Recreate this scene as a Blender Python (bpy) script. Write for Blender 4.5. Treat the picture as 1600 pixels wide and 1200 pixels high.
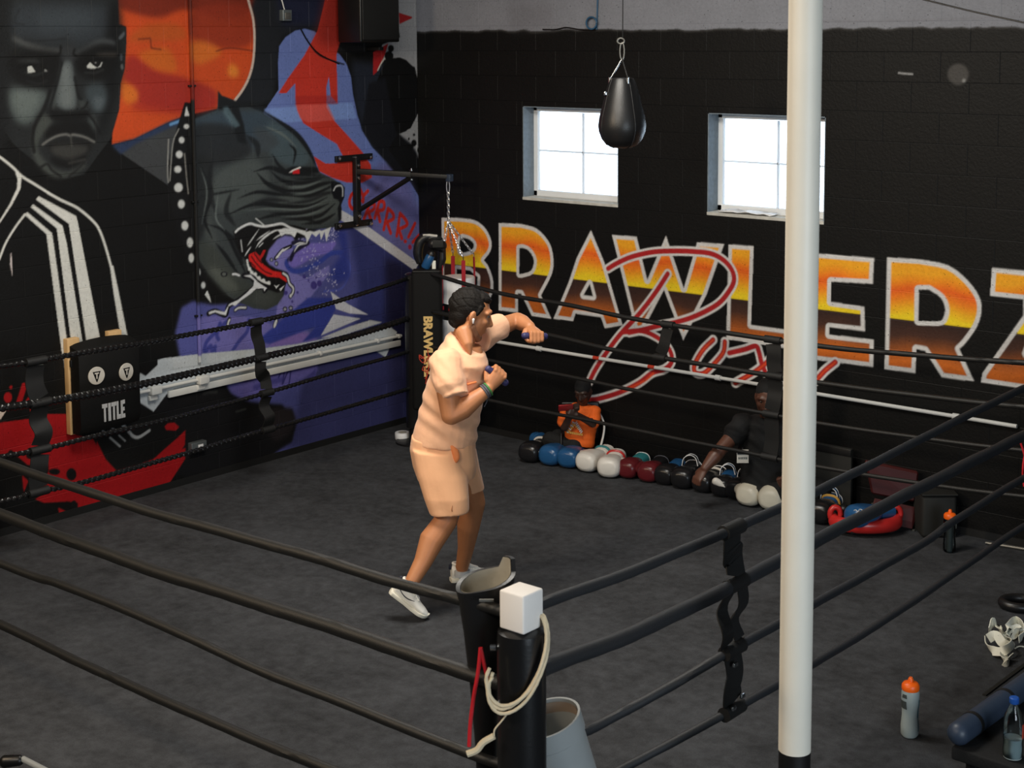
import bpy, bmesh, math, random
import numpy as np
from mathutils import Vector, Matrix
random.seed(7)
for _o in list(bpy.data.objects):
    bpy.data.objects.remove(_o)
SC = bpy.context.scene
COL = SC.collection

# ------------------------------------------------------------------ camera
F_PX, CX, CY = 2393.967, 800.0, 314.805
RC = np.array([[0.76515417, 0.64382284, -0.00558876],
               [0.06493632, -0.08580406, -0.99419361],
               [-0.6405641, 0.76034848, -0.10746082]])
CAM = np.array([9.02701829, -9.47071284, 3.3])
cam_data = bpy.data.cameras.new('camera')
cam = bpy.data.objects.new('camera', cam_data)
COL.objects.link(cam)
r_, u_, b_ = RC[0], -RC[1], -RC[2]
cam.matrix_world = Matrix(((r_[0], u_[0], b_[0], CAM[0]), (r_[1], u_[1], b_[1], CAM[1]),
                           (r_[2], u_[2], b_[2], CAM[2]), (0, 0, 0, 1)))
cam_data.sensor_width = 36.0
cam_data.lens = F_PX * 36.0 / 1600.0
cam_data.shift_y = -(600.0 - CY) / 1600.0
cam_data.clip_end = 100
cam_data.dof.use_dof = True
cam_data.dof.focus_distance = 8.9
cam_data.dof.aperture_fstop = 6.5
SC.camera = cam

# ------------------------------------------------------------------ light and exposure
SC.view_settings.view_transform = 'Standard'
SC.view_settings.look = 'None'
SC.view_settings.exposure = 0.0
SC.view_settings.gamma = 1.0
SC.view_settings.use_curve_mapping = False
W = bpy.data.worlds.new('world')
SC.world = W
W.use_nodes = True
_bg = W.node_tree.nodes['Background']
_bg.inputs[0].default_value = (0.74, 0.88, 1.0, 1)
_bg.inputs[1].default_value = 4.0


def area(name, loc, target, sx, sy, power, color):
    d = bpy.data.lights.new(name, 'AREA')
    d.shape = 'RECTANGLE'
    d.size, d.size_y, d.energy, d.color = sx, sy, power, color
    o = bpy.data.objects.new(name, d)
    COL.objects.link(o)
    o.location = loc
    o.rotation_euler = (Vector(target) - Vector(loc)).to_track_quat('-Z', 'Y').to_euler()
    return o


area('ceiling_lamp', (3.7, -3.7, 4.66), (3.5, -3.2, 0.0), 2.0, 1.2, 175, (1.0, 0.95, 0.86))
area('front_lamp', (5.4, -9.4, 4.5), (4.6, -2.5, 1.4), 1.8, 1.0, 135, (1.0, 0.92, 0.80))
area('side_lamp', (2.2, -8.6, 4.2), (3.0, -3.2, 1.1), 0.8, 0.7, 120, (1.0, 0.78, 0.54))
area('right_daylight', (11.6, -7.2, 1.9), (5.6, -4.6, 1.4), 2.4, 2.4, 220, (0.78, 0.90, 1.0))  # cool area light added for daylight from the right; no door is built


# ------------------------------------------------------------------ projection helpers (photo pixel -> place)
def ray(x, y):
    return RC.T @ np.array([(x - CX) / F_PX, (y - CY) / F_PX, 1.0])


def pl(x, y, ax, v):
    d = ray(x, y)
    return CAM + d * ((v - CAM[ax]) / d[ax])


UH = np.array([0.76478, 0.64429, 0.0])       # to the right as the camera looks
DH = np.array([-0.64429, 0.76478, 0.0])      # away from the camera, level
ZH = np.array([0.0, 0.0, 1.0])


def J(x, y, D):
    """point seen at pixel (x, y) whose level distance coordinate along DH is D"""
    d = ray(x, y)
    return CAM + d * ((D - CAM @ DH) / (d @ DH))


def DD(p):
    return float(np.asarray(p) @ DH)


# ------------------------------------------------------------------ materials
def lin(c):
    c = np.asarray(c, float) / 255.0
    return np.where(c <= 0.04045, c / 12.92, ((c + 0.055) / 1.055) ** 2.4)


def mat(name, rgb, rough=0.6, var=0.15, scale=25.0, bump=0.08, bscale=None, metal=0.0, spec=0.5, sheen=0.0, stretch=None):
    m = bpy.data.materials.new(name)
    m.use_nodes = True
    nt = m.node_tree
    n, l = nt.nodes, nt.links
    p = n['Principled BSDF']
    p.inputs['Roughness'].default_value = rough
    p.inputs['Metallic'].default_value = metal
    p.inputs['Specular IOR Level'].default_value = spec
    if sheen:
        p.inputs['Sheen Weight'].default_value = sheen
    c = lin(rgb)
    tc = n.new('ShaderNodeTexCoord')
    src = tc.outputs['Object']
    if stretch:
        mp = n.new('ShaderNodeMapping')
        mp.inputs['Scale'].default_value = stretch
        l.new(src, mp.inputs['Vector'])
        src = mp.outputs[0]
    no = n.new('ShaderNodeTexNoise')
    no.inputs['Scale'].default_value = scale
    no.inputs['Detail'].default_value = 5
    l.new(src, no.inputs['Vector'])
    mx = n.new('ShaderNodeMix')
    mx.data_type = 'RGBA'
    mx.inputs[6].default_value = (*np.clip(c * (1 - var), 0, 1), 1)
    mx.inputs[7].default_value = (*np.clip(c * (1 + var), 0, 1), 1)
    l.new(no.outputs['Fac'], mx.inputs[0])
    l.new(mx.outputs[2], p.inputs['Base Color'])
    if bump:
        n2 = n.new('ShaderNodeTexNoise')
        n2.inputs['Scale'].default_value = bscale or scale * 6
        n2.inputs['Detail'].default_value = 4
        l.new(src, n2.inputs['Vector'])
        bp = n.new('ShaderNodeBump')
        bp.inputs['Strength'].default_value = bump
        bp.inputs['Distance'].default_value = 0.01
        l.new(n2.outputs['Fac'], bp.inputs['Height'])
        l.new(bp.outputs[0], p.inputs['Normal'])
    return m


def paint_mat(name, rough=0.55):
    """masonry paint: the colour painted on each block is stored on its vertices"""
    m = bpy.data.materials.new(name)
    m.use_nodes = True
    nt = m.node_tree
    n, l = nt.nodes, nt.links
    p = n['Principled BSDF']
    p.inputs['Roughness'].default_value = rough
    p.inputs['Specular IOR Level'].default_value = 0.2
    at = n.new('ShaderNodeAttribute')
    at.attribute_name = 'paint'
    geo = n.new('ShaderNodeNewGeometry')
    no = n.new('ShaderNodeTexNoise')
    no.inputs['Scale'].default_value = 60
    no.inputs['Detail'].default_value = 6
    l.new(geo.outputs['Position'], no.inputs['Vector'])
    big = n.new('ShaderNodeTexNoise')
    big.inputs['Scale'].default_value = 3.0
    big.inputs['Detail'].default_value = 4
    l.new(geo.outputs['Position'], big.inputs['Vector'])
    ad = n.new('ShaderNodeMath')
    ad.operation = 'ADD'
    l.new(no.outputs['Fac'], ad.inputs[0])
    l.new(big.outputs['Fac'], ad.inputs[1])
    mr = n.new('ShaderNodeMapRange')
    mr.inputs['From Min'].default_value = 0.65
    mr.inputs['From Max'].default_value = 1.35
    mr.inputs['To Min'].default_value = 0.86
    mr.inputs['To Max'].default_value = 1.10
    l.new(ad.outputs[0], mr.inputs['Value'])
    vm = n.new('ShaderNodeVectorMath')
    vm.operation = 'SCALE'
    l.new(at.outputs['Color'], vm.inputs[0])
    l.new(mr.outputs[0], vm.inputs['Scale'])
    # pits of the blockwork where paint did not reach
    vo = n.new('ShaderNodeTexNoise')
    vo.inputs['Scale'].default_value = 75
    vo.inputs['Detail'].default_value = 2
    l.new(geo.outputs['Position'], vo.inputs['Vector'])
    pr = n.new('ShaderNodeMapRange')
    pr.inputs['From Min'].default_value = 0.27
    pr.inputs['From Max'].default_value = 0.32
    pr.inputs['To Min'].default_value = 0.35
    pr.inputs['To Max'].default_value = 1.0
    l.new(vo.outputs['Fac'], pr.inputs['Value'])
    v2 = n.new('ShaderNodeVectorMath')
    v2.operation = 'SCALE'
    l.new(vm.outputs[0], v2.inputs[0])
    l.new(pr.outputs[0], v2.inputs['Scale'])
    l.new(v2.outputs[0], p.inputs['Base Color'])
    bp = n.new('ShaderNodeBump')
    bp.inputs['Strength'].default_value = 0.35
    bp.inputs['Distance'].default_value = 0.006
    l.new(no.outputs['Fac'], bp.inputs['Height'])
    l.new(bp.outputs[0], p.inputs['Normal'])
    return m


M = {}
M['paint'] = paint_mat('block_paint')
M['black_wall'] = mat('black_wall', (14, 14, 14), 0.7, 0.2, 4, 0.1)
M['grey_wall'] = mat('grey_wall', (120, 120, 120), 0.8)
M['ceiling'] = mat('ceiling', (90, 90, 92), 0.9)


def floor_mat():
    m = mat('black_carpet', (58, 57, 56), 0.9, 0.2, 3.0, 0.0, spec=0.2)
    nt = m.node_tree
    n, l = nt.nodes, nt.links
    p = n['Principled BSDF']
    tc = n.new('ShaderNodeTexCoord')
    a = n.new('ShaderNodeTexNoise'); a.inputs['Scale'].default_value = 2.2; a.inputs['Detail'].default_value = 8; a.inputs['Roughness'].default_value = 0.7
    b = n.new('ShaderNodeTexNoise'); b.inputs['Scale'].default_value = 14; b.inputs['Detail'].default_value = 6; b.inputs['Roughness'].default_value = 0.7
    c = n.new('ShaderNodeTexNoise'); c.inputs['Scale'].default_value = 160; c.inputs['Detail'].default_value = 3
    for q in (a, b, c):
        l.new(tc.outputs['Object'], q.inputs['Vector'])
    s1 = n.new('ShaderNodeMath'); s1.operation = 'ADD'
    l.new(a.outputs['Fac'], s1.inputs[0]); l.new(b.outputs['Fac'], s1.inputs[1])
    s2 = n.new('ShaderNodeMath'); s2.operation = 'MULTIPLY_ADD'; s2.inputs[1].default_value = 0.5
    l.new(c.outputs['Fac'], s2.inputs[0]); l.new(s1.outputs[0], s2.inputs[2])
    mr = n.new('ShaderNodeMapRange')
    mr.inputs['From Min'].default_value = 0.9; mr.inputs['From Max'].default_value = 1.65
    mr.inputs['To Min'].default_value = 0.0; mr.inputs['To Max'].default_value = 1.0
    l.new(s2.outputs[0], mr.inputs['Value'])
    cr = n.new('ShaderNodeValToRGB')
    cr.color_ramp.elements[0].color = (*lin((36, 37, 39)), 1)
    cr.color_ramp.elements[1].color = (*lin((75, 77, 81)), 1)
    l.new(mr.outputs[0], cr.inputs[0])
    for lk in list(p.inputs['Base Color'].links):
        l.remove(lk)
    l.new(cr.outputs[0], p.inputs['Base Color'])
    bp = n.new('ShaderNodeBump'); bp.inputs['Strength'].default_value = 0.4; bp.inputs['Distance'].default_value = 0.01
    l.new(c.outputs['Fac'], bp.inputs['Height'])
    l.new(bp.outputs[0], p.inputs['Normal'])
    return m


M['floor'] = floor_mat()
M['black_leather'] = mat('black_leather', (22, 22, 23), 0.38, 0.1, 30, 0.08)
M['black_vinyl'] = mat('black_vinyl', (20, 20, 21), 0.3, 0.1, 12, 0.05)
M['pad_black'] = mat('pad_black', (12, 12, 12), 0.75, 0.12, 20, 0.12, spec=0.25)
M['rope_black'] = mat('rope_black', (18, 18, 17), 0.55, 0.15, 40, 0.15)
M['rope_shiny'] = mat('rope_shiny', (22, 22, 23), 0.25, 0.15, 40, 0.08)
M['rope_grey'] = mat('rope_grey', (32, 34, 38), 0.6, 0.15, 30, 0.15)
M['strap'] = mat('strap_webbing', (17, 17, 17), 0.6, 0.15, 60, 0.2, stretch=(1, 1, 6))
M['black_steel'] = mat('black_steel', (11, 11, 12), 0.5, 0.1, 15, 0.05)
M['steel'] = mat('bright_steel', (190, 195, 200), 0.25, 0.05, 20, 0.02, metal=1.0)
M['chain'] = mat('chain_steel', (205, 208, 212), 0.3, 0.08, 20, 0.0, metal=0.85)
M['white_paint'] = mat('cream_paint', (232, 226, 212), 0.45, 0.05, 9, 0.06, bscale=40)
M['cap_white'] = mat('cap_white', (236, 230, 224), 0.6, 0.04, 12, 0.05)
M['conduit'] = mat('conduit_white', (214, 214, 210), 0.5, 0.06, 14, 0.06)
M['window_white'] = mat('window_white', (225, 228, 230), 0.5, 0.06, 12, 0.05)
M['reveal'] = mat('reveal_grey', (120, 132, 142), 0.8, 0.35, 30, 0.3)
M['sill'] = mat('sill_dusty', (190, 188, 180), 0.8, 0.3, 18, 0.2)
M['wood'] = mat('pine_wood', (214, 176, 124), 0.65, 0.14, 10, 0.05, stretch=(6, 6, 0.8))
M['white_cloth'] = mat('white_cloth', (240, 240, 226), 0.85, 0.08, 20, 0.15)
M['emblem'] = mat('emblem_white', (205, 200, 190), 0.4, 0.08, 30, 0.02)
M['print_grey'] = mat('print_grey', (190, 190, 190), 0.5, 0.15, 60, 0.02)
M['skin'] = mat('tan_skin', (192, 128, 86), 0.5, 0.12, 14, 0.06)
M['dark_skin'] = mat('dark_brown_skin', (92, 58, 44), 0.45, 0.12, 14, 0.05)
M['deep_skin'] = mat('deep_brown_skin', (54, 36, 29), 0.5, 0.12, 14, 0.05)
M['eye_white'] = mat('eye_white', (150, 140, 130), 0.4)
M['hair'] = mat('dark_hair', (20, 16, 13), 0.7, 0.25, 60, 0.5, bscale=140, spec=0.25)
M['stubble'] = mat('stubble', (158, 108, 78), 0.6, 0.15, 60, 0.1)
M['peach'] = mat('peach_cloth', (250, 192, 152), 0.8, 0.06, 5, 0.45, bscale=16, sheen=0.2)
M['peach_short'] = mat('peach_shorts', (249, 188, 142), 0.8, 0.04, 6, 0.3, bscale=14, sheen=0.2)
M['peach_dark'] = mat('peach_pocket', (236, 140, 84), 0.8, 0.1, 20, 0.1)
M['sneaker'] = mat('sneaker_white', (238, 236, 228), 0.55, 0.04, 20, 0.06)
M['sole'] = mat('sole_white', (228, 224, 208), 0.6, 0.05, 20, 0.05)
M['navy'] = mat('navy_trim', (34, 38, 54), 0.5)
M['sock'] = mat('grey_sock', (200, 204, 206), 0.9, 0.08, 60, 0.2)
M['purple_rubber'] = mat('purple_rubber', (52, 50, 96), 0.5, 0.1, 30, 0.1)
M['bracelet_green'] = mat('bracelet_green', (70, 130, 70), 0.6, 0.4, 120, 0.2)
M['bracelet_grey'] = mat('bracelet_grey', (86, 88, 98), 0.6, 0.3, 120, 0.2)
M['orange_cloth'] = mat('orange_cloth', (238, 104, 26), 0.8, 0.08, 14, 0.2)
M['black_cloth'] = mat('black_cloth', (10, 10, 11), 0.85, 0.15, 14, 0.25)
M['red_phone'] = mat('red_phone', (150, 28, 30), 0.4)
M['white_plastic'] = mat('white_plastic', (232, 232, 232), 0.35, 0.04, 15, 0.02)
M['black_plastic'] = mat('black_plastic', (12, 12, 12), 0.4, 0.1, 20, 0.03)
M['glove_black'] = mat('glove_black', (26, 26, 28), 0.28, 0.1, 20, 0.06)
M['glove_blue'] = mat('glove_blue', (34, 82, 128), 0.28, 0.12, 20, 0.06)
M['glove_white'] = mat('glove_white', (228, 224, 216), 0.35, 0.05, 20, 0.06)
M['glove_cream'] = mat('glove_cream', (218, 210, 190), 0.38, 0.07, 20, 0.06)
M['glove_maroon'] = mat('glove_maroon', (98, 28, 34), 0.3, 0.12, 20, 0.06)
M['glove_red'] = mat('glove_red', (186, 40, 38), 0.3, 0.1, 20, 0.06)
M['teal'] = mat('teal_cuff', (44, 124, 130), 0.5)
M['gold'] = mat('gold_trim', (196, 150, 70), 0.4)
M['red_vinyl'] = mat('red_vinyl', (66, 18, 17), 0.5, 0.15, 8, 0.05)
M['dark_olive'] = mat('dark_olive', (27, 27, 24), 0.7, 0.15, 6, 0.05)
M['dull_metal'] = mat('dull_metal', (120, 118, 112), 0.45, 0.1, 15, 0.05, metal=0.7)
M['orange_cap'] = mat('orange_cap', (250, 104, 20), 0.4, 0.05, 20, 0.02)
M['bottle_grey'] = mat('bottle_frost', (160, 172, 172), 0.4, 0.06, 12, 0.03)
M['bottle_dark'] = mat('bottle_print_dark', (70, 76, 74), 0.5)
M['bottle_teal'] = mat('bottle_print_teal', (66, 112, 124), 0.5)
M['blue_cap'] = mat('blue_cap', (30, 84, 170), 0.4)
M['pad_blue'] = mat('pad_slate', (48, 60, 78), 0.45, 0.15, 8, 0.06)
M['red_cord'] = mat('red_cord', (196, 30, 40), 0.5, 0.1, 60, 0.1)
M['cream_rope'] = mat('cream_rope', (212, 196, 166), 0.85, 0.12, 60, 0.3)
M['bin_grey'] = mat('bin_grey', (150, 154, 154), 0.45, 0.08, 8, 0.04)
M['bin_inside'] = mat('bin_inside', (150, 132, 116), 0.7, 0.1, 8, 0.04)
M['pad_lining'] = mat('pad_lining', (150, 144, 130), 0.8, 0.2, 20, 0.1)
M['bag_white'] = mat('bag_white', (224, 226, 230), 0.35, 0.05, 10, 0.03)
M['bag_red'] = mat('bag_red', (170, 28, 40), 0.45, 0.12, 18, 0.05)
M['gold_print'] = mat('gold_print', (226, 190, 120), 0.5, 0.2, 80, 0.02)
M['red_print'] = mat('red_print', (196, 62, 40), 0.5, 0.1, 60, 0.02)
M['blue_cable'] = mat('blue_cable', (40, 84, 116), 0.5)
M['steel_box'] = mat('steel_box', (120, 128, 130), 0.4, 0.1, 20, 0.03, metal=0.6)


def glass_mat(name, tint, rough=0.02):
    m = bpy.data.materials.new(name)
    m.use_nodes = True
    nt = m.node_tree
    n, l = nt.nodes, nt.links
    for q in list(n):
        if q.type == 'BSDF_PRINCIPLED':
            n.remove(q)
    out = n['Material Output']
    t = n.new('ShaderNodeBsdfTransparent')
    t.inputs[0].default_value = (*tint, 1)
    g = n.new('ShaderNodeBsdfGlossy')
    g.inputs['Roughness'].default_value = rough
    fr = n.new('ShaderNodeFresnel')
    fr.inputs[0].default_value = 1.45
    no = n.new('ShaderNodeTexNoise')
    no.inputs['Scale'].default_value = 30
    bp = n.new('ShaderNodeBump')
    bp.inputs['Strength'].default_value = 0.02
    l.new(no.outputs[0], bp.inputs['Height'])
    l.new(bp.outputs[0], g.inputs['Normal'])
    mx = n.new('ShaderNodeMixShader')
    l.new(fr.outputs[0], mx.inputs[0])
    l.new(t.outputs[0], mx.inputs[1])
    l.new(g.outputs[0], mx.inputs[2])
    l.new(mx.outputs[0], out.inputs[0])
    return m


M['pane'] = glass_mat('window_glass', (0.95, 0.97, 1.0))
M['clear_plastic'] = glass_mat('clear_plastic', (0.72, 0.78, 0.80), 0.08)


# translucency added so the white sash bars glow pale against the bright panes
def sash_mat():
    m = mat('sash_white', (232, 234, 236), 0.5, 0.04, 12, 0.03)
    n, l = m.node_tree.nodes, m.node_tree.links
    t = n.new('ShaderNodeBsdfTranslucent')
    t.inputs[0].default_value = (0.8, 0.82, 0.84, 1)
    mx = n.new('ShaderNodeMixShader')
    mx.inputs[0].default_value = 0.45
    l.new(n['Principled BSDF'].outputs[0], mx.inputs[1])
    l.new(t.outputs[0], mx.inputs[2])
    l.new(mx.outputs[0], n['Material Output'].inputs[0])
    return m


M['sash'] = sash_mat()


# ------------------------------------------------------------------ scene graph helpers
def tag(o, label=None, cat=None, group=None, kind=None):
    if label: o['label'] = label
    if cat: o['category'] = cat
    if group: o['group'] = group
    if kind: o['kind'] = kind
    return o


def thing(name, base, label, cat, group=None, kind=None):
    o = bpy.data.objects.new(name, None)
    o.empty_display_size = 0.1
    COL.objects.link(o)
    o.location = Vector(base)
    o['base'] = [float(v) for v in base]
    return tag(o, label, cat, group, kind)


def base_of(o):
    while o.parent:
        o = o.parent
    return np.array(o.get('base', [0, 0, 0]), float)


def link_mesh(name, me, parent=None, material=None):
    o = bpy.data.objects.new(name, me)
    COL.objects.link(o)
    if parent is not None:
        o.parent = parent
    if material is not None:
        me.materials.clear()
        me.materials.append(material)
    return o


def norm(v):
    v = np.asarray(v, float)
    return v / (np.linalg.norm(v) + 1e-12)


def spline(pts, per=6, closed=False):
    P = np.asarray(pts, float)
    n = len(P)
    if n < 3:
        t = np.linspace(0, 1, per + 1)[:, None]
        return P[0] * (1 - t) + P[-1] * t
    out = []
    rng = n if closed else n - 1
    for i in range(rng):
        if closed:
            p0, p1, p2, p3 = P[(i - 1) % n], P[i], P[(i + 1) % n], P[(i + 2) % n]
        else:
            p1, p2 = P[i], P[i + 1]
            p0 = P[i - 1] if i else 2 * p1 - p2
            p3 = P[i + 2] if i + 2 < n else 2 * p2 - p1
        for k in range(per):
            t = k / per
            out.append(0.5 * (2 * p1 + (p2 - p0) * t + (2 * p0 - 5 * p1 + 4 * p2 - p3) * t * t + (3 * p1 - p0 - 3 * p2 + p3) * t ** 3))
    if not closed:
        out.append(P[-1])
    return np.array(out)


class MB:
    def __init__(self):
        self.v, self.f = [], []

    def add(self, verts, faces):
        b = len(self.v)
        self.v.extend([tuple(map(float, q)) for q in verts])
        self.f.extend([tuple(b + i for i in q) for q in faces])
        return self

    def box(self, c, size, X=(1, 0, 0), Y=(0, 1, 0), Z=(0, 0, 1), bev=0.0):
        c = np.asarray(c, float)
        X, Y, Z = norm(X), norm(Y), norm(Z)
        h = np.asarray(size, float) / 2
        if bev <= 0:
            vs = [c + X * h[0] * a + Y * h[1] * b + Z * h[2] * d for d in (-1, 1) for b in (-1, 1) for a in (-1, 1)]
            return self.add(vs, [(0, 2, 3, 1), (4, 5, 7, 6), (0, 1, 5, 4), (2, 6, 7, 3), (0, 4, 6, 2), (1, 3, 7, 5)])
        bm = bmesh.new()
        bmesh.ops.create_cube(bm, size=1)
        for v in bm.verts:
            v.co = Vector((v.co.x * size[0], v.co.y * size[1], v.co.z * size[2]))
        bmesh.ops.bevel(bm, geom=bm.edges[:], offset=min(bev, min(size) * 0.49), segments=3, profile=0.5, affect='EDGES')
        bm.verts.index_update()
        vs = [c + X * v.co.x + Y * v.co.y + Z * v.co.z for v in bm.verts]
        fs = [[v.index for v in f.verts] for f in bm.faces]
        bm.free()
        return self.add(vs, fs)

    def rings(self, rings, closed_ring=True, cap0=True, cap1=True, wrap=False):
        n = len(rings[0])
        b = len(self.v)
        for r in rings:
            self.v.extend([tuple(map(float, q)) for q in r])
        m = len(rings)
        seg = n if closed_ring else n - 1
        for i in range(m if wrap else m - 1):
            a, c = b + i * n, b + ((i + 1) % m) * n
            for k in range(seg):
                k2 = (k + 1) % n
                self.f.append((a + k, a + k2, c + k2, c + k))
        if closed_ring and not wrap:
            if cap0: self.f.append(tuple(b + k for k in range(n - 1, -1, -1)))
            if cap1: self.f.append(tuple(b + (m - 1) * n + k for k in range(n)))
        return self

    def tube(self, path, rad, seg=10, caps=True, flat=None, fn=None, closed=False, up=None):
        P = np.asarray(path, float)
        m = len(P)
        rad = np.broadcast_to(np.asarray(rad, float), (m,)) if np.ndim(rad) == 0 else np.interp(np.linspace(0, 1, m), np.linspace(0, 1, len(rad)), rad)
        T = np.zeros_like(P)
        if closed:
            T = np.roll(P, -1, 0) - np.roll(P, 1, 0)
        else:
            T[1:-1] = P[2:] - P[:-2]
            T[0], T[-1] = P[1] - P[0], P[-1] - P[-2]
        T = np.array([norm(t) for t in T])
        ref = np.asarray(up, float) if up is not None else (ZH if abs(T[0][2]) < 0.9 else np.array([1.0, 0, 0]))
        N = norm(ref - T[0] * (ref @ T[0]))
        rings = []
        s = 0.0
        for i in range(m):
            N = norm(N - T[i] * (N @ T[i]))
            B = np.cross(T[i], N)
            if i: s += np.linalg.norm(P[i] - P[i - 1])
            ring = []
            for k in range(seg):
                a = 2 * math.pi * k / seg
                r = rad[i] * (fn(a, s) if fn else 1.0)
                fy = flat if flat else 1.0
                ring.append(P[i] + N * math.cos(a) * r + B * math.sin(a) * r * fy)
            rings.append(ring)
        return self.rings(rings, True, caps, caps, wrap=closed)

    def limb(self, path, rad, seg=14, flat=None, up=None):
        """tube with domed ends"""
        P = np.asarray(path, float)
        rad = list(rad) if len(rad) == len(P) else list(np.interp(np.linspace(0, 1, len(P)), np.linspace(0, 1, len(rad)), rad))
        d0, d1 = norm(P[0] - P[1]), norm(P[-1] - P[-2])
        pts, rs = [], []
        for a in (80, 50, 22):
            pts.append(P[0] + d0 * rad[0] * math.sin(math.radians(a)) * 0.9); rs.append(rad[0] * math.cos(math.radians(a)))
        pts += list(P); rs += rad
        for a in (22, 50, 80):
            pts.append(P[-1] + d1 * rad[-1] * math.sin(math.radians(a)) * 0.9); rs.append(rad[-1] * math.cos(math.radians(a)))
        P = np.array(pts)
        T = np.zeros_like(P)
        T[1:-1] = P[2:] - P[:-2]; T[0], T[-1] = P[1] - P[0], P[-1] - P[-2]
        ref = np.asarray(up, float) if up is not None else (ZH if abs(norm(T[0])[2]) < 0.9 else np.array([1.0, 0, 0]))
        N = norm(ref - norm(T[0]) * (ref @ norm(T[0])))
        rings = []
        for i in range(len(P)):
            t = norm(T[i])
            N = norm(N - t * (N @ t)); B = np.cross(t, N)
            rings.append([P[i] + (N * math.cos(2 * math.pi * k / seg) + B * math.sin(2 * math.pi * k / seg) * (flat or 1)) * rs[i] for k in range(seg)])
        return self.rings(rings)

    def ell(self, c, r, X=(1, 0, 0), Y=(0, 1, 0), Z=(0, 0, 1), nu=18, nv=12):
        c = np.asarray(c, float); X, Y, Z = norm(X), norm(Y), norm(Z)
        rings = []
        for i in range(nv + 1):
            ph = -math.pi / 2 + math.pi * (i * 0.96 / nv + 0.02)
            rings.append([c + X * r[0] * math.cos(ph) * math.cos(2 * math.pi * k / nu) + Y * r[1] * math.cos(ph) * math.sin(2 * math.pi * k / nu) + Z * r[2] * math.sin(ph) for k in range(nu)])
        return self.rings(rings)

    def lathe(self, prof, c=(0, 0, 0), seg=24, X=(1, 0, 0), Y=(0, 1, 0), Z=(0, 0, 1), caps=True):
        c = np.asarray(c, float); X, Y, Z = norm(X), norm(Y), norm(Z)
        return self.rings([[c + (X * math.cos(2 * math.pi * k / seg) + Y * math.sin(2 * math.pi * k / seg)) * r + Z * z for k in range(seg)] for r, z in prof], True, caps, caps)

    def ribbon(self, path, width, thick, wdir):
        """flat strap: path points, width direction(s)"""
        P = np.asarray(path, float)
        m = len(P)
        T = np.zeros_like(P)
        T[1:-1] = P[2:] - P[:-2]; T[0], T[-1] = P[1] - P[0], P[-1] - P[-2]
        rings = []
        for i in range(m):
            t = norm(T[i]); w = np.asarray(wdir[i] if np.ndim(wdir) == 2 else wdir, float)
            w = norm(w - t * (w @ t)); nn = np.cross(t, w)
            wi = width[i] if np.ndim(width) else width
            rings.append([P[i] + w * wi / 2 + nn * thick / 2, P[i] - w * wi / 2 + nn * thick / 2, P[i] - w * wi / 2 - nn * thick / 2, P[i] + w * wi / 2 - nn * thick / 2])
        return self.rings(rings)

    def prism(self, pts, o, A, B, N, th):
        """polygon pts (a, b) in plane o + a*A + b*B extruded by th along N"""
        o, A, B, N = (np.asarray(q, float) for q in (o, A, B, N))
        n = len(pts)
        v = [o + A * a + B * b for a, b in pts] + [o + A * a + B * b + N * th for a, b in pts]
        f = [tuple(range(n - 1, -1, -1)), tuple(range(n, 2 * n))] + [(i, (i + 1) % n, n + (i + 1) % n, n + i) for i in range(n)]
        return self.add(v, f)

    def build(self, name, material, parent=None, smooth=True, label=None, fix=True):
        o0 = base_of(parent) if parent is not None else np.zeros(3)
        me = bpy.data.meshes.new(name)
        vs = [(x - o0[0], y - o0[1], z - o0[2]) for x, y, z in self.v]
        me.from_pydata(vs, [], self.f)
        if fix:
            bm = bmesh.new(); bm.from_mesh(me)
            bmesh.ops.recalc_face_normals(bm, faces=bm.faces)
            bm.to_mesh(me); bm.free()
        if smooth:
            me.shade_smooth()
            try:
                me.set_sharp_from_angle(angle=math.radians(38))
            except Exception:
                pass
        o = link_mesh(name, me, parent, material)
        if label: o['label'] = label
        return o

    def single(self, name, material, base, label, cat, group=None, smooth=True):
        """a thing made of one mesh"""
        o0 = np.asarray(base, float)
        self.v = [(x - o0[0], y - o0[1], z - o0[2]) for x, y, z in self.v]
        o = self.build(name, material, None, smooth)
        o.location = Vector(o0)
        o['base'] = [float(q) for q in o0]
        return tag(o, label, cat, group)

    def remesh(self, name, material, parent, voxel=0.006, smooth=6, disp=None, label=None):
        """merge all closed pieces into one continuous skin"""
        o0 = base_of(parent) if parent is not None else np.zeros(3)
        me = bpy.data.meshes.new(name + '_raw')
        me.from_pydata(self.v, [], self.f)
        bm = bmesh.new(); bm.from_mesh(me)
        bmesh.ops.recalc_face_normals(bm, faces=bm.faces)
        bm.to_mesh(me); bm.free()
        ob = bpy.data.objects.new(name + '_raw', me)
        COL.objects.link(ob)
        r = ob.modifiers.new('r', 'REMESH'); r.mode = 'VOXEL'; r.voxel_size = voxel
        if smooth:
            s = ob.modifiers.new('s', 'SMOOTH'); s.iterations = smooth; s.factor = 0.5
        dg = bpy.context.evaluated_depsgraph_get()
        ev = ob.evaluated_get(dg)
        nm = bpy.data.meshes.new_from_object(ev)
        bpy.data.objects.remove(ob); bpy.data.meshes.remove(me)
        nm.name = name
        n = len(nm.vertices)
        co = np.zeros(n * 3); nm.vertices.foreach_get('co', co); co = co.reshape(-1, 3)
        if disp is not None:
            nr = np.zeros(n * 3); nm.vertex_normals.foreach_get('vector', nr); nr = nr.reshape(-1, 3)
            co = co + nr * disp(co)[:, None]
        co = co - o0
        nm.vertices.foreach_set('co', co.astype(np.float32).ravel())
        nm.update()
        nm.shade_smooth()
        o = link_mesh(name, nm, parent, material)
        if label: o['label'] = label
        return o


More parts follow.
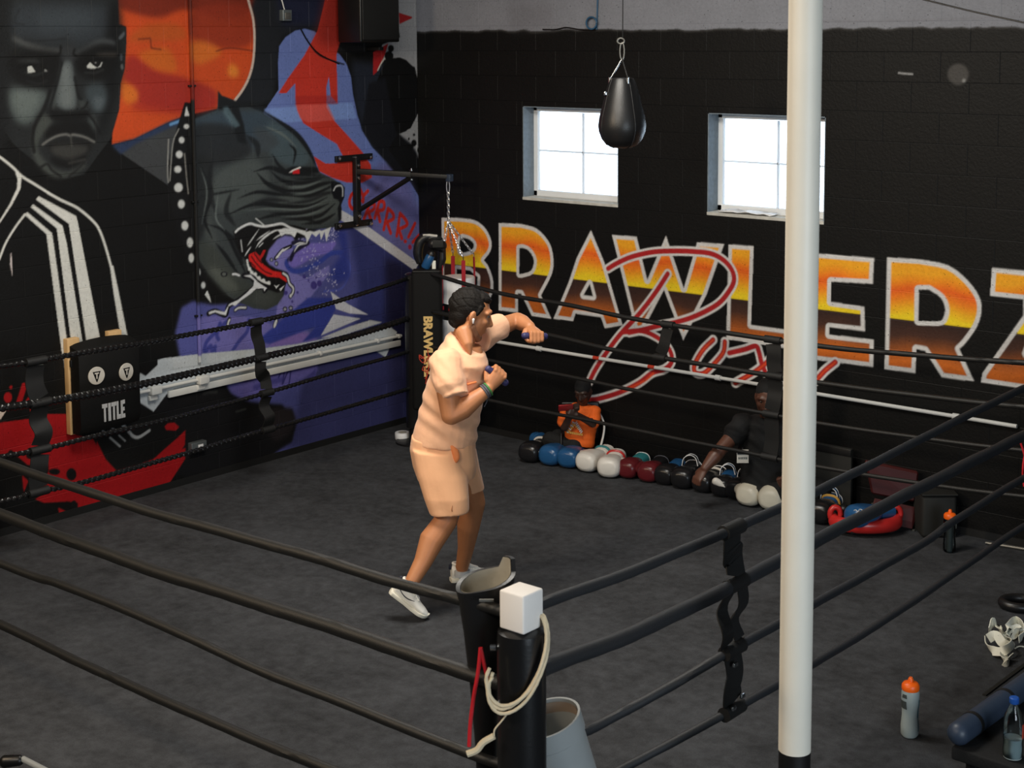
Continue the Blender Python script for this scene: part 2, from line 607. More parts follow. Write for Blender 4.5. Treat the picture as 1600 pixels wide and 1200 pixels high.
def text_mb(txt, o, A, B, N, size, th=0.002, offset=0.0, align='CENTER'):
    """built-in lettering, laid in plane (A, B), raised by th along N"""
    cu = bpy.data.curves.new('txt', 'FONT')
    cu.body = txt; cu.size = size; cu.align_x = align; cu.align_y = 'CENTER'; cu.offset = offset; cu.extrude = th / 2
    cu.resolution_u = 3
    ob = bpy.data.objects.new('txt', cu)
    COL.objects.link(ob)
    dg = bpy.context.evaluated_depsgraph_get()
    me = bpy.data.meshes.new_from_object(ob.evaluated_get(dg))
    o, A, B, N = (np.asarray(q, float) for q in (o, A, B, N))
    mb = MB()
    mb.add([o + A * v.co.x + B * v.co.y + N * (v.co.z + th / 2) for v in me.vertices], [list(f.vertices) for f in me.polygons])
    bpy.data.objects.remove(ob); bpy.data.curves.remove(cu); bpy.data.meshes.remove(me)
    return mb


# ------------------------------------------------------------------ painted walls
def box_blur(m, r):
    if r < 1: return m
    for _ in range(2):
        for ax in (0, 1):
            p = np.pad(m, [(r + 1, r) if a == ax else (0, 0) for a in (0, 1)], mode='edge')
            c = np.cumsum(p, axis=ax, dtype=np.float64)
            n = m.shape[ax]
            hi = np.take(c, np.arange(2 * r + 1, 2 * r + 1 + n), axis=ax)
            lo = np.take(c, np.arange(0, n), axis=ax)
            m = ((hi - lo) / (2 * r + 1)).astype(np.float32)
    return m


class Painter:
    """paint on a wall plane, worked out on a fine grid of wall positions (metres)"""
    def __init__(self, ax, s0, s1, z1, res=0.003, base=(20, 20, 20)):
        self.ax, self.s0, self.s1, self.z1, self.res = ax, s0, s1, z1, res
        self.nx, self.nz = int(round((s1 - s0) / res)), int(round(z1 / res))
        self.a = np.empty((self.nz, self.nx, 3), np.float32)
        self.a[:] = base

    def uv(self, pts):
        out = []
        si = 1 if self.ax == 0 else 0
        for x, y in pts:
            w = pl(x, y, self.ax, 0.0)
            out.append(((w[si] - self.s0) / self.res, w[2] / self.res))
        return np.array(out)

    def mask(self, q, holes=(), soft=0):
        m = 3 * soft + 2
        x0, x1 = int(max(0, q[:, 0].min() - m)), int(min(self.nx, q[:, 0].max() + m + 1))
        y0, y1 = int(max(0, q[:, 1].min() - m)), int(min(self.nz, q[:, 1].max() + m + 1))
        if x1 <= x0 or y1 <= y0: return None
        w, h = x1 - x0, y1 - y0
        tog = np.zeros((h, w + 1), np.int32)
        for P in (q, *holes):
            n = len(P)
            for i in range(n):
                (ax, ay), (bx, by) = P[i], P[(i + 1) % n]
                if ay == by: continue
                lo, hi = (ay, by) if ay < by else (by, ay)
                r0, r1 = max(y0, math.ceil(lo - 0.5)), min(y1, math.ceil(hi - 0.5))
                if r1 <= r0: continue
                rows = np.arange(r0, r1)
                xs = ax + (rows + 0.5 - ay) * (bx - ax) / (by - ay)
                cx = np.clip(np.ceil(xs - 0.5).astype(int) - x0, 0, w)
                np.add.at(tog, (rows - y0, cx), 1)
        mk = (np.cumsum(tog, axis=1)[:, :w] % 2).astype(np.float32)
        if soft: mk = box_blur(mk, soft)
        return mk, x0, y0

    def blend(self, mk, col, alpha=1.0):
        if mk is None: return
        k, x0, y0 = mk
        k = (k * alpha)[..., None]
        h, w = k.shape[:2]
        reg = self.a[y0:y0 + h, x0:x0 + w]
        reg += k * (np.asarray(col, np.float32) - reg)

    def poly(self, pts, col, soft=0, alpha=1.0, smooth=False, holes=()):
        q = self.uv(pts)
        if smooth: q = spline(q, 5, closed=True)
        self.blend(self.mask(q, [self.uv(h) for h in holes], soft), col, alpha)

    def stroke(self, pts, w, col, soft=0, alpha=1.0, smooth=True, taper=False, closed=False):
        q = self.uv(pts)
        if smooth and len(q) > 2: q = spline(q, 5, closed=closed)
        hw = w / 185.0 / self.res / 2
        n = len(q)
        x0, x1 = int(max(0, q[:, 0].min() - hw - 3)), int(min(self.nx, q[:, 0].max() + hw + 4))
        y0, y1 = int(max(0, q[:, 1].min() - hw - 3)), int(min(self.nz, q[:, 1].max() + hw + 4))
        if x1 <= x0 or y1 <= y0: return
        mk = np.zeros((y1 - y0, x1 - x0), np.float32)
        for i in range(n - 1):
            a, b = q[i], q[i + 1]
            h = hw * (1.0 if not taper else max(0.15, math.sin(math.pi * (i + 0.7) / n)))
            bx0, bx1 = int(max(x0, min(a[0], b[0]) - h - 1)), int(min(x1, max(a[0], b[0]) + h + 2))
            by0, by1 = int(max(y0, min(a[1], b[1]) - h - 1)), int(min(y1, max(a[1], b[1]) + h + 2))
            if bx1 <= bx0 or by1 <= by0: continue
            X = np.arange(bx0, bx1)[None, :] + 0.5 - a[0]
            Y = np.arange(by0, by1)[:, None] + 0.5 - a[1]
            d = b - a
            t = np.clip((X * d[0] + Y * d[1]) / (d @ d + 1e-9), 0, 1)
            ds = np.hypot(X - t * d[0], Y - t * d[1])
            sub = mk[by0 - y0:by1 - y0, bx0 - x0:bx1 - x0]
            np.maximum(sub, np.clip(h + 0.5 - ds, 0, 1), out=sub)
        if soft: mk = box_blur(mk, soft)
        self.blend((mk, x0, y0), col, alpha)

    def dot(self, x, y, rx, ry, col, soft=0, alpha=1.0, rot=0.0):
        c, s = math.cos(rot), math.sin(rot)
        self.poly([(x + rx * math.cos(t) * c - ry * math.sin(t) * s, y + rx * math.cos(t) * s + ry * math.sin(t) * c) for t in np.linspace(0, 2 * math.pi, 22)[:-1]], col, soft, alpha)

    def finish(self, gain):
        a = self.a / 255.0
        l = np.where(a <= 0.04045, a / 12.92, ((np.maximum(a, 0) + 0.055) / 1.055) ** 2.4) * gain
        l = np.clip(l, 0.002, 0.86)
        k = 2
        h, w = (l.shape[0] // k) * k, (l.shape[1] // k) * k
        self.tex = l[:h, :w].reshape(h // k, k, w // k, k, 3).mean((1, 3)).astype(np.float32)
        self.tres = self.res * k

    def sample(self, S, Z):
        u = np.clip((S - self.s0) / self.tres - 0.5, 0, self.tex.shape[1] - 1.001)
        v = np.clip(Z / self.tres - 0.5, 0, self.tex.shape[0] - 1.001)
        iu, iv = u.astype(int), v.astype(int)
        fu, fv = (u - iu)[..., None], (v - iv)[..., None]
        T = self.tex
        return (T[iv, iu] * (1 - fu) + T[iv, iu + 1] * fu) * (1 - fv) + (T[iv + 1, iu] * (1 - fu) + T[iv + 1, iu + 1] * fu) * fv


def Tz(ox, oy, s):
    return lambda pts: [(ox + x / s, oy + y / s) for x, y in pts]


A = Tz(0, 0, 4)
A2 = Tz(0, 0, 910 / 220)
B = Tz(300, 0, 4)
Cc = Tz(0, 250, 4)
Dd = Tz(280, 250, 4)
E_ = Tz(0, 500, 4)
Fz = Tz(280, 450, 4)
Dm = Tz(300, 330, 1600 / 240)
De = Tz(330, 140, 1371 / 240)
Hh = Tz(540, 0, 686 / 160)
L8 = Tz(520, 220, 6)
R3 = Tz(0, 560, 711 / 160)
S5 = Tz(90, 500, 1309 / 240)

BLK, INK = (20, 20, 20), (19, 20, 22)
WHT = (196, 196, 190)
LW = Painter(0, -4.9, 0.0, 3.9, base=(17, 17, 17))
P = LW
# dark field right of the sun, navy haze
P.poly([(390, -10), (540, -10), (540, 60), (470, 45), (440, 60), (425, 160), (395, 165), (360, 160), (390, 100)], (30, 32, 36), 8)
P.poly([(430, -10), (520, -10), (500, 40), (440, 40)], (30, 33, 52), 12)
P.poly([(548, 95), (600, 100), (600, 260), (575, 240), (552, 160)], (34, 38, 48), 10)
# the orange sun
sun = A([(735, -120), (735, 0), (740, 150), (785, 165), (785, 260), (775, 430), (750, 520), (742, 680), (700, 800), (695, 902), (830, 870), (1050, 762), (1150, 722), (1250, 700), (1355, 678), (1390, 600), (1465, 627), (1510, 560), (1550, 480), (1575, 380), (1583, 250), (1575, 120), (1545, 0), (1500, -120)])
P.poly(sun, (186, 70, 32))
for pts, c, al in ((A([(735, -120), (1500, -120), (1560, 60), (1400, 120), (1150, 60), (980, 110), (735, 40)]), (112, 40, 27), .95),
                   (A([(800, 350), (900, 390), (1000, 450), (1130, 480), (1330, 560), (1330, 660), (1180, 690), (840, 640), (830, 560), (770, 520)]), (140, 38, 36), .8),
                   (A([(1210, 60), (1540, 40), (1570, 260), (1400, 300), (1210, 250)]), (136, 48, 30), .85),
                   (A([(900, 160), (1100, 150), (1150, 240), (900, 260), (800, 250)]), (168, 78, 32), .8),
                   (A([(870, 330), (1040, 300), (1100, 440), (980, 440), (900, 390)]), (186, 92, 34), .9),
                   (A([(760, 510), (850, 560), (850, 640), (790, 650), (755, 600)]), (196, 104, 38), .9),
                   (A([(1190, 270), (1290, 260), (1380, 330), (1260, 400), (1200, 380)]), (198, 106, 40), .8),
                   (A([(1430, 400), (1480, 420), (1480, 480), (1420, 470)]), (205, 120, 44), .9),
                   (A([(860, 640), (1320, 620), (1330, 680), (1150, 715), (860, 690)]), (150, 42, 34), .7)):
    P.poly(pts, c, 6, al, smooth=True)
P.stroke(A([(860, 245), (935, 240), (940, 300), (1000, 310)]), 2.2, (90, 36, 24), 1, .7, smooth=False)
P.stroke(A([(1345, 320), (1430, 300), (1575, 318)]), 2, (90, 36, 24), 1, .7)
P.stroke(A([(1530, -100), (1547, 0), (1577, 120), (1585, 250), (1577, 380), (1552, 480), (1512, 560), (1462, 628)]), 4.0, (190, 172, 160))
# portrait: head and its modelling
P.poly(A([(-200, -200), (735, -200), (735, 0), (738, 152), (785, 168), (786, 260), (776, 430), (750, 520), (742, 680), (690, 860), (600, 980), (520, 1090), (400, 1115), (300, 1085), (200, 1000), (80, 900), (-60, 700), (-200, 500)]), (35, 37, 38))
g = lambda pts, c, s=10, al=1.0, sm=True: P.poly(A2(pts), c, max(1, int(s * .8)), al * .92, smooth=sm)
g([(30, 60), (150, 20), (640, 20), (720, 100), (700, 230), (480, 300), (420, 240), (360, 290), (150, 240), (50, 230)], (50, 55, 60), 18)
g([(230, 90), (420, 60), (600, 80), (560, 190), (300, 190)], (58, 64, 69), 16)
g([(-60, -60), (60, -60), (60, 500), (40, 900), (-60, 900)], (26, 27, 28), 14)
g([(700, 60), (770, 60), (775, 500), (700, 760), (640, 900), (660, 600)], (21, 22, 23), 14)
g([(80, 235), (200, 280), (300, 305), (385, 315), (370, 350), (220, 330), (90, 270)], (74, 76, 76), 5)
g([(480, 340), (560, 290), (640, 255), (720, 260), (740, 290), (640, 285), (560, 330), (490, 360)], (70, 74, 76), 5)
g([(60, 340), (200, 320), (385, 350), (370, 470), (330, 560), (200, 585), (90, 520), (40, 440)], (20, 20, 20), 11)
g([(480, 360), (620, 290), (745, 320), (740, 430), (640, 520), (540, 500), (490, 450)], (20, 20, 20), 10)
g([(100, 395), (200, 380), (260, 400), (180, 405)], (52, 54, 54), 4, .8)
g([(620, 345), (740, 340), (740, 365), (640, 362)], (58, 54, 50), 4, .8)
g([(390, 300), (480, 300), (480, 390), (400, 400)], (48, 50, 52), 8)
g([(400, 410), (455, 400), (475, 500), (490, 620), (480, 700), (430, 715), (370, 690), (345, 640), (370, 540)], (86, 93, 94), 6)
g([(400, 440), (440, 430), (455, 560), (460, 660), (420, 690), (385, 640)], (102, 108, 108), 8)
g([(330, 600), (360, 590), (350, 690), (340, 720), (320, 700)], (66, 70, 70), 5)
g([(505, 640), (545, 650), (560, 700), (530, 720), (505, 700)], (56, 60, 60), 5)
g([(320, 710), (420, 720), (560, 715), (560, 760), (430, 790), (320, 765)], (20, 20, 20), 7)
g([(60, 570), (180, 575), (285, 585), (300, 640), (250, 720), (190, 800), (110, 790), (60, 700)], (80, 88, 87), 9)
g([(90, 600), (230, 600), (240, 690), (160, 760), (90, 700)], (94, 102, 100), 10)
g([(550, 560), (650, 540), (690, 620), (660, 720), (600, 720), (555, 640)], (58, 66, 70), 9)
g([(600, 630), (665, 630), (650, 700), (610, 700)], (76, 84, 88), 7)
g([(570, 740), (610, 760), (620, 830), (570, 830)], (62, 68, 68), 7)
g([(260, 740), (330, 770), (320, 810), (280, 860), (240, 940), (260, 1010), (330, 1080), (420, 1110), (500, 1080), (540, 1040), (540, 1080), (440, 1140), (330, 1140), (230, 1050), (200, 920)], (66, 70, 67), 7)
g([(280, 880), (330, 810), (450, 780), (560, 790), (610, 870), (610, 920), (560, 880), (450, 870), (330, 890)], (21, 21, 21), 6)
g([(300, 930), (450, 890), (590, 920), (560, 1000), (440, 1040), (340, 1000)], (30, 30, 30), 5)
g([(330, 950), (450, 935), (560, 950), (520, 1010), (440, 1030), (350, 1000)], (54, 54, 52), 5)
g([(330, 1010), (440, 1040), (540, 1000), (540, 1040), (440, 1085), (340, 1060)], (22, 22, 22), 5)
for q, w, c in (([(388, 300), (384, 345), (372, 352)], 3, (18, 18, 18)), ([(476, 320), (470, 350), (490, 362)], 3, (18, 18, 18)), ([(150, 258), (280, 262), (420, 250)], 2, (36, 38, 40)), ([(120, 60), (90, 140), (150, 160)], 3, (38, 41, 44)),
                ([(395, 405), (372, 500), (345, 600), (322, 690), (330, 760)], 4, (26, 27, 28)), ([(478, 500), (500, 620), (520, 640)], 4, (24, 25, 26)), ([(320, 585), (280, 700), (220, 810), (205, 900), (215, 980)], 5, (24, 24, 24)), ([(545, 720), (600, 780), (640, 860)], 4, (24, 24, 25)),
                ([(160, 470), (210, 486), (270, 470)], 3, (36, 38, 38)), ([(170, 525), (240, 540), (300, 520)], 3, (30, 31, 32)), ([(545, 470), (610, 470), (660, 450)], 3, (38, 40, 40)), ([(118, 440), (150, 425), (180, 420), (230, 425), (300, 445)], 2.4, (15, 15, 15)), ([(530, 420), (575, 390), (640, 385), (680, 395)], 2.4, (15, 15, 15)),
                ([(250, 1085), (300, 1060), (330, 1100), (390, 1140)], 3, (24, 24, 24)), ([(540, 1050), (500, 1090), (440, 1140)], 3, (30, 30, 30)), ([(350, 1000), (440, 1020), (540, 995)], 2, (40, 40, 39)), ([(560, 660), (545, 690), (520, 705)], 3, (22, 22, 22)), ([(440, 1055), (520, 1035), (545, 1030)], 3, (52, 52, 50))):
    P.stroke(A2(q), w, c, 1, .85)
P.stroke(A2([(270, 935), (300, 912), (360, 880), (420, 868), (450, 878), (470, 870), (540, 885), (605, 918)]), 3.2, (98, 98, 95), 1)
P.stroke(A2([(452, 880), (458, 945)]), 2.4, (60, 60, 58), 1, smooth=False)
P.poly(A2([(172, 432), (198, 425), (224, 466), (175, 470)]), (176, 178, 174), 0)
P.poly(A2([(285, 445), (305, 462), (280, 462)]), (130, 132, 130), 0)
P.dot(245 / 4.136, 442 / 4.136, 5, 5, (24, 24, 24))
P.poly(A2([(555, 428), (575, 402), (595, 420), (620, 438), (640, 425), (652, 400), (656, 402), (645, 432), (600, 444), (560, 440)]), (178, 180, 176))
P.dot(618 / 4.136, 412 / 4.136, 5.4, 5, (22, 22, 22))
P.dot(612 / 4.136, 406 / 4.136, 1.2, 1.2, (120, 120, 120))
g([(760, 245), (795, 205), (800, 225), (775, 255)], (80, 85, 90), 2)
g([(772, 350), (785, 350), (785, 390), (772, 390)], (64, 70, 76), 2)
g([(775, 420), (788, 415), (792, 445), (778, 448)], (88, 92, 92), 2)
# neck and jacket lines
P.stroke(A([(-60, 950), (0, 985), (80, 1050), (130, 1100), (210, 1150), (298, 1205)]), 3.2, WHT)
P.stroke(Cc([(295, 205), (380, 252), (480, 300), (580, 385), (622, 450), (660, 560), (690, 670)]), 3.4, WHT)
P.poly(Cc([(682, 660), (702, 660), (725, 770), (802, 1150), (748, 1090), (705, 830)]), WHT)
P.poly(Cc([(90, 75), (130, 98), (122, 180), (70, 280), (-10, 400), (-10, 380), (55, 275), (102, 175), (105, 120)]), WHT)
P.stroke(Cc([(150, 340), (90, 420), (30, 520), (-10, 620)]), 3.0, WHT)
P.poly(Cc([(62, 570), (70, 620), (75, 738), (58, 650)]), (190, 180, 178))
P.poly(Cc([(235, 225), (470, 350), (480, 385), (628, 1160), (640, 1250), (556, 1250), (540, 1165), (425, 398), (220, 246)]), WHT)
P.poly(Cc([(200, 276), (385, 410), (412, 520), (515, 1165), (525, 1260), (455, 1260), (445, 1180), (350, 427), (187, 293)]), WHT)
P.poly(Cc([(165, 325), (320, 457), (355, 700), (412, 1120), (430, 1260), (470, 1500), (420, 1480), (395, 1260), (380, 1190), (285, 462), (148, 340)]), WHT)
# dog collar triangle and studs
P.poly(A([(720, 935), (830, 872), (1050, 770), (1150, 735), (1160, 800), (1050, 1160)]), (58, 60, 62))
P.poly(A([(690, 905), (830, 868), (1050, 760), (1160, 722), (1160, 770), (1050, 800), (840, 900), (750, 965)]), (40, 52, 78), 3)
P.stroke(A([(1060, 778), (1130, 752)]), 4, (96, 140, 184), 1)
P.stroke(A([(1215, 800), (1235, 765), (1275, 735)]), 4, (96, 140, 184), 1)
P.poly(A([(1148, 640), (1205, 640), (1212, 830), (1222, 1240), (1040, 1240), (1050, 1010), (1100, 800)]), (20, 20, 21))
P.poly(Cc([(1045, 0), (1220, 0), (1230, 500), (1320, 900), (1260, 880), (1150, 560), (1060, 300)]), (20, 20, 21))
P.stroke(A([(1112, 805), (1075, 900), (1056, 1130)]), 1.6, (140, 140, 136))
P.stroke(A([(1148, 960), (1160, 1100), (1172, 1210)]), 1.6, (130, 128, 122))
P.stroke(Cc([(1048, -130), (1042, 60), (1046, 140)]), 1.6, (140, 140, 136))
for x, y, rx, ry in ((1160, 790, 18, 16), (1130, 875, 18, 22), (1115, 965, 22, 24), (1106, 1058, 23, 23), (1110, 1172, 27, 30)):
    P.dot(x / 4, y / 4, rx / 4, ry / 4, (186, 188, 186), 1)
for x, y, rx, ry in ((1128, 275, 22, 28), (1150, 410, 22, 30), (1182, 515, 20, 32), (1190, 612, 17, 30), (1237, 700, 12, 22), (1265, 782, 14, 22)):
    P.dot(x / 4, 250 + y / 4, rx / 4, ry / 4, (186, 188, 186), 1)
P.poly(A([(1160, 662), (1178, 722), (1148, 724)]), (190, 192, 190))
P.poly(Cc([(1290, 816), (1305, 850), (1314, 892), (1274, 840)]), (190, 192, 190))
# light blue swoosh, red arrow
P.poly([(424, 178), (434, 140), (433, 100), (435, 72), (445, 58), (460, 48), (475, 45), (490, 49), (530, 86), (540, 100), (547, 120), (550, 147), (557, 180), (565, 205), (580, 230), (600, 250), (620, 265), (640, 285), (652, 305), (659, 340), (658, 375), (651, 402), (640, 415), (535, 340), (528, 300), (430, 200)], (98, 114, 170))
P.poly([(410, 176), (434, 140), (433, 100), (436, 170), (428, 200)], (98, 114, 170))
P.poly([(600, 250), (640, 285), (659, 340), (656, 385), (640, 412), (570, 360), (560, 290)], (100, 100, 154), 14)
P.poly([(410, 170), (549, 160), (556, 185), (430, 192)], (120, 146, 200), 1, .75)
arrow = B([(835, -40), (780, 190), (700, 340), (600, 480), (535, 582), (585, 582), (640, 520), (640, 600), (652, 690), (690, 770), (800, 840), (900, 900), (940, 980), (900, 1020), (830, 1022), (755, 975), (790, 1070), (870, 1110), (960, 1140), (1060, 1142), (1120, 1110), (1112, 1030), (1060, 950), (980, 860), (880, 750), (835, 670), (835, 540), (850, 480), (862, 600), (905, 648), (898, 340), (940, 200), (990, 60), (1005, -40)])
P.poly(arrow, (184, 52, 40))
P.poly(B([(835, -40), (1010, -40), (940, 200), (900, 320), (760, 250), (780, 190)]), (120, 34, 28), 16, .75)
P.poly(B([(1005, -40), (990, 60), (940, 200), (900, 330), (1080, 330), (1080, -40)]), (24, 24, 26), 2)
P.poly(B([(640, 655), (840, 645), (890, 750), (720, 765), (670, 740)]), (206, 96, 90), 1, .6)
P.poly(B([(640, 600), (905, 595), (905, 650), (640, 655)]), (150, 36, 34), 1, .5)
P.stroke(B([(675, 185), (720, 260), (790, 345), (920, 395), (945, 402)]), 2.2, (26, 26, 30))
# purple field
P.poly([(272, 520), (282, 480), (300, 470), (330, 476), (440, 470), (455, 380), (520, 345), (535, 338), (650, 418), (660, 500), (660, 660), (420, 722), (398, 700), (455, 660), (440, 632), (390, 628), (360, 615), (330, 560), (280, 560)], (78, 81, 140), 4)
P.poly([(540, 340), (655, 420), (662, 660), (560, 690), (540, 600), (560, 450)], (50, 55, 106), 12)
P.poly([(600, 400), (665, 430), (665, 660), (600, 680)], (32, 32, 62), 12)
P.poly([(480, 540), (640, 560), (640, 660), (500, 700), (440, 700), (460, 660)], (58, 59, 102), 10)
lav = (118, 114, 178)
P.poly(Dm([(900, 300), (1020, 285), (1050, 420), (960, 520), (1060, 640), (1180, 700), (1420, 560), (1430, 640), (1300, 800), (1150, 990), (870, 1080), (880, 960), (960, 860), (960, 760), (1000, 640), (860, 590), (760, 500)]), lav, 1)
P.poly(Dm([(1000, 480), (1090, 400), (1200, 330), (1400, 330), (1480, 300), (1495, 340), (1430, 430), (1250, 480), (1120, 560), (1050, 590), (990, 560)]), (116, 104, 184), 2)
P.stroke(Dm([(965, 515), (990, 580), (1060, 625), (1180, 600), (1330, 520), (1440, 440), (1560, 430)]), 7, (52, 66, 148), 1)
P.stroke(Dd([(900, 820), (1010, 800), (1060, 700), (1050, 630), (1000, 600)]), 3, (78, 88, 168), 1)
P.poly(Dm([(1480, 180), (1600, 200), (1640, 700), (1500, 760), (1420, 640), (1560, 430)]), (48, 58, 132), 8)
P.poly(Fz([(110, 180), (260, 170), (440, 180), (620, 240), (760, 240), (860, 320), (700, 360), (540, 372), (120, 415)]), (108, 104, 168), 2)
P.poly(Fz([(560, 300), (700, 250), (820, 290), (860, 330), (700, 350), (560, 370)]), (128, 106, 176), 5)
P.poly(Fz([(480, 330), (800, 60), (950, 60), (980, 120), (960, 150), (880, 300), (760, 340), (850, 240), (560, 350)]), (52, 62, 140), 2)
for q in ([(150, 390), (170, 330), (240, 260), (290, 210)], [(330, 390), (370, 330), (420, 270), (430, 200)], [(160, 400), (190, 360), (200, 390), (220, 365), (215, 400)], [(250, 220), (230, 290), (240, 320)]):
    P.stroke(Fz(q), 6, (50, 56, 128), 1, .8)
P.poly(Fz([(300, 610), (560, 530), (860, 470), (860, 520), (700, 600), (560, 640), (400, 690), (330, 660)]), (100, 94, 162), 4)
P.stroke(Fz([(615, 560), (635, 520), (650, 530), (640, 600), (670, 530), (690, 520), (680, 610)]), 2.4, (46, 44, 100), 0)
P.stroke(Fz([(470, 620), (560, 590), (640, 570)]), 8, (62, 60, 126), 2, .7)
P.poly(Fz([(790, 560), (850, 500), (850, 560)]), (70, 66, 130), 1)
# dark shapes low on the purple field
P.poly([(200, 612), (330, 570), (352, 610), (372, 626), (420, 640), (455, 640), (462, 662), (455, 690), (430, 706), (416, 722), (300, 752), (200, 700)], (22, 22, 24), 3)
P.poly(Fz([(530, 770), (600, 745), (700, 750), (725, 830), (690, 910), (600, 960), (540, 900)]), (38, 34, 36), 6)
P.stroke(Fz([(150, 660), (180, 650), (230, 650)]), 4, (60, 62, 60), 2, .6)
P.stroke(E_([(1470, 572), (1530, 555)]), 3, (64, 66, 64), 1, .7)
# speckles of white spray
rs = random.Random(3)
for i in range(170):
    t = rs.random()
    x, y = (470 + 50 * t + rs.gauss(0, 9), 380 + 75 * t + rs.gauss(0, 12)) if i < 120 else (518 + rs.gauss(0, 7), 362 + rs.gauss(0, 9))
    P.dot(x, y, rs.uniform(.4, 1.1), rs.uniform(.4, 1.1), (190, 188, 220))
for x, y, r in ((1160, 680, 18), (1260, 770, 34), (1318, 750, 26), (1205, 720, 10), (1285, 690, 10), (970, 850, 18), (1090, 845, 12), (1035, 940, 12)):
    P.dot(300 + x / 6.667, 330 + y / 6.667, r / 6.667, r * 1.3 / 6.667, (66, 58, 128))
# white bars and shards
P.poly(Dd([(1008, 312), (1095, 362), (1180, 418), (1492, 645), (1468, 692), (1100, 432), (1000, 372)]), (192, 192, 196))
P.poly(Fz([(940, 20), (980, 50), (1050, 100), (1176, 166), (1060, 158), (975, 130)]), (196, 196, 204))
P.poly(Fz([(960, 165), (1128, 190), (880, 296)]), (192, 194, 202))
P.poly(Fz([(880, 312), (1060, 240), (1190, 200), (1262, 214), (1000, 300)]), (188, 190, 192))
P.poly(Fz([(-140, 450), (-110, 440), (120, 412), (540, 374), (740, 348), (1180, 262), (1310, 240), (1356, 275), (1335, 312), (1285, 432), (1200, 376), (900, 438), (580, 512), (120, 596), (-40, 632), (-75, 650), (-165, 770), (-300, 682), (-300, 640), (-255, 600), (-250, 530), (-215, 550), (-140, 480)]), (184, 190, 194))
P.stroke(Fz([(-60, 510), (200, 470), (560, 410), (900, 352)]), 1.5, (140, 146, 150), 0, .6)
# dog head
dog = [(302, 186), (318, 180), (338, 172), (340, 143), (346, 150), (367, 158), (407, 175), (430, 190), (455, 207), (472, 222), (485, 243), (492, 262), (500, 270), (517, 278), (528, 285), (536, 292), (537, 308), (531, 320), (531, 342), (525, 354), (510, 357), (480, 358), (460, 352), (440, 350), (420, 352), (400, 372), (392, 392), (386, 410), (384, 425), (392, 440), (410, 452), (428, 455), (440, 452), (441, 462), (432, 476), (415, 484), (395, 482), (372, 472), (355, 462), (342, 445), (325, 428), (310, 405), (303, 380)]
P.poly(dog, (56, 61, 62))
P.poly([(304, 372), (330, 380), (360, 420), (400, 452), (440, 455), (436, 470), (412, 482), (380, 472), (350, 458), (325, 430), (308, 405)], (58, 62, 59), 6)
P.poly([(302, 186), (340, 172), (407, 172), (450, 206), (470, 230), (380, 232), (310, 240)], (54, 66, 76), 8)
for q, c in (([(302, 196), (370, 200), (390, 240), (330, 260), (302, 250)], (36, 38, 40)), ([(340, 270), (400, 250), (420, 290), (380, 330), (330, 320)], (72, 78, 77)),
             ([(310, 290), (332, 280), (326, 330), (340, 380), (320, 370)], (66, 71, 70)), ([(420, 190), (460, 214), (484, 248), (460, 262), (420, 240)], (70, 84, 90)),
             ([(440, 285), (520, 285), (528, 310), (525, 340), (480, 350), (440, 330)], (74, 80, 78)), ([(395, 200), (420, 205), (435, 225), (410, 235)], (62, 68, 72)),
             ([(345, 168), (356, 162), (372, 190), (362, 195)], (92, 112, 120)), ([(325, 418), (350, 425), (372, 452), (350, 452)], (80, 84, 78)),
             ([(400, 455), (430, 460), (420, 478), (395, 470)], (64, 68, 66)), ([(303, 250), (330, 262), (318, 360), (303, 370)], (34, 36, 37))):
    P.poly(q, c, 6, .9, smooth=True)
P.poly([(339, 141), (345, 150), (367, 158), (406, 160), (408, 166), (372, 168), (380, 196), (384, 225), (370, 222), (362, 190), (350, 172), (340, 172)], (26, 28, 30), 2)
P.poly([(346, 168), (354, 166), (374, 196), (366, 200)], (84, 104, 112), 2, .8)
for q, w in (([(407, 172), (432, 188), (458, 206), (474, 224), (487, 246), (494, 264)], 5), ([(450, 225), (460, 236), (457, 256)], 3), ([(424, 240), (434, 258), (445, 266)], 3),
             ([(395, 268), (420, 262), (440, 268), (456, 272), (500, 274)], 5), ([(400, 270), (418, 288), (450, 300), (470, 298)], 5), ([(420, 266), (440, 282), (470, 286), (500, 280)], 4),
             ([(440, 296), (470, 298), (500, 288), (520, 284)], 4.5), ([(450, 306), (480, 306), (505, 296), (524, 288)], 3.5), ([(370, 310), (400, 300), (430, 303), (460, 306)], 3.5),
             ([(350, 338), (385, 322), (410, 318), (440, 322), (480, 322), (510, 308)], 4.5), ([(420, 332), (450, 334), (480, 332), (512, 318)], 4), ([(440, 342), (470, 342), (500, 336), (522, 318)], 4),
             ([(470, 350), (500, 346), (522, 334)], 4), ([(308, 308), (340, 302), (372, 296)], 2), ([(312, 260), (330, 300), (318, 340), (330, 372)], 4), ([(336, 380), (352, 400), (372, 430)], 4),
             ([(322, 350), (350, 362), (370, 400), (384, 430)], 4), ([(352, 360), (368, 380), (378, 410)], 4), ([(395, 345), (430, 336), (470, 340), (500, 350)], 4)):
    P.stroke(q, w * 1.55, (24, 26, 28), 1, .95, taper=True)
for q, w in (([(452, 278), (480, 280), (505, 276)], 4), ([(430, 292), (450, 290), (462, 284)], 4), ([(385, 212), (400, 226), (402, 244)], 7), ([(470, 312), (500, 303), (526, 300)], 3.5), ([(430, 327), (470, 330), (500, 322)], 3), ([(360, 300), (352, 330), (366, 352)], 6), ([(332, 240), (325, 290), (335, 330)], 7), ([(440, 318), (480, 314), (515, 300)], 3), ([(392, 316), (420, 312), (450, 314)], 3.5)):
    P.stroke(q, w * 1.4, (30, 32, 34), 2, .9, taper=True)
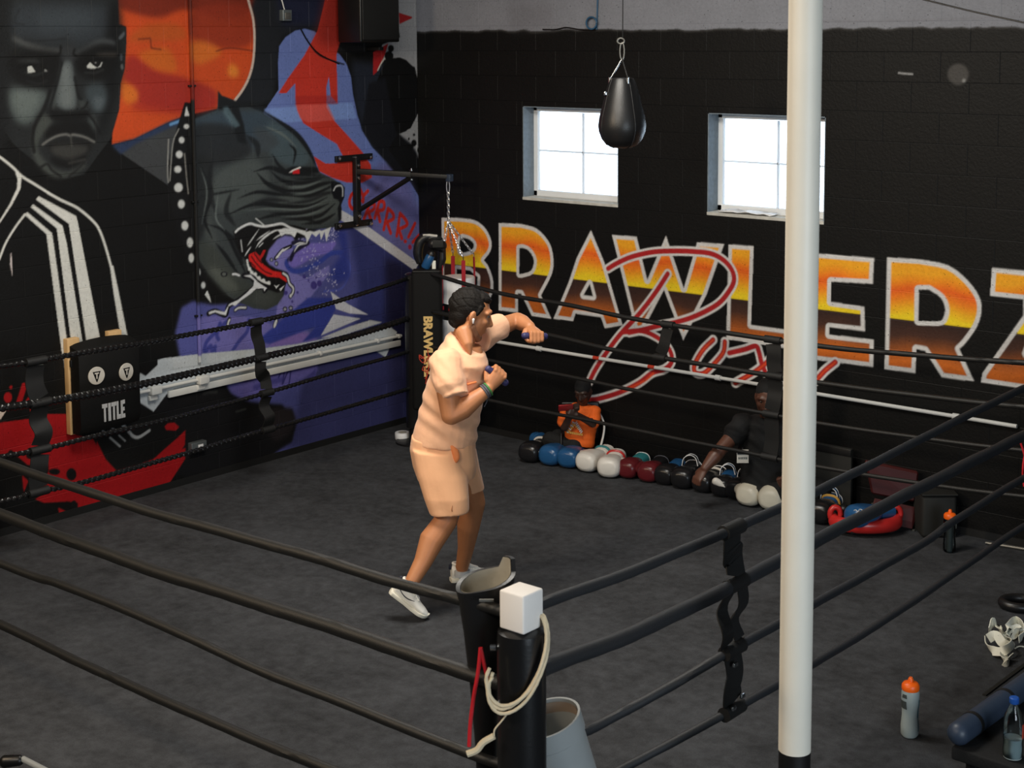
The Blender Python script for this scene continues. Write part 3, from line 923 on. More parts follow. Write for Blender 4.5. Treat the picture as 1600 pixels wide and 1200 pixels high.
for q, w in (([(436, 290), (470, 292), (500, 283)], 2.4), ([(446, 301), (480, 301), (510, 292)], 2), ([(380, 330), (420, 326), (470, 327), (510, 313)], 2.6), ([(430, 338), (470, 337), (505, 327)], 2.4), ([(340, 300), (336, 340), (350, 360)], 2.4), ([(312, 262), (322, 300), (314, 350)], 2), ([(410, 196), (440, 210), (462, 230)], 3)):
    P.stroke(q, w * 1.3, (98, 106, 104), 1, .85, taper=True)
P.poly(Dd([(940, 132), (1000, 140), (1030, 172), (1026, 232), (1006, 282), (990, 250), (960, 240), (948, 200)]), (20, 22, 26), 1)
P.poly(Dd([(1006, 250), (1010, 370), (990, 385), (985, 300)]), (22, 24, 28), 1)
P.stroke(Dd([(960, 190), (975, 165), (1005, 160), (1016, 180), (1016, 225)]), 2.2, (186, 188, 188))
P.poly(Dd([(640, 70), (700, 40), (860, 45), (870, 80), (740, 95), (650, 90)]), (24, 26, 28), 2)
P.poly(Dd([(702, 62), (745, 55), (748, 84), (705, 86)]), (192, 30, 36))
P.poly(Dd([(678, 80), (700, 62), (752, 40), (756, 50), (712, 66), (696, 78)]), (208, 204, 200))
# mouth
P.poly(Dm([(420, 210), (520, 140), (620, 120), (740, 150), (920, 120), (1050, 170), (1160, 210), (1190, 290), (1120, 250), (1040, 250), (960, 250), (880, 290), (800, 370), (740, 470), (730, 540), (800, 610), (900, 640), (980, 690), (980, 740), (940, 830), (880, 850), (760, 800), (640, 700), (570, 600), (540, 500), (480, 430), (440, 320)]), (21, 21, 22), 1)
P.poly(Dm([(880, 290), (960, 250), (1040, 262), (1060, 300), (1000, 420), (960, 520), (900, 600), (800, 560), (760, 500), (790, 400)]), lav, 2)
P.stroke(Dm([(1020, 500), (1060, 420), (1160, 350), (1200, 330)]), 7, (30, 28, 50), 1)
P.stroke(Dm([(1040, 330), (1110, 320), (1180, 345)]), 6, (30, 28, 50), 1)
P.stroke(Dm([(445, 215), (490, 175), (590, 130), (660, 145), (740, 158), (830, 145), (930, 130), (1010, 170), (1100, 200), (1170, 215)]), 3.4, (206, 208, 208))
P.stroke(Dm([(655, 75), (700, 110), (745, 150)]), 1.6, (200, 202, 200))
P.poly(Dm([(880, 195), (960, 175), (1060, 190), (1150, 215), (1180, 260), (1160, 250), (1110, 225), (1085, 215), (1060, 270), (1020, 240), (960, 235), (920, 260), (900, 215)]), (206, 208, 208))
P.poly(Dm([(1150, 225), (1220, 205), (1260, 215), (1320, 195), (1340, 205), (1440, 165), (1420, 220), (1390, 320), (1372, 210), (1335, 300), (1322, 225), (1280, 265), (1240, 230), (1195, 320), (1185, 345), (1180, 280)]), (208, 210, 210))
for q, w in (([(655, 385), (690, 330), (760, 260), (850, 205), (920, 190)], 3.2), ([(565, 365), (610, 300), (690, 185)], 1.8), ([(660, 305), (720, 260), (800, 205)], 2), ([(830, 295), (890, 255), (940, 235)], 2), ([(540, 470), (570, 420), (605, 370)], 2.2), ([(690, 370), (730, 330)], 1.6), ([(500, 300), (515, 420)], 1.6), ([(1185, 340), (1110, 350), (1080, 380), (1055, 425)], 2.6), ([(1050, 355), (1110, 330), (1185, 335)], 2.2)):
    P.stroke(Dm(q), w, (204, 206, 206), 0, 1, taper=True)
P.poly(Dm([(585, 450), (640, 425), (700, 500), (740, 560), (830, 620), (940, 640), (985, 690), (980, 740), (900, 690), (780, 680), (700, 630), (620, 570), (585, 510)]), (196, 36, 34), 0)
P.poly(Dm([(650, 420), (700, 470), (735, 400), (760, 405), (730, 470), (700, 510), (660, 470)]), (176, 34, 34))
for q in ([(610, 470), (660, 540), (740, 620), (820, 655)], [(640, 440), (690, 510), (720, 540)], [(600, 530), (650, 580)]):
    P.stroke(Dm(q), 1.8, (40, 18, 20))
P.stroke(Dm([(565, 510), (580, 580), (620, 640), (670, 690), (730, 730), (800, 755)]), 3.2, (206, 208, 206))
for x, y in ((590, 600), (615, 640), (650, 655), (690, 695), (735, 720), (790, 745)):
    P.dot(300 + x / 6.667, 330 + y / 6.667, 2.6, 2.8, (208, 210, 208))
P.poly(Dm([(845, 765), (870, 780), (905, 760), (870, 805)]), (206, 208, 206))
P.poly(Dm([(900, 810), (955, 770), (915, 832)]), (206, 208, 206))
for q, w in (([(940, 645), (985, 680), (1005, 750), (1045, 800), (1040, 850), (1015, 885)], 7), ([(165, 1065), (230, 1040), (300, 1070), (345, 1075), (375, 985), (470, 930), (560, 860), (640, 790), (650, 720), (600, 680), (530, 670)], 8), ([(645, 790), (720, 790), (765, 805), (745, 830)], 7), ([(440, 1030), (480, 1005), (550, 1005)], 6), ([(860, 490), (900, 440), (940, 400), (1020, 365)], 6), ([(365, 1180), (380, 1120)], 6), ([(850, 1190), (870, 1140)], 7)):
    P.stroke(Dm(q), w, (22, 22, 28), 0)
P.stroke(Dm([(940, 645), (985, 680), (1005, 750), (1045, 800), (1040, 850), (1015, 885)]), 3, (206, 208, 210))
P.dot(300 + 1018 / 6.667, 330 + 880 / 6.667, 1.8, 2.6, (206, 208, 210))
P.poly(Dm([(530, 672), (600, 660), (640, 700), (680, 740), (770, 800), (745, 832), (735, 800), (660, 805), (600, 860), (500, 930), (440, 985), (410, 970), (370, 990), (345, 1082), (290, 1070), (235, 1050), (170, 1072), (165, 1050), (230, 1030), (330, 1050), (360, 1000), (380, 965), (470, 925), (560, 850), (630, 780), (640, 720), (600, 690)]), (204, 206, 208))
P.stroke(Dm([(440, 1030), (480, 1005), (550, 1003)]), 2.6, (204, 206, 208))
P.stroke(Dm([(415, 655), (450, 655), (485, 670)]), 2.8, (204, 206, 208))
P.poly(Dm([(860, 485), (900, 430), (935, 390), (950, 395), (1020, 365), (960, 410), (930, 425), (890, 480), (865, 495)]), (206, 208, 210))
P.stroke(Dm([(362, 1190), (372, 1150), (382, 1130)]), 3, (204, 206, 208))
P.dot(300 + 860 / 6.667, 330 + 1170 / 6.667, 2, 7, (204, 206, 208), rot=.3)
for x, y, rx, ry in ((325, 655, 5.5, 4.5), (820, 505, 3, 3.4), (870, 545, 3, 4), (960, 1020, 3.6, 4.4), (1020, 1008, 3.6, 4)):
    P.dot(300 + x / 6.667, 330 + y / 6.667, rx, ry, (22, 22, 28))
    P.dot(300 + x / 6.667, 330 + y / 6.667, rx * .55, ry * .55, (150, 152, 160) if x != 325 else (88, 92, 88))
# growl lettering
red = (186, 44, 38)
for q in ([(230, 600), (205, 640), (165, 625), (148, 575), (165, 510), (200, 480), (215, 485)], [(245, 450), (275, 520), (275, 570)], [(275, 520), (320, 470)], [(232, 545), (250, 560)],
          [(335, 600), (285, 730)], [(335, 600), (380, 590), (375, 640), (322, 670)], [(325, 665), (348, 735)], [(428, 568), (385, 722)], [(428, 565), (470, 575), (468, 640), (410, 655)], [(412, 655), (435, 755)],
          [(510, 640), (470, 830)], [(510, 635), (555, 680), (558, 730), (500, 760)], [(500, 760), (535, 865)], [(622, 685), (592, 890)], [(622, 680), (675, 740), (685, 790), (608, 830)], [(612, 830), (640, 915)],
          [(762, 775), (702, 900)], [(800, 885), (742, 950)]):
    P.stroke(L8(q), 6.0, red)
P.dot(520 + 672 / 6, 220 + 942 / 6, 2.6, 3, red)
P.dot(520 + 715 / 6, 220 + 995 / 6, 3, 4, (160, 40, 66))
# corner: bare pale wall, black round shape, red tips
P.poly(Hh([(300, -60), (560, -60), (560, 1300), (515, 1165), (505, 1150), (470, 1040), (400, 960), (350, 895), (430, 860), (488, 740), (490, 600), (460, 450), (330, 388), (255, 400), (200, 480), (240, 300), (360, 250)]), (146, 146, 148))
P.poly(Hh([(350, 85), (440, 112), (440, 122), (355, 162)]), (150, 30, 32))
P.poly(Hh([(178, 505), (180, 350), (280, 290), (260, 360), (205, 480)]), (160, 34, 36))
P.stroke(Hh([(265, 380), (235, 420), (210, 470)]), 2.2, (196, 190, 180))
P.dot(540 + 345 / 4.2875, 640 / 4.2875, 35, 60, (17, 17, 18))
P.poly(Hh([(150, 560), (260, 520), (330, 880), (430, 960), (470, 1020), (515, 1165), (330, 1165), (180, 980), (100, 860)]), (24, 25, 30), 3)
P.poly(Hh([(345, 890), (400, 955), (470, 1035), (512, 1160), (400, 1160), (280, 1000)]), (20, 20, 22), 1)
for x, y, rx, ry in ((298, 325, 20, 24), (285, 375, 30, 32), (452, 958, 18, 24), (425, 985, 24, 22), (488, 1005, 14, 22), (453, 903, 8, 10), (418, 930, 6, 10)):
    P.dot(540 + x / 4.2875, y / 4.2875, rx / 4.2875, ry / 4.2875, (18, 18, 19))
# red shoe sole shape low left
RED = (152, 22, 26)
P.poly(R3([(-40, 455), (30, 440), (220, 415), (235, 395), (320, 385), (470, 385), (520, 530), (640, 560), (720, 700), (800, 800), (1060, 700), (1282, 620), (1278, 700), (1180, 850), (1010, 1065), (900, 1110), (760, 1150), (540, 1090), (535, 1000), (470, 990), (300, 1000), (240, 975), (330, 920), (240, 780), (130, 690), (-40, 690)]), RED)
P.poly(S5([(280, 985), (330, 1000), (450, 1230), (560, 1290), (800, 1200), (1060, 940), (900, 800), (500, 700), (270, 800)]), BLK)
P.poly(S5([(1082, 938), (1076, 1060), (1000, 1180), (880, 1400), (760, 1400), (800, 1210)]), RED)
P.poly(E_([(600, 758), (655, 870), (722, 942), (860, 905), (950, 870), (1150, 695), (1145, 770), (1060, 890), (910, 1092), (800, 1132), (640, 1000), (600, 900)]), RED)
P.poly(E_([(600, 700), (612, 765), (655, 868), (722, 942), (850, 900), (955, 868), (1100, 735), (1000, 620)]), BLK)
for x, y, rx, ry in ((49, 270, 28, 36), (70, 200, 11, 12), (218, 352, 15, 20)):
    P.dot(x / 4.444, 560 + y / 4.444, rx / 4.444, ry / 4.444, RED)
P.poly(R3([(100, 325), (150, 170), (178, 165), (175, 210), (140, 320)]), RED)
P.poly(R3([(158, 315), (215, 235), (262, 212), (258, 260), (225, 305)]), RED)
P.poly(R3([(-10, 320), (35, 365), (0, 420), (-10, 420)]), (196, 180, 168))
P.poly(R3([(0, 700), (60, 640), (130, 690), (148, 820), (150, 930), (0, 950), (-40, 800)]), BLK)
for x, y, rx, ry in ((490, 803, 36, 44), (372, 785, 40, 24), (195, 770, 26, 34), (200, 660, 28, 38), (508, 1015, 22, 32), (70, 660, 22, 26), (290, 760, 44, 60), (200, 880, 40, 60)):
    P.dot(x / 4.444, 560 + y / 4.444, rx / 4.444, ry / 4.444, BLK)
P.poly(R3([(148, 810), (190, 850), (160, 925)]), RED)
P.poly(R3([(262, 870), (300, 880), (272, 905)]), RED)
P.poly(R3([(400, 1035), (450, 1060), (490, 1110), (430, 1122), (405, 1090)]), RED)
P.poly(S5([(905, 905), (930, 880), (985, 872), (1028, 910), (1000, 940), (920, 935)]), RED)
for q, w in (([(600, 950), (640, 990), (690, 995), (775, 940)], 4.2), ([(545, 885), (575, 925)], 4.6), ([(440, 1000), (525, 1075)], 2.4), ([(515, 980), (570, 1030)], 1.8), ([(375, 940), (400, 965)], 1.8), ([(450, 910), (485, 945)], 1.8)):
    P.stroke(S5(q), w, (150, 152, 152))
LW.finish(1.18)

# ---- back wall
BW = Painter(1, 0.0, 6.3, 3.9, base=(13, 13, 13))
P = BW
rs = random.Random(11)
edge = [(640 + 12 * i, 48.5 - 6.0 * i / 80 + rs.uniform(-1.8, 1.8)) for i in range(86)]
P.poly([(640, -40), (1700, -40)] + [(1700, 40)] + edge[::-1], (120, 122, 129))
P.poly([(790, 5), (860, 0), (870, 40), (800, 44)], (104, 104, 110), 16, .6)
P.stroke([(x, y + 1.5) for x, y in edge], 2.0, (84, 82, 80), 1, .6)
P.stroke([(1282, 33), (1420, 32), (1640, 24)], 1.6, (112, 112, 118), 1, .8)
P.poly([(1290, 181), (1640, 190), (1640, 196), (1290, 186)], (10, 10, 10), 2, .8)
P.dot(1498, 116, 17, 17, (62, 60, 58), 2)
P.dot(1507, 126, 3, 3, (120, 120, 118), 1)
P.stroke([(1405, 114), (1427, 116)], 1.8, (150, 150, 150))
Z3, Z4, Z5 = Tz(640, 300, 4), Tz(900, 330, 4), Tz(1200, 350, 4)
letters = [
    (Z3(spline([(205, 160), (330, 163), (420, 180), (482, 232), (516, 310), (508, 372), (468, 425)], 4).tolist() + spline([(468, 425), (500, 470), (527, 560), (515, 650), (440, 705), (205, 690)], 4).tolist()), [Z3(spline([(322, 290), (370, 292), (404, 320), (402, 350), (372, 372), (322, 372)], 3, True).tolist()), Z3([(300, 478), (380, 488), (430, 530), (428, 580), (390, 600), (300, 592)])]),
    (Z3([(562, 193)] + spline([(700, 199), (800, 230), (880, 320), (904, 430), (890, 520), (826, 645)], 4).tolist() + [(890, 790), (768, 772), (702, 634), (682, 632), (682, 752), (562, 738)]), [Z3([(690, 350)] + spline([(712, 348), (752, 368), (782, 425), (765, 490), (705, 512)], 3).tolist() + [(690, 512)])]),
    (Z3([(1138, 238), (1222, 440), (1336, 832), (1225, 850), (1200, 782), (1042, 758), (1026, 806), (904, 790), (1000, 560), (1050, 410)]), [Z3([(1131, 572), (1152, 652), (1090, 645)])]),
    (Z4([(230, 148), (383, 158), (450, 430), (567, 152), (678, 482), (762, 193), (930, 205), (820, 520), (675, 806), (555, 490), (420, 745), (375, 735)]), []),
    (Z4([(958, 207), (1115, 218), (1098, 710), (1330, 742), (1330, 858), (1000, 806), (945, 800)]), []),
    (Z5([(170, 172), (667, 212), (658, 372), (398, 358), (396, 486), (606, 516), (610, 668), (388, 643), (386, 690), (664, 722), (662, 892), (150, 828)]), []),
    (Z5([(750, 208)] + spline([(950, 220), (1130, 258), (1250, 350), (1322, 450), (1338, 540), (1310, 640), (1240, 740), (1200, 780)], 3).tolist() + [(1292, 982), (1090, 955), (985, 790), (932, 780), (924, 930), (733, 905)]), [Z5([(946, 408)] + spline([(1010, 408), (1085, 460), (1112, 530), (1095, 596), (1060, 608)], 3).tolist() + [(944, 605)])]),
    (Z5([(1405, 272), (1790, 312), (1770, 440), (1620, 810), (1790, 835), (1780, 1055), (1335, 988), (1345, 930), (1600, 570), (1600, 470), (1392, 447)]), []),
]
Zs = 1.386


def sunset(zz, xx):
    zs = np.array([-0.42, -0.28, -0.21, -0.10, -0.02, 0.0, 0.004, 0.03, 0.09, 0.15, 0.21, 0.26, 0.32, 0.45])
    cs = np.array([(150, 72, 28), (186, 96, 34), (150, 80, 36), (66, 42, 34), (50, 34, 30), (48, 33, 30), (232, 192, 36), (232, 190, 36), (228, 160, 34), (220, 122, 32), (214, 92, 30), (224, 126, 30), (226, 152, 34), (224, 148, 34)], float)
    n = np.sin(xx * 9.0) * 0.012 + np.sin(xx * 23.0 + 1.0) * 0.007
    d = zz - Zs
    d = d + np.where(d > 0.03, n, np.where(d < -0.03, n, 0))
    return np.stack([np.interp(d, zs, cs[:, k]) for k in range(3)], -1)


def edge_dist(polys, X, Y):
    d = np.full(X.shape, 1e9, np.float32)
    for q in polys:
        for i in range(len(q)):
            a, b = q[i], q[(i + 1) % len(q)]
            e = b - a
            if e @ e < 1e-9: continue
            t = np.clip(((X - a[0]) * e[0] + (Y - a[1]) * e[1]) / (e @ e), 0, 1)
            d = np.minimum(d, np.hypot(X - a[0] - t * e[0], Y - a[1] - t * e[1]))
    return d


for out, holes in letters:
    q, hs = P.uv(out), [P.uv(h) for h in holes]
    mk = P.mask(q, hs)
    if mk is None: continue
    k, x0, y0 = mk
    h, w = k.shape
    X, Y = np.meshgrid(np.arange(x0, x0 + w) + .5, np.arange(y0, y0 + h) + .5)
    d = edge_dist([q, *hs], X, Y) * P.res
    P.blend(mk, (192, 190, 188))
    col = sunset(Y * P.res, X * P.res + P.s0)
    inner = (k * np.clip((d - 0.028) / 0.004, 0, 1))[..., None].astype(np.float32)
    reg = P.a[y0:y0 + h, x0:x0 + w]
    reg += inner * (col.astype(np.float32) - reg)
script = [
    Z4([(205, 358), (260, 325), (350, 285), (480, 255), (600, 248), (720, 250), (840, 262), (920, 300), (975, 360), (992, 430), (960, 500), (890, 580), (760, 650), (640, 690), (520, 715), (430, 738), (335, 758)]),
    Z4([(578, 390), (500, 510), (400, 640), (280, 770), (190, 890), (125, 990), (88, 1065)]),
    Z4([(300, 755), (420, 748), (530, 800), (592, 870), (602, 940), (560, 985), (480, 1010), (400, 1070), (280, 1130), (150, 1170), (84, 1178)]),
    Z4([(862, 802), (795, 870), (745, 960), (752, 1008), (805, 1010), (870, 950), (925, 880), (935, 815)]),
    Z4([(962, 885), (1060, 862), (1128, 842), (1148, 880), (1165, 950), (1190, 1010)]),
    Z4([(1240, 900), (1190, 950), (1110, 1010), (1000, 1072)]),
    Z5([(425, 862), (360, 915), (290, 985), (220, 1000), (120, 985)]),
]
for s in script: P.stroke(s, 13.5, (196, 194, 192))
for s in script: P.stroke(s, 7.0, (158, 34, 36))
for i in (3, 5, 6): P.stroke(script[i], 2.6, (206, 74, 36), 1)
P.stroke(Z4([(300, 1120), (430, 1060), (490, 1010)]), 3, (206, 70, 36), 1)
BW.finish(1.2)


# ------------------------------------------------------------------ walls built of blocks
def slab(name, boxes, material, label=None):
    mb = MB()
    for lo, hi in boxes:
        lo, hi = np.array(lo, float), np.array(hi, float)
        mb.box((lo + hi) / 2, hi - lo)
    o = mb.build(name, material, None, smooth=False, fix=False)
    tag(o, label, None, None, 'structure')
    return o


ROOM_X, ROOM_Y, ROOM_Z = 12.0, -13.0, 4.8
floor = slab('floor', [((-0.3, ROOM_Y, -0.1), (ROOM_X, 0.3, 0.0))], M['floor'], 'mottled charcoal carpet covering the gym floor inside and around the ring')
wall_left = slab('wall_left', [((-0.3, ROOM_Y, 0), (0.0, 0.3, ROOM_Z))], M['black_wall'], 'painted block wall with a portrait and a snarling dog mural')
WIN = [(1.17, 2.12, 1.985, 2.74), (2.925, 3.885, 1.985, 2.735)]
wb = [((0.0, 0.0, 0.0), (ROOM_X, 0.2, 1.985)), ((0.0, 0.0, 2.74), (ROOM_X, 0.2, ROOM_Z)), ((0.0, 0.0, 1.985), (1.17, 0.2, 2.74)), ((2.12, 0.0, 1.985), (2.925, 0.2, 2.74)), ((3.885, 0.0, 1.985), (ROOM_X, 0.2, 2.74))]
wall_back = slab('wall_back', wb, M['black_wall'], 'black block wall with big sunset lettering and two small windows')
slab('wall_right', [((ROOM_X, ROOM_Y, 0), (ROOM_X + 0.2, 0.3, ROOM_Z))], M['grey_wall'])
slab('wall_front', [((-0.3, ROOM_Y - 0.2, 0), (ROOM_X + 0.2, ROOM_Y, ROOM_Z))], M['grey_wall'])
slab('ceiling', [((-0.3, ROOM_Y, ROOM_Z), (ROOM_X + 0.2, 0.3, ROOM_Z + 0.1))], M['ceiling'])


def block_mesh(P, ax, s0, s1, z0, z1, step, name):
    g, proud, deep = 0.0035, 0.010, (0.0072 if ax == 0 else 0.0084)
    w, h = s1 - s0, z1 - z0

    def axis(n, L):
        core = np.linspace(g, L - g, max(2, n))
        return np.concatenate([[0], core, [L]])
    if step is None:
        sx, sz = axis(2, w), axis(2, h)
    else:
        sx, sz = axis(int(math.ceil(w / step)) + 1, w), axis(int(math.ceil(h / step)) + 1, h)
    S, Zz = np.meshgrid(sx + s0, sz + z0)
    nz, nx = S.shape
    D = np.full(S.shape, proud); D[0] = D[-1] = deep; D[:, 0] = D[:, -1] = deep
    col = P.sample(S, Zz)
    if ax == 0: co = np.stack([D, S, Zz], -1)
    else: co = np.stack([S, -D, Zz], -1)
    idx = np.arange(nz * nx).reshape(nz, nx)
    a, b, c, d = idx[:-1, :-1], idx[:-1, 1:], idx[1:, 1:], idx[1:, :-1]
    q = np.stack([a, b, c, d], -1).reshape(-1, 4)
    nf = len(q)
    me = bpy.data.meshes.new(name)
    me.vertices.add(nz * nx)
    me.vertices.foreach_set('co', co.astype(np.float32).ravel())
    me.loops.add(nf * 4)
    me.loops.foreach_set('vertex_index', q.astype(np.int32).ravel())
    me.polygons.add(nf)
    me.polygons.foreach_set('loop_start', np.arange(0, nf * 4, 4, dtype=np.int32))
    at = me.attributes.new('paint', 'FLOAT_COLOR', 'POINT')
    at.data.foreach_set('color', np.concatenate([col, np.ones((nz, nx, 1))], -1).astype(np.float32).ravel())
    me.update(calc_edges=True)
    me.shade_flat()
    me.materials.append(M['paint'])
    return me


def lay_blocks(P, ax, parent, sa, sb, phase, zoff, ztop, holes=()):
    k = 0
    z = zoff - 0.2
    while z < ztop:
        z0, z1 = max(0.0, z), min(z + 0.2, ztop)
        s = sa - 0.4 + ((phase + 0.2 * (k % 2)) % 0.4)
        while s < sb:
            s0, s1 = max(s, sa), min(s + 0.4, sb)
            if s1 - s0 > 0.015 and z1 - z0 > 0.015:
                pieces = [(s0, s1, z0, z1)]
                for (hx0, hx1, hz0, hz1) in holes:
                    nxt = []
                    for (p0, p1, q0, q1) in pieces:
                        if p1 <= hx0 or p0 >= hx1 or q1 <= hz0 or q0 >= hz1:
                            nxt.append((p0, p1, q0, q1)); continue
                        if p0 < hx0: nxt.append((p0, hx0, q0, q1))
                        if p1 > hx1: nxt.append((hx1, p1, q0, q1))
                        m0, m1 = max(p0, hx0), min(p1, hx1)
                        if q0 < hz0: nxt.append((m0, m1, q0, hz0))
                        if q1 > hz1: nxt.append((m0, m1, hz1, q1))
                    pieces = nxt
                for (p0, p1, q0, q1) in pieces:
                    if p1 - p0 < 0.012 or q1 - q0 < 0.012: continue
                    i0, i1 = int(max(0, (p0 - P.s0) / P.tres)), int(max(0, (p1 - P.s0) / P.tres)) + 1
                    j0, j1 = int(q0 / P.tres), int(q1 / P.tres) + 1
                    sub = P.tex[j0:j1, i0:i1]
                    rough = sub.size == 0 or float((sub.max((0, 1)) - sub.min((0, 1))).max()) < 0.012
                    me = block_mesh(P, ax, p0, p1, q0, q1, None if rough else 0.0062, 'block')
                    o = bpy.data.objects.new('block', me)
                    COL.objects.link(o)
                    o.parent = parent
            s += 0.4
        z += 0.2
        k += 1


lay_blocks(LW, 0, wall_left, -4.9, 0.0, 0.27, 0.18, 3.9)
lay_blocks(BW, 1, wall_back, 0.012, 6.3, 0.1, 0.18, 3.9, WIN)

# ------------------------------------------------------------------ windows
for i, (x0, x1, z0, z1) in enumerate(WIN):
    w = thing('window_%d' % (i + 1), ((x0 + x1) / 2, 0.2, z0), None, None, kind='structure')
    w['label'] = ['left small white sash window in the black wall', 'right small white sash window partly behind the white column'][i]
    mb = MB()
    t = 0.008
    mb.box((x0 + t / 2, 0.06, (z0 + z1) / 2), (t, 0.13, z1 - z0)); mb.box((x1 - t / 2, 0.06, (z0 + z1) / 2), (t, 0.13, z1 - z0))
    mb.box(((x0 + x1) / 2, 0.06, z1 - t / 2), (x1 - x0, 0.13, t))
    mb.build('reveal', M['reveal'], w, False)
    MB().box(((x0 + x1) / 2, 0.06, z0 + 0.012), (x1 - x0, 0.15, 0.024), bev=0.004).build('sill', M['sill'], w, False)
    fr = MB()
    fw, fd, yc = 0.045, 0.05, 0.15
    fr.box((x0 + fw / 2, yc, (z0 + z1) / 2), (fw, fd, z1 - z0), bev=.006); fr.box((x1 - fw / 2, yc, (z0 + z1) / 2), (fw, fd, z1 - z0), bev=.006)
    fr.box(((x0 + x1) / 2, yc, z1 - fw / 2), (x1 - x0, fd, fw), bev=.006); fr.box(((x0 + x1) / 2, yc, z0 + 0.045), (x1 - x0, fd, 0.05), bev=.006)
    f = fr.build('window_frame', M['window_white'], w, False)
    xm, zm = x0 + (x1 - x0) * 0.52, z0 + (z1 - z0) * 0.52
    MB().box((xm, yc, (z0 + z1) / 2), (0.014, 0.02, z1 - z0 - 0.1), bev=.003).build('sash_bar', M['sash'], f, False)
    MB().box(((x0 + x1) / 2, yc, zm), (x1 - x0 - 0.1, 0.02, 0.014), bev=.003).build('sash_bar', M['sash'], f, False)
    for (a, b, c, d) in ((x0 + fw, xm - .007, zm + .007, z1 - fw), (xm + .007, x1 - fw, zm + .007, z1 - fw), (x0 + fw, xm - .007, z0 + .07, zm - .007), (xm + .007, x1 - fw, z0 + .07, zm - .007)):
        MB().box(((a + b) / 2, yc + 0.004, (c + d) / 2), (b - a, 0.004, d - c)).build('pane', M['pane'], f, False)
# crumpled plastic left on the right window's sill
mb = MB()
rs = random.Random(5)
pts = []
for i in range(9):
    for j in range(5):
        pts.append((3.02 + i * 0.055 + rs.uniform(-.015, .015), 0.0 + j * 0.028 + rs.uniform(-.008, .008) - 0.01, 2.011 + abs(rs.gauss(0, .009)) + (0.006 if 0 < i < 8 else 0)))
mb.add(pts, [(i * 5 + j, (i + 1) * 5 + j, (i + 1) * 5 + j + 1, i * 5 + j + 1) for i in range(8) for j in range(4)])
so = mb.single('plastic_sheet', M['white_plastic'], (3.2, 0.05, 2.01), 'crumpled white plastic scrap lying on the right window sill', 'plastic scrap')
so.modifiers.new('thick', 'SOLIDIFY').thickness = 0.002


def tex_colour(P, s, z, k=1.0):
    c = P.sample(np.array([[s]]), np.array([[z]]))[0, 0] * k
    return tuple(float(q) for q in c)


# ------------------------------------------------------------------ pipes on the walls
# upright conduit painted over with the mural: its paint is stored on its vertices
yp = -2.40
zs = np.arange(0.90, 3.9, 0.02)
rings, cols = [], []
for z in zs:
    rings.append([(0.026 + 0.014 * math.cos(t), yp + 0.014 * math.sin(t), z) for t in np.linspace(0, 2 * math.pi, 9)[:-1]])
    c = LW.sample(np.array([[yp + 0.03]]), np.array([[z]]))[0, 0] * (0.45 if z > 2.86 else 0.9)
    if 1.36 < z < 2.86: c = np.array([0.012, 0.012, 0.012])
    cols += [tuple(c)] * 8
mb = MB().rings(rings)
tr = thing('trim_1', (0.02, yp, 0.9), 'upright conduit painted over with the mural', None, kind='structure')
po = mb.build('conduit', M['paint'], tr)
at = po.data.attributes.new('paint', 'FLOAT_COLOR', 'POINT')
at.data.foreach_set('color', np.concatenate([np.array(cols), np.ones((len(cols), 1))], 1).astype(np.float32).ravel())
mb = MB()
for z in (1.25, 2.1, 2.95): mb.box((0.018, yp, z), (0.034, 0.06, 0.014), bev=.003)
mb.build('clip', M['black_steel'], tr)
# white conduit along the left wall with its channel
a, b = pl(206, 611, 0, 0), pl(622, 522, 0, 0)
zc = (a[2] + b[2]) / 2
tr = thing('trim_2', (0.03, -1.5, zc), 'white conduit and channel along the mural wall', None, kind='structure')
ya, yb = a[1], b[1]
MB().tube([(0.036, ya - 0.02, zc - 0.012), (0.036, yb, zc - 0.012)], 0.013, 10).build('conduit', M['conduit'], tr)
MB().box((0.022, (ya + yb) / 2 + .15, zc - 0.075), (0.024, yb - ya - .3, 0.05), bev=.004).build('channel', M['conduit'], tr)
for px in (236, 311):
    y = pl(px, 600, 0, 0)[1]
    MB().box((0.045, y, zc - 0.015), (0.06, 0.09, 0.06), bev=.008).build('junction_box', M['conduit'], tr)
    MB().box((0.03, y - .01, zc - 0.07), (0.03, 0.07, 0.04), bev=.006).build('bracket', M['conduit'], tr)
for y in (-1.2, -.55, -.3):
    MB().box((0.03, y, zc - .012), (0.04, 0.025, 0.034), bev=.004).build('clip', M['conduit'], tr)
# white conduit along the back wall
tr = thing('trim_3', (3, -0.03, 0.79), 'thin white conduit along the black wall under the lettering', None, kind='structure')
x0, x1 = pl(700, 517, 1, 0)[0], pl(1592, 667, 1, 0)[0]
MB().tube([(x0, -0.032, 0.79), (x1, -0.032, 0.79)], 0.014, 10).build('conduit', M['conduit'], tr)
for x in (pl(1497, 652, 1, 0)[0], 1.35, 3.05): MB().tube([(x - .022, -0.032, 0.79), (x + .022, -0.032, 0.79)], 0.021, 12).build('coupling', M['conduit'], tr)
for px in (936, 1022): 
    x = pl(px, 560, 1, 0)[0]
    MB().tube([(x - .03, -0.0325, 0.79), (x + .03, -0.0325, 0.79)], 0.0146, 10).build('painted_band', M['red_print'], tr, label='band of conduit painted red with the script')
# low black skirting strip against each wall
for nm, lo, hi in (('baseboard_left', (0.0, -5, 0), (0.022, -0.02, 0.05)), ('baseboard_back', (0.02, -0.022, 0), (6.3, 0, 0.05))):
    o = MB().box((np.array(lo) + hi) / 2, np.array(hi) - lo).build(nm, M['black_wall'], None, False); tag(o, None, None, None, 'structure')


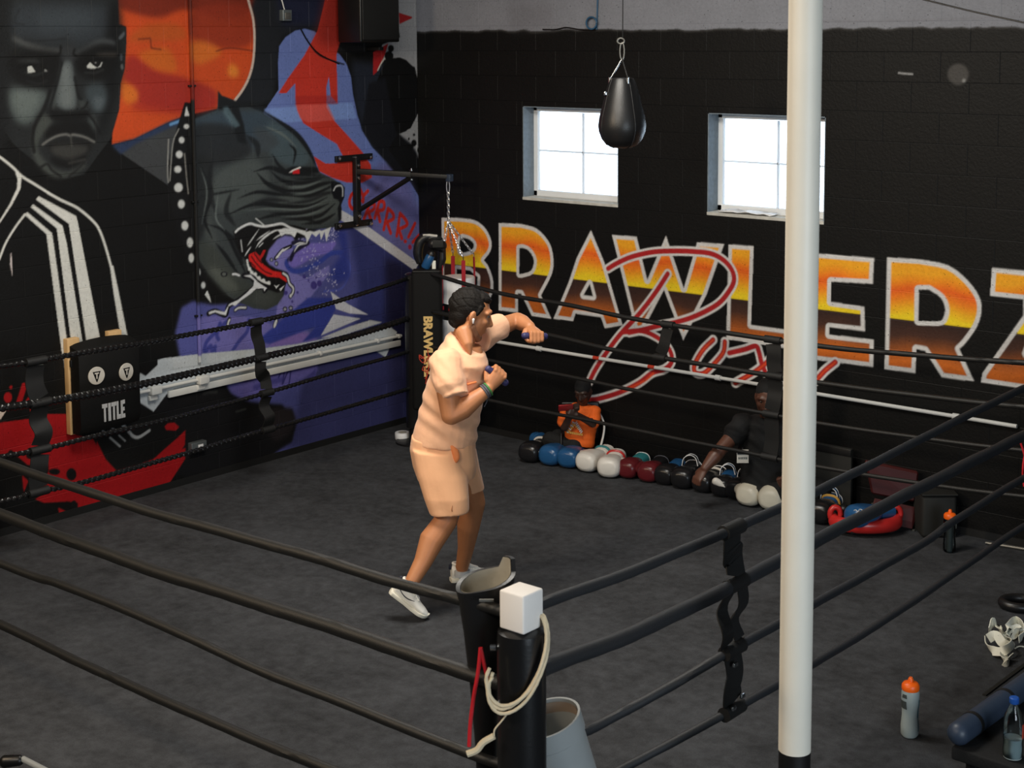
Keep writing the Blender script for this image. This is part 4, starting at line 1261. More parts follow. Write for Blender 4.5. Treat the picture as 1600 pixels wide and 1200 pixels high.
# ------------------------------------------------------------------ the ring
XL, XR, YB, YF = 0.52, 5.73, -0.65, -5.60       # planes of the four rope sides
P_FAR, P_LEFT, P_NEAR, P_RIGHT = (0.52, -0.62), (0.36, -5.72), (5.785, -5.585), (5.86, -0.55)


def rope_path(px, ax, v, ends=()):
    pts = [pl(x, y, ax, v) for x, y in px]
    return pts


ropes = {
    'left': (0, XL, [
        [(640, 434), (520, 473), (400, 503), (300, 522), (200, 540), (120, 553), (0, 572)],
        [(640, 497), (540, 528), (420, 556), (310, 581), (210, 603), (110, 622), (0, 638)],
        [(640, 549), (530, 580), (430, 610), (300, 646), (225, 664), (150, 681), (75, 700), (0, 714)],
        [(640, 607), (505, 647), (380, 682), (300, 706), (225, 727), (125, 755), (45, 772), (0, 784)]]),
    'back': (1, YB, [
        [(688, 432), (780, 458), (890, 477), (1000, 500), (1140, 521), (1290, 542), (1400, 552), (1500, 560), (1600, 567)],
        [(690, 490), (780, 508), (860, 524), (960, 547), (1090, 568), (1200, 586), (1300, 601), (1450, 620), (1600, 636)],
        [(690, 546), (796, 570), (877, 586), (1007, 613), (1180, 643), (1276, 661), (1450, 686), (1600, 704)],
        [(690, 607), (780, 629), (874, 648), (931, 659), (1040, 682), (1180, 710), (1276, 729), (1450, 757), (1600, 776)]]),
    'front': (1, YF, [
        [(0, 722), (100, 756), (225, 797), (350, 832), (480, 868), (600, 905), (722, 938)],
        [(0, 803), (130, 852), (250, 895), (400, 942), (560, 994), (735, 1054)],
        [(0, 880), (100, 915), (250, 976), (400, 1045), (560, 1108), (740, 1180)],
        [(0, 975), (135, 1040), (250, 1092), (400, 1157), (520, 1205), (740, 1300)]]),
    'right': (0, XR, [
        [(852, 942), (1000, 888), (1160, 820), (1280, 766), (1400, 706), (1500, 655), (1600, 607)],
        [(855, 1042), (1000, 985), (1150, 912), (1300, 832), (1450, 756), (1600, 681)],
        [(856, 1172), (930, 1136), (1040, 1076), (1160, 1006), (1300, 928), (1440, 850), (1490, 815), (1600, 747)],
        [(860, 1262), (960, 1208), (1165, 1098), (1300, 1020), (1400, 958), (1490, 897), (1600, 822)]]),
}
ordn = ['top', 'second', 'third', 'lowest']
side_words = {'left': 'left side ring rope along the mural wall', 'back': 'far ring rope along the lettered wall', 'front': 'near left ring rope crossing the lower left floor', 'right': 'near right ring rope passing behind the white column'}
side_look = {'left': 'braided black', 'back': 'thin black', 'front': 'blurred black', 'right': 'slate grey'}
ROPE = {}
for sd, (ax, v, rr) in ropes.items():
    for i, px in enumerate(rr):
        pts = rope_path(px, ax, v)
        if sd == 'right' and i >= 2:      # pushed inwards by the bin leaning beside the near post
            pts = [pl(x, y, 0, 5.49 + .24 * min(1, max(0, (x - 940) / 220))) for x, y in px]
        p0, p1 = pts[0], pts[-1]
        # carry on to the posts outside the picture
        if sd == 'left':
            pts = [np.array([P_FAR[0] - .02, P_FAR[1], p0[2] + .02])] + pts + [np.array([P_LEFT[0] + .04, P_LEFT[1] + .08, p1[2] + .06])]
        elif sd == 'back':
            pts = [np.array([P_FAR[0] + .03, P_FAR[1] + .02, p0[2] + .015])] + pts + [np.array([P_RIGHT[0] - .05, P_RIGHT[1] - .05, p1[2] + .01])]
        elif sd == 'front':
            pts = [np.array([P_LEFT[0] + .06, P_LEFT[1] + .04, p0[2] + .12])] + pts + [np.array([P_NEAR[0] - .06, P_NEAR[1], p1[2]])]
        else:
            pts = [np.array([P_NEAR[0] - .02, P_NEAR[1] + .03, p0[2]])] + pts + [np.array([P_RIGHT[0] - .05, P_RIGHT[1] - .05, p1[2] + .02])]
        path = spline(pts, 9)
        ROPE[sd, i] = path
        rad = {'left': (.017, .024, .015, .016), 'back': (.017, .017, .014, .014), 'front': (.021, .027, .019, .021), 'right': (.021, .030, .020, .018)}[sd][i]
        mid = path[len(path) // 2]
        t = thing('ring_rope', mid, '%s %s, %s of four' % (side_look[sd], side_words[sd], ordn[i]), 'rope', 'ring ropes')
        if sd == 'left':
            dense = spline(path[::2], 14)
            MB().tube(dense, rad, 9, fn=lambda a, s: 1.0 + 0.22 * math.cos(3 * a - s * 150), up=ZH).build('rope_cover', M['rope_shiny'] if i != 3 else M['rope_shiny'], t)
        else:
            MB().tube(path, rad, 10, fn=lambda a, s: 1.0 + 0.05 * math.sin(s * 9 + a) + 0.03 * math.cos(2 * a + s * 31), up=ZH).build('rope_cover', M['rope_grey'] if sd == 'right' else M['rope_black'], t)
        # turnbuckle hook at each end
        for e, q in ((path[0], path[1]), (path[-1], path[-2])):
            MB().tube([e, e + (q - e) * .6], rad * .7, 8).build('turnbuckle', M['steel'], t)


def on_rope(key, px):
    """point of a rope that shows at picture column px"""
    best, bd = None, 1e9
    for p in ROPE[key]:
        q = RC @ (p - CAM)
        x = F_PX * q[0] / q[2] + CX
        if abs(x - px) < bd: best, bd = p, abs(x - px)
    return best


def spacer(sd, cols, first, last, label, w, axis, rad=.02, sway=.02, double=False, seed=1):
    pts = [on_rope((sd, i), cols[i - first]) for i in range(first, last + 1)]
    t = thing('rope_spacer', pts[-1], label, 'strap', 'rope spacer straps')
    A_ = np.array(axis, float)
    out = np.array([1.0, 0, 0]) if abs(A_[1]) > .5 else np.array([0, -1.0, 0])
    rs = random.Random(seed)
    for i in range(len(pts)):
        q = pts[i]
        mb = MB()
        rr = rad + .008
        mb.tube([q - A_ * w * .55, q + A_ * w * .55], rr, 14)
        mb.build('loop', M['strap'], t)
        if i + 1 < len(pts):
            a, b = q - ZH * rr, pts[i + 1] + ZH * rr
            for s in ((-1, 1) if double and i == 1 else (0,)):
                off = A_ * s * w * .42
                m1 = a * .66 + b * .34 + out * rs.uniform(-sway, sway) + A_ * rs.uniform(-sway, sway) + off
                m2 = a * .33 + b * .67 + out * rs.uniform(-sway, sway) + A_ * rs.uniform(-sway, sway) * 1.4 + off
                MB().ribbon(spline([a + off, m1, m2, b + off], 6), w * (.6 if s else 1), .006, A_).build('web', M['strap'], t)
    return t, pts


spacer('left', [402, 408, 412, 412], 0, 3, 'black webbing strap tying the left ropes in front of the purple mural', .10, (0, 1, 0), .02, .03, seed=3)
spacer('left', [57, 60, 62, 62], 0, 3, 'black webbing strap tying the left ropes in front of the red paint', .13, (0, 1, 0), .02, .02, seed=4)
spacer('back', [1042, 1036, 1030, 1030], 0, 1, 'black strap hanging from the far ropes across the red script', .09, (1, 0, 0), .018, .01, seed=5)
spacer('back', [1214, 1211, 1208, 1206], 0, 3, 'black strap tying the far ropes beside the white column', .11, (1, 0, 0), .018, .01, seed=6)
tt, pp = spacer('right', [1150, 1148, 1140, 1140], 0, 3, 'twisted black strap tying the near right ropes left of the column', .125, (0, 1, 0), .024, .03, True, seed=9)
for q in (pp[2] + np.array([.03, -.03, -.05]), pp[3] + np.array([.03, .03, .06]), pp[3] + np.array([.03, -.04, .03])):
    MB().box(q, (.012, .03, .018), bev=.003).build('buckle', M['steel'], tt)


def post(name, xy, h, label, pad_r=.085, cap=None):
    t = thing('ring_post', (xy[0], xy[1], 0), label, 'post', 'ring corner posts')
    c = np.array([xy[0], xy[1], 0])
    MB().tube([c + ZH * .015, c + ZH * (h - .02)], .05, 16).build('pole', M['black_steel'], t)
    MB().lathe([(.001, .0), (.16, .0), (.16, .015), (.06, .02)], c, 20).build('base_plate', M['black_steel'], t)
    MB().lathe([(.05, .12), (pad_r * .98, .13), (pad_r, .16), (pad_r, h - .04), (pad_r * .97, h - .012), (.05, h)], c, 24).build('post_pad', M['black_vinyl'], t)
    return t


post('ring_post', P_LEFT, 1.45, 'black padded ring post at the left end of the near left ropes')
post('ring_post', P_RIGHT, 1.40, 'black padded ring post at the right end of the far ropes')
tfar = post('ring_post', P_FAR, 1.40, 'black padded far corner ring post near the hanging heavy bag', .07)
# near post with its white block cap
cz = J(808, 985, DD((*P_NEAR, 0)))[2]
tnear = post('ring_post', P_NEAR, cz + .012, 'near black ring post topped with a white block cap')
ch = .135
MB().box((P_NEAR[0], P_NEAR[1], cz + .012 + ch / 2), (.108, .108, ch), bev=.007).build('cap', M['cap_white'], tnear, label='white block cap on the post')
for z in (cz - .06, cz - .26):
    mb = MB(); q = np.array([P_NEAR[0], P_NEAR[1], z]) - UH * .088
    mb.tube([q, q - UH * .02], .012, 10); mb.build('eye_bolt', M['steel'], tnear)

# far corner pad with the gym's lettering, facing the ring
D0 = DD((*P_FAR, 0)) - .16
tl, tr_ = J(642, 421, D0), J(690, 423, D0)
wpad = (tr_ - tl) @ UH
cpad = (tl + tr_) / 2
zt = cpad[2]
t = thing('corner_pad', (cpad[0], cpad[1], .30), 'tall black corner pad lettered BRAWLERZ on the far post', 'pad')
cc = np.array([cpad[0], cpad[1], 0]) + ZH * ((zt + .30) / 2) + DH * .05
MB().box(cc, (wpad, .12, zt - .30), X=UH, Y=DH, bev=.03).build('pad_body', M['pad_black'], t)
MB().box(cc + ZH * ((zt - .3) / 2 - .012), (wpad * .9, .13, .016), X=UH, Y=DH, bev=.006).build('seam_welt', M['rope_black'], t)
front = cc - DH * .0605
bc = J(668.5, 541, DD(front))
s_txt = (J(668.5, 501, DD(front)) - J(668.5, 583, DD(front)))[2]
mb = text_mb('BRAWLERZ', front * np.array([1, 1, 0]) + UH * ((bc - front) @ UH) + ZH * bc[2], -ZH, UH, -DH, .094, .002, .0045)
# stretch so the word runs its true length down the pad
v = np.array(mb.v); zmid = bc[2]; L0 = v[:, 2].max() - v[:, 2].min()
v[:, 2] = zmid + (v[:, 2] - zmid) * (s_txt * 1.16 / L0); mb.v = [tuple(q) for q in v]
mb.build('lettering', M['gold_print'], t, False, label='gold vertical lettering BRAWLERZ')
mb = MB()
fb = lambda x, y: J(x, y, DD(front) - .004)
for q in ([(655, 555), (656, 562), (661, 567), (663, 562), (658, 556), (655, 555), (659, 560), (664, 556)], [(664, 568), (668, 560), (672, 556), (670, 575), (666, 580), (664, 572)], [(662, 572), (660, 578), (664, 580), (668, 585), (664, 592)], [(668, 545), (670, 570), (665, 600)]):
    mb.tube(spline([fb(x, y) for x, y in q], 4), .0035, 6)
mb.build('script_print', M['red_print'], t, label='small red script across the lettering')

# near corner pad, open at the top
DN = DD((*P_NEAR, 0)) + .17
rows = [(712, 806, 905), (716, 800, 935), (724, 790, 985), (733, 782, 1060), (742, 778, 1160), (747, 777, 1260), (750, 776, 1400)]
t = thing('corner_pad', J(760, 1400, DN), 'tapered black corner pad hanging behind the near post, open at its top', 'pad')
outer, inner = [], []
for k, (xa, xb, y) in enumerate(rows):
    a, b = J(xa, y, DN), J(xb, y, DN)
    c, hw = (a + b) / 2, (b - a) @ UH / 2
    hd = hw * .85
    o_, i_ = [], []
    for j in range(28):
        an = 2 * math.pi * j / 28
        lift = 0
        if k == 0:
            lift = .030 * math.cos(an - .35) + (.035 if 0.1 < an < 1.0 else 0)
        e = lambda f: c + UH * hw * f * math.copysign(abs(math.cos(an)) ** .8, math.cos(an)) + DH * hd * f * math.copysign(abs(math.sin(an)) ** .8, math.sin(an)) + ZH * lift
        o_.append(e(1.0)); i_.append(e(.86))
    outer.append(o_); inner.append(i_)
mb = MB()
mb.rings([inner[2], inner[1], inner[0], outer[0], *outer[1:]], True, True, True)
mb.build('pad_body', M['black_leather'], t)
lin_ = MB()
lin_.rings([[q * .02 + np.mean(inner[1], 0) * .98 for q in inner[1]], [q * .97 + np.mean(inner[1], 0) * .03 for q in inner[1]], [q * .97 + np.mean(inner[0], 0) * .03 for q in inner[0]]], True, True, False)
lin_.build('lining', M['pad_lining'], t, label='pale inside of the pad mouth')  # lining coloured paler than the pad body
mb = MB(); mb.box(J(760, 938, DN - .12), (.05, .006, .008), X=UH, Y=DH); mb.build('zip', M['dull_metal'], t)

# red cord hanging from the near pad
Dp = DN - .105
q = [(751, 1012), (747, 1050), (740, 1090), (735, 1130), (733, 1166)]
q2 = [(751, 1012), (757, 1040), (764, 1068), (766, 1074)]
mb = MB(); mb.tube(spline([J(x, y, Dp) for x, y in q], 5), .007, 8)
mb.tube(spline([J(x, y, Dp) for x, y in q2], 5), .007, 8)
mb.single('resistance_band', M['red_cord'], J(747, 1050, Dp), 'red looped band hanging down the near corner pad', 'band')

# cream rope draped round the near post
Df = DD((*P_NEAR, 0))
t = thing('cream_rope', J(805, 1090, Df), 'thick cream rope draped in a loop around the near post', 'rope')
base = [(838, 955, .04), (850, 962, 0), (856, 985, -.03), (853, 1018, -.075), (840, 1055, -.10), (822, 1085, -.105), (800, 1103, -.11), (780, 1106, -.105), (767, 1092, -.10), (764, 1068, -.09), (770, 1052, -.085)]
for j, (dx, dy, r) in enumerate(((0, 0, .0065), (-5, -6, .0065), (-2, 7, .006))):
    MB().tube(spline([J(x + dx * math.sin(i * .7 + j), y + dy * min(1, i / 3) + 2 * math.sin(i + j), Df + d - .004 * j) for i, (x, y, d) in enumerate(base)], 5), r, 8, fn=lambda a, s: 1 + .1 * math.cos(2 * a - s * 220)).build('strand', M['cream_rope'], t)
MB().tube(spline([J(x, y, Df - .1) for x, y in ((772, 1150), (755, 1160), (745, 1172), (730, 1178))], 5), .012, 8).build('rope_end', M['cream_rope'], t)
MB().tube(spline([J(x, y, Df - .1) for x, y in ((800, 1105), (785, 1125), (773, 1140), (772, 1152))], 5), .003, 6).build('tail', M['cream_rope'], t)

# grey bin standing askew beside the near post
Db = DD((*P_NEAR, 0)) + .30
top = J(852, 1122, Db)
ax_ = norm(np.array([0, 0, 1.0]) - UH * .30 - DH * .10)
Xb = norm(UH - ax_ * (UH @ ax_)); Yb = np.cross(ax_, Xb)
rb = .125
L = top[2] / ax_[2] - .035
t = thing('bin', top - ax_ * L, 'leaning grey plastic bin beside the near ring post', 'bin')
c0 = top - ax_ * L
mb = MB()
mb.lathe([(rb * .9, 0), (rb * 1.0, L - .075), (rb * 1.05, L - .07), (rb * 1.06, L), (rb * .99, L), (rb * .93, L - .08), (rb * .85, .02)], c0, 36, Xb, Yb, ax_)
mb.build('bin_body', M['bin_grey'], t)
MB().lathe([(rb * .02, .03), (rb * .86, .03), (rb * .955, L - .012)], c0, 36, Xb, Yb, ax_, caps=False).build('bin_inside', M['bin_inside'], t)

# ------------------------------------------------------------------ white steel column
xa, xb = 1224.2, 1275.8
D_C = DD(pl(1250, 600, 0, 6.3))
cl, cr = J(xa, 600, D_C), J(xb, 600, D_C)
ctr, rc = (cl + cr) / 2, ((cr - cl) @ UH) / 2
zb = J(1247, 1183, D_C - rc)[2]
t = thing('column', (ctr[0], ctr[1], 0), 'round white steel column standing before the right hand ropes', 'column')
MB().lathe([(rc, zb), (rc, ROOM_Z - .001)], (ctr[0], ctr[1], 0), 40).build('shaft', M['white_paint'], t)
MB().lathe([(rc * .985, .006), (rc * .985, zb)], (ctr[0], ctr[1], 0), 40).build('black_foot', M['black_steel'], t, label='black painted lower length of the column')
MB().box((ctr[0], ctr[1], .006), (rc * 3, rc * 3, .012), bev=.003).build('base_plate', M['black_steel'], t)


# ------------------------------------------------------------------ people
def loft_px(mb, rows, D0, n=26, ex=2.3, shrink=1.0):
    """rows: (xl, yl, xr, yr, depth offset, half depth); silhouette at those pixels"""
    rings = []
    for xl, yl, xr, yr, d, hd in rows:
        a, b = J(xl, yl, D0 + d), J(xr, yr, D0 + d)
        c, h = (a + b) / 2, (b - a) / 2 * shrink
        r = []
        for k in range(n):
            t = 2 * math.pi * k / n
            ct, st = math.cos(t), math.sin(t)
            r.append(c + h * math.copysign(abs(ct) ** (2 / ex), ct) + DH * hd * shrink * math.copysign(abs(st) ** (2 / ex), st))
        rings.append(r)
    return mb.rings(rings)


def frame_from(F, U):
    F = norm(F); S = norm(np.cross(F, U)); U = np.cross(S, F)
    return F, S, U          # forward, right hand side, up


def head(mb, c, F, U, s=1.0, hairless=False):
    F, S, U = frame_from(F, U)
    P3 = lambda f, r, u: c + (F * f + S * r + U * u) * s
    mb.ell(P3(-.012, 0, .030), (.098 * s, .077 * s, .092 * s), F, S, U)
    mb.ell(P3(.028, 0, -.020), (.070 * s, .066 * s, .085 * s), F, S, U)
    mb.limb([P3(.0, 0, -.040), P3(.050, 0, -.086), P3(.066, 0, -.096)], [.060 * s, .036 * s, .024 * s])
    for k in (-1, 1):
        mb.limb([P3(-.01, k * .058, -.045), P3(.035, k * .040, -.082), P3(.06, k * .012, -.098)], [.022 * s, .020 * s, .018 * s])
        mb.ell(P3(.062, k * .040, -.014), (.024 * s, .024 * s, .022 * s), F, S, U)           # cheek
        mb.limb([P3(.082, k * .010, .034), P3(.080, k * .034, .040), P3(.062, k * .058, .030)], [.012 * s, .013 * s, .010 * s])   # brow
        mb.ell(P3(-.008, k * .079, -.004), (.020 * s, .009 * s, .032 * s), F + S * k * -.35, S, U)       # ear
        mb.ell(P3(-.006, k * .076, -.026), (.012 * s, .009 * s, .014 * s), F, S, U)
    mb.limb([P3(.086, 0, .024), P3(.100, 0, -.004), P3(.112, 0, -.026)], [.010 * s, .012 * s, .014 * s])       # nose
    for k in (-1, 1): mb.ell(P3(.098, k * .014, -.030), (.013 * s, .010 * s, .010 * s), F, S, U)
    mb.limb([P3(.082, -.022, -.060), P3(.094, 0, -.056), P3(.082, .022, -.060)], [.007 * s, .009 * s, .007 * s])   # lips
    mb.limb([P3(.080, -.018, -.068), P3(.092, 0, -.068), P3(.080, .018, -.068)], [.007 * s, .009 * s, .007 * s])
    return P3, F, S, U


def eyes(P3, F, S, U, s, parent):
    for k in (-1, 1):
        e = MB().ell(P3(.073, k * .031, .014), (.0105 * s, .011 * s, .0085 * s), F, S, U, 12, 8).build('eye', M['eye_white'], parent)
        MB().ell(P3(.083, k * .031, .014), (.004 * s, .0062 * s, .0062 * s), F, S, U, 10, 6).build('iris', M['black_plastic'], e)


def fist(mb, w, X, Z, s=1.0, side=1, open_=0.0):
    """closed hand: X along the forearm, Z out of the back of the hand; side=+1 puts the index finger at +Y"""
    X = norm(X); Z = norm(Z - X * (Z @ X)); Y = np.cross(Z, X) * side
    Q = lambda x, y, z: w + (X * x + Y * y + Z * z) * s
    mb.rings([[Q(x, math.cos(t) * ry, math.sin(t) * rz - .004) for t in np.linspace(0, 2 * math.pi, 15)[:-1]] for x, ry, rz in ((-.03, .026, .021), (0, .028, .021), (.03, .036, .020), (.06, .041, .019), (.086, .041, .016), (.094, .036, .010))])
    for y, L in ((.031, 1.0), (.0105, 1.08), (-.0105, 1.0), (-.031, .84)):
        o = 1 - open_
        k0 = Q(.088, y, .002)
        k1 = Q(.088 + (.020 + .024 * open_) * L, y * 1.02, -.034 * o * L - .006)
        k2 = Q(.088 + (-.012 + .064 * open_) * L, y, -.054 * o * L - .01 * open_)
        k3 = Q(.088 + (-.036 + .104 * open_) * L, y * .98, -.038 * o * L - .02 * open_)
        mb.limb([k0, k1], [.0112 * s, .0105 * s], 10)
        mb.limb([k1, k2], [.0104 * s, .0096 * s], 10)
        mb.limb([k2, k3], [.0095 * s, .0082 * s], 10)
    mb.limb([Q(.022, .034, -.010), Q(.052, .056, -.026)], [.0155 * s, .0130 * s], 10)
    mb.limb([Q(.052, .056, -.026), Q(.082, .042, -.046)], [.0125 * s, .0110 * s], 10)
    mb.limb([Q(.082, .042, -.046), Q(.097, .018, -.050)], [.0108 * s, .0092 * s], 10)
    return Q


def hand_weight(Q, s, label, r=.018):
    """small rubber dumbbell held across the palm"""
    a, b = Q(.070, .070, -.024), Q(.070, -.070, -.024)
    t = thing('dumbbell', (a + b) / 2, label, 'dumbbell', 'small hand weights')
    ax = norm(b - a)
    MB().limb([a + ax * .03, b - ax * .03], [.013, .013], 12).build('handle', M['purple_rubber'], t)
    for e, d in ((a, ax), (b, -ax)):
        MB().limb([e + d * .012, e + d * .034], [r * 1.12, r * 1.12], 14).build('weight_end', M['purple_rubber'], t)


def shoe(heel, toe, up, parent, swoosh_side, s=1.0):
    X = norm(toe - heel); Z = norm(up - X * (up @ X)); Y = np.cross(Z, X)
    L = np.linalg.norm(toe - heel)
    Q = lambda x, y, z: heel + X * x * L + Y * y * s + Z * z * s
    prof = [(0, .026, .0), (.05, .036, 0), (.2, .036, .0), (.4, .034, 0), (.6, .043, 0), (.78, .047, .002), (.9, .040, .006), (.97, .024, .011), (1.0, .010, .016)]
    oval = lambda x, w, zc, h, n=20: [Q(x, w * math.cos(t), zc + h * math.sin(t)) for t in np.linspace(0, 2 * math.pi, n + 1)[:-1]]
    mb = MB()
    # upper: cross sections from heel to toe
    sec = [(0.015, .022, .052, .036), (.06, .031, .054, .044), (.16, .033, .056, .048), (.30, .033, .052, .044), (.42, .035, .046, .038), (.55, .039, .040, .030), (.70, .043, .034, .022), (.84, .041, .030, .018), (.94, .030, .026, .014), (.985, .014, .024, .010)]
    mb.rings([oval(x, w, z, h) for x, w, z, h in sec])
    up_ = mb.remesh('shoe', M['sneaker'], parent, .004, 4)
    so = MB()
    so.rings([[Q(x, w * 1.04 * math.cos(t), max(0, zz) + .011 + .013 * math.copysign(abs(math.sin(t)) ** .4, math.sin(t))) for t in np.linspace(0, 2 * math.pi, 21)[:-1]] for x, w, zz in prof])
    so.build('sole', M['sole'], up_)
    # collar, tongue and laces
    MB().tube([Q(.06 + .16 * (1 + math.cos(t)), .030 * math.sin(t), .094 + .010 * math.cos(t + math.pi)) for t in np.linspace(0, 2 * math.pi, 21)[:-1]], .008 * s, 8, closed=True).build('collar', M['sneaker'], up_)
    MB().ribbon([Q(.36, 0, .108), Q(.42, 0, .088), Q(.52, 0, .074), Q(.62, 0, .064)], .040 * s, .008, Y).build('tongue', M['sneaker'], up_)
    for k in range(5):
        x = .41 + .055 * k; z = .092 - .0075 * k
        MB().tube([Q(x, -.024, z - .010), Q(x + .01, 0, z), Q(x - .004, .024, z - .010)], .0035, 6).build('lace', M['sneaker'], up_)
    MB().limb([Q(-.005, 0, .080), Q(-.002, 0, .100)], [.010 * s, .008 * s], 10).build('heel_tab', M['navy'], up_)
    # curved tick mark on the side
    sd = swoosh_side
    pts = [(.06, .072), (.14, .055), (.26, .044), (.36, .042), (.45, .047), (.54, .054)]
    w = []
    for x, z in pts:
        i = np.interp(x, [q[0] for q in sec], [q[1] for q in sec]); zc = np.interp(x, [q[0] for q in sec], [q[2] for q in sec]); h = np.interp(x, [q[0] for q in sec], [q[3] for q in sec])
        w.append(Q(x, sd * (i * math.sqrt(max(.05, 1 - ((z - zc) / h) ** 2)) + .0005), z))
    MB().tube(spline(w, 5), [.0012, .0022, .003, .0036, .003, .0012], 6).build('side_logo', M['navy'], up_, label='dark curved tick mark')
    return up_, Q


# ---------------- the shadow boxer
toeR = pl(664, 968, 2, 0.0)
DB = DD(toeR)
K = lambda x, y, d: J(x, y, DB + d)
man = thing('person', (K(690, 800, .28)[0], K(690, 800, .28)[1], 0), 'man in peach t-shirt and shorts shadow boxing in the ring with hand weights', 'person')
hc = K(735, 491, .27)
HS = 1.20
Fd = UH * .93 + DH * .26 - ZH * .30
body = MB()
P3, hF, hS, hU = head(body, hc, Fd, ZH + UH * .12, HS)
eR, wR = K(704, 650, .02), K(763, 608, .10)
eL, wL = K(808, 500, .66), K(828, 511, .52)
shR, shL = K(697, 570, .12), K(756, 521, .44)
# neck and trunk
body.limb([K(731, 510, .27), K(724, 530, .27), K(716, 555, .27)], [.066, .070, .088], 16)
loft_px(body, [(698, 535, 752, 541, .27, .10), (684, 556, 757, 560, .27, .17), (676, 590, 752, 598, .27, .16), (666, 635, 747, 640, .27, .14), (658, 672, 738, 676, .27, .14), (655, 700, 736, 704, .27, .14), (664, 735, 738, 735, .27, .14)], DB)
body.limb([K(725, 520, .20), K(731, 539, .140), K(734.5, 554, .128)], [.052, .030, .010], 14)
# arms
body.limb([shR, K(700, 606, .05), eR], [.070, .070, .054], 16)
body.limb([eR, eR * .68 + wR * .32 - ZH * .008, wR], [.053, .061, .034], 16)
body.limb([shL, shL * .5 + eL * .5, eL], [.060, .056, .046], 16)
body.limb([eL, eL * .6 + wL * .4, wL], [.047, .050, .034], 16)
XRh = norm(K(781, 585, .12) - wR)
QR = fist(body, wR + XRh * .01, XRh, -DH + UH * .25, 1.12, side=1)
XLh = norm(K(842, 516, .40) - wL)
QL = fist(body, wL + XLh * .01, UH * .34 - DH * .9 - ZH * .16, ZH * .9 - DH * .25 + UH * .2, 1.12, side=-1)
# legs
hipR, hipL = K(682, 712, .20), K(714, 712, .36)
kR, aR = K(698, 812, .13), K(644, 908, -.02)
kL, aL = K(742, 786, .45), K(722, 886, .585)
body.limb([hipR, hipR * .5 + kR * .5, kR], [.105, .092, .066], 18)
body.limb([kR, kR * .66 + aR * .34 + UH * -.020, kR * .3 + aR * .7, aR], [.066, .073, .052, .041], 18)
body.limb([hipL, hipL * .5 + kL * .5, kL], [.10, .086, .064], 18)
body.limb([kL, kL * .66 + aL * .34 - UH * .012, kL * .3 + aL * .7, aL], [.063, .070, .050, .040], 18)
body.remesh('body', M['skin'], man, .0055, 5)
eyes(P3, hF, hS, hU, HS, man)
# hair: cap over the skull with a textured top
hr = MB()
hr.ell(P3(-.022, 0, .038), (.097 * HS, .0795 * HS, .090 * HS), hF, hS, hU, 28, 18)
hr.ell(P3(-.052, 0, -.012), (.052 * HS, .070 * HS, .062 * HS), hF, hS, hU)
hr.limb([P3(-.062, -.02, -.052), P3(-.062, .02, -.052)], [.030 * HS] * 2)
hr.ell(P3(.030, 0, .090), (.048 * HS, .058 * HS, .032 * HS), hF, hS, hU)
for k in (-1, 1): hr.limb([P3(.020, k * .064, .050), P3(.010, k * .0725, .016)], [.016 * HS, .008 * HS])


def curl(co):
    d = np.zeros(len(co))
    for f, a in ((75, .0028), (150, .0018), (230, .0012)):
        d += a * np.sin(co[:, 0] * f + 1.3 * np.sin(co[:, 2] * f * .7)) * np.sin(co[:, 1] * f * 1.1 + co[:, 2] * f * .8)
    return d * np.clip((co[:, 2] - P3(0, 0, .02)[2]) / .05, .15, 1)


hr.remesh('hair', M['hair'], man, .0045, 4, curl)
bd = MB()
for k in (-1, 1):
    bd.limb([P3(.006, k * .0615, -.048), P3(.036, k * .0455, -.080), P3(.058, k * .018, -.0995)], [.018 * HS, .0185 * HS, .018 * HS])
bd.limb([P3(.040, 0, -.098), P3(.068, 0, -.100)], [.024 * HS, .0245 * HS])
bd.remesh('beard', M['stubble'], man, .005, 4, label='short stubble along the jaw')
ear = P3(-.004, .088, -.012)
MB().limb([ear + hU * .004, ear - hU * .016 + hF * .004], [.008, .0045], 10).build('earbud', M['white_plastic'], man, label='white wireless earbud')


def folds(amp, f, dirv, seed=0.0):
    dv = np.asarray(dirv, float)

    def fn(co):
        u = co @ dv
        return amp * (np.sin(u * f + 2.2 * np.sin(co[:, 2] * f * .23 + seed) + seed) * .6 + np.sin(u * f * 1.9 + 1.7 * np.sin(co @ UH * f * .3)) * .35)
    return fn


shirt = MB()
loft_px(shirt, [(704, 518, 745, 547, .27, .088), (691, 534, 758, 553, .27, .155), (676, 560, 763, 566, .27, .20), (666, 600, 758, 604, .27, .185), (656, 638, 753, 640, .27, .175), (648, 668, 747, 668, .27, .175), (642, 689, 744, 692, .27, .18)], DB)
shirt.limb([shR + ZH * .01, K(702, 600, .05)], [.098, .094], 18)
shirt.rings([[c + (A1 * math.cos(t) + B1 * math.sin(t)) * r for t in np.linspace(0, 2 * math.pi, 21)[:-1]] for c, r, A1, B1 in
             [(q, r, norm(np.cross(norm(K(712, 622, .03) - shR), DH)), norm(np.cross(norm(K(712, 622, .03) - shR), np.cross(norm(K(712, 622, .03) - shR), DH)))) for q, r in ((shR, .09), (shR * .5 + K(712, 622, .03) * .5, .088), (K(711, 621, .03), .084))]])
hemL = K(783, 508, .565)
dl = norm(hemL - shL); A1 = norm(np.cross(dl, ZH)); B1 = np.cross(dl, A1)
shirt.rings([[c + (A1 * math.cos(t) + B1 * math.sin(t)) * r for t in np.linspace(0, 2 * math.pi, 21)[:-1]] for c, r in ((shL - dl * .06, .10), (shL, .096), (shL * .5 + hemL * .5, .084), (hemL, .074))])
sh_o = shirt.remesh('shirt', M['peach'], man, .0065, 4, folds(.0062, 46, norm(UH * .55 + ZH * .8), 1.0))
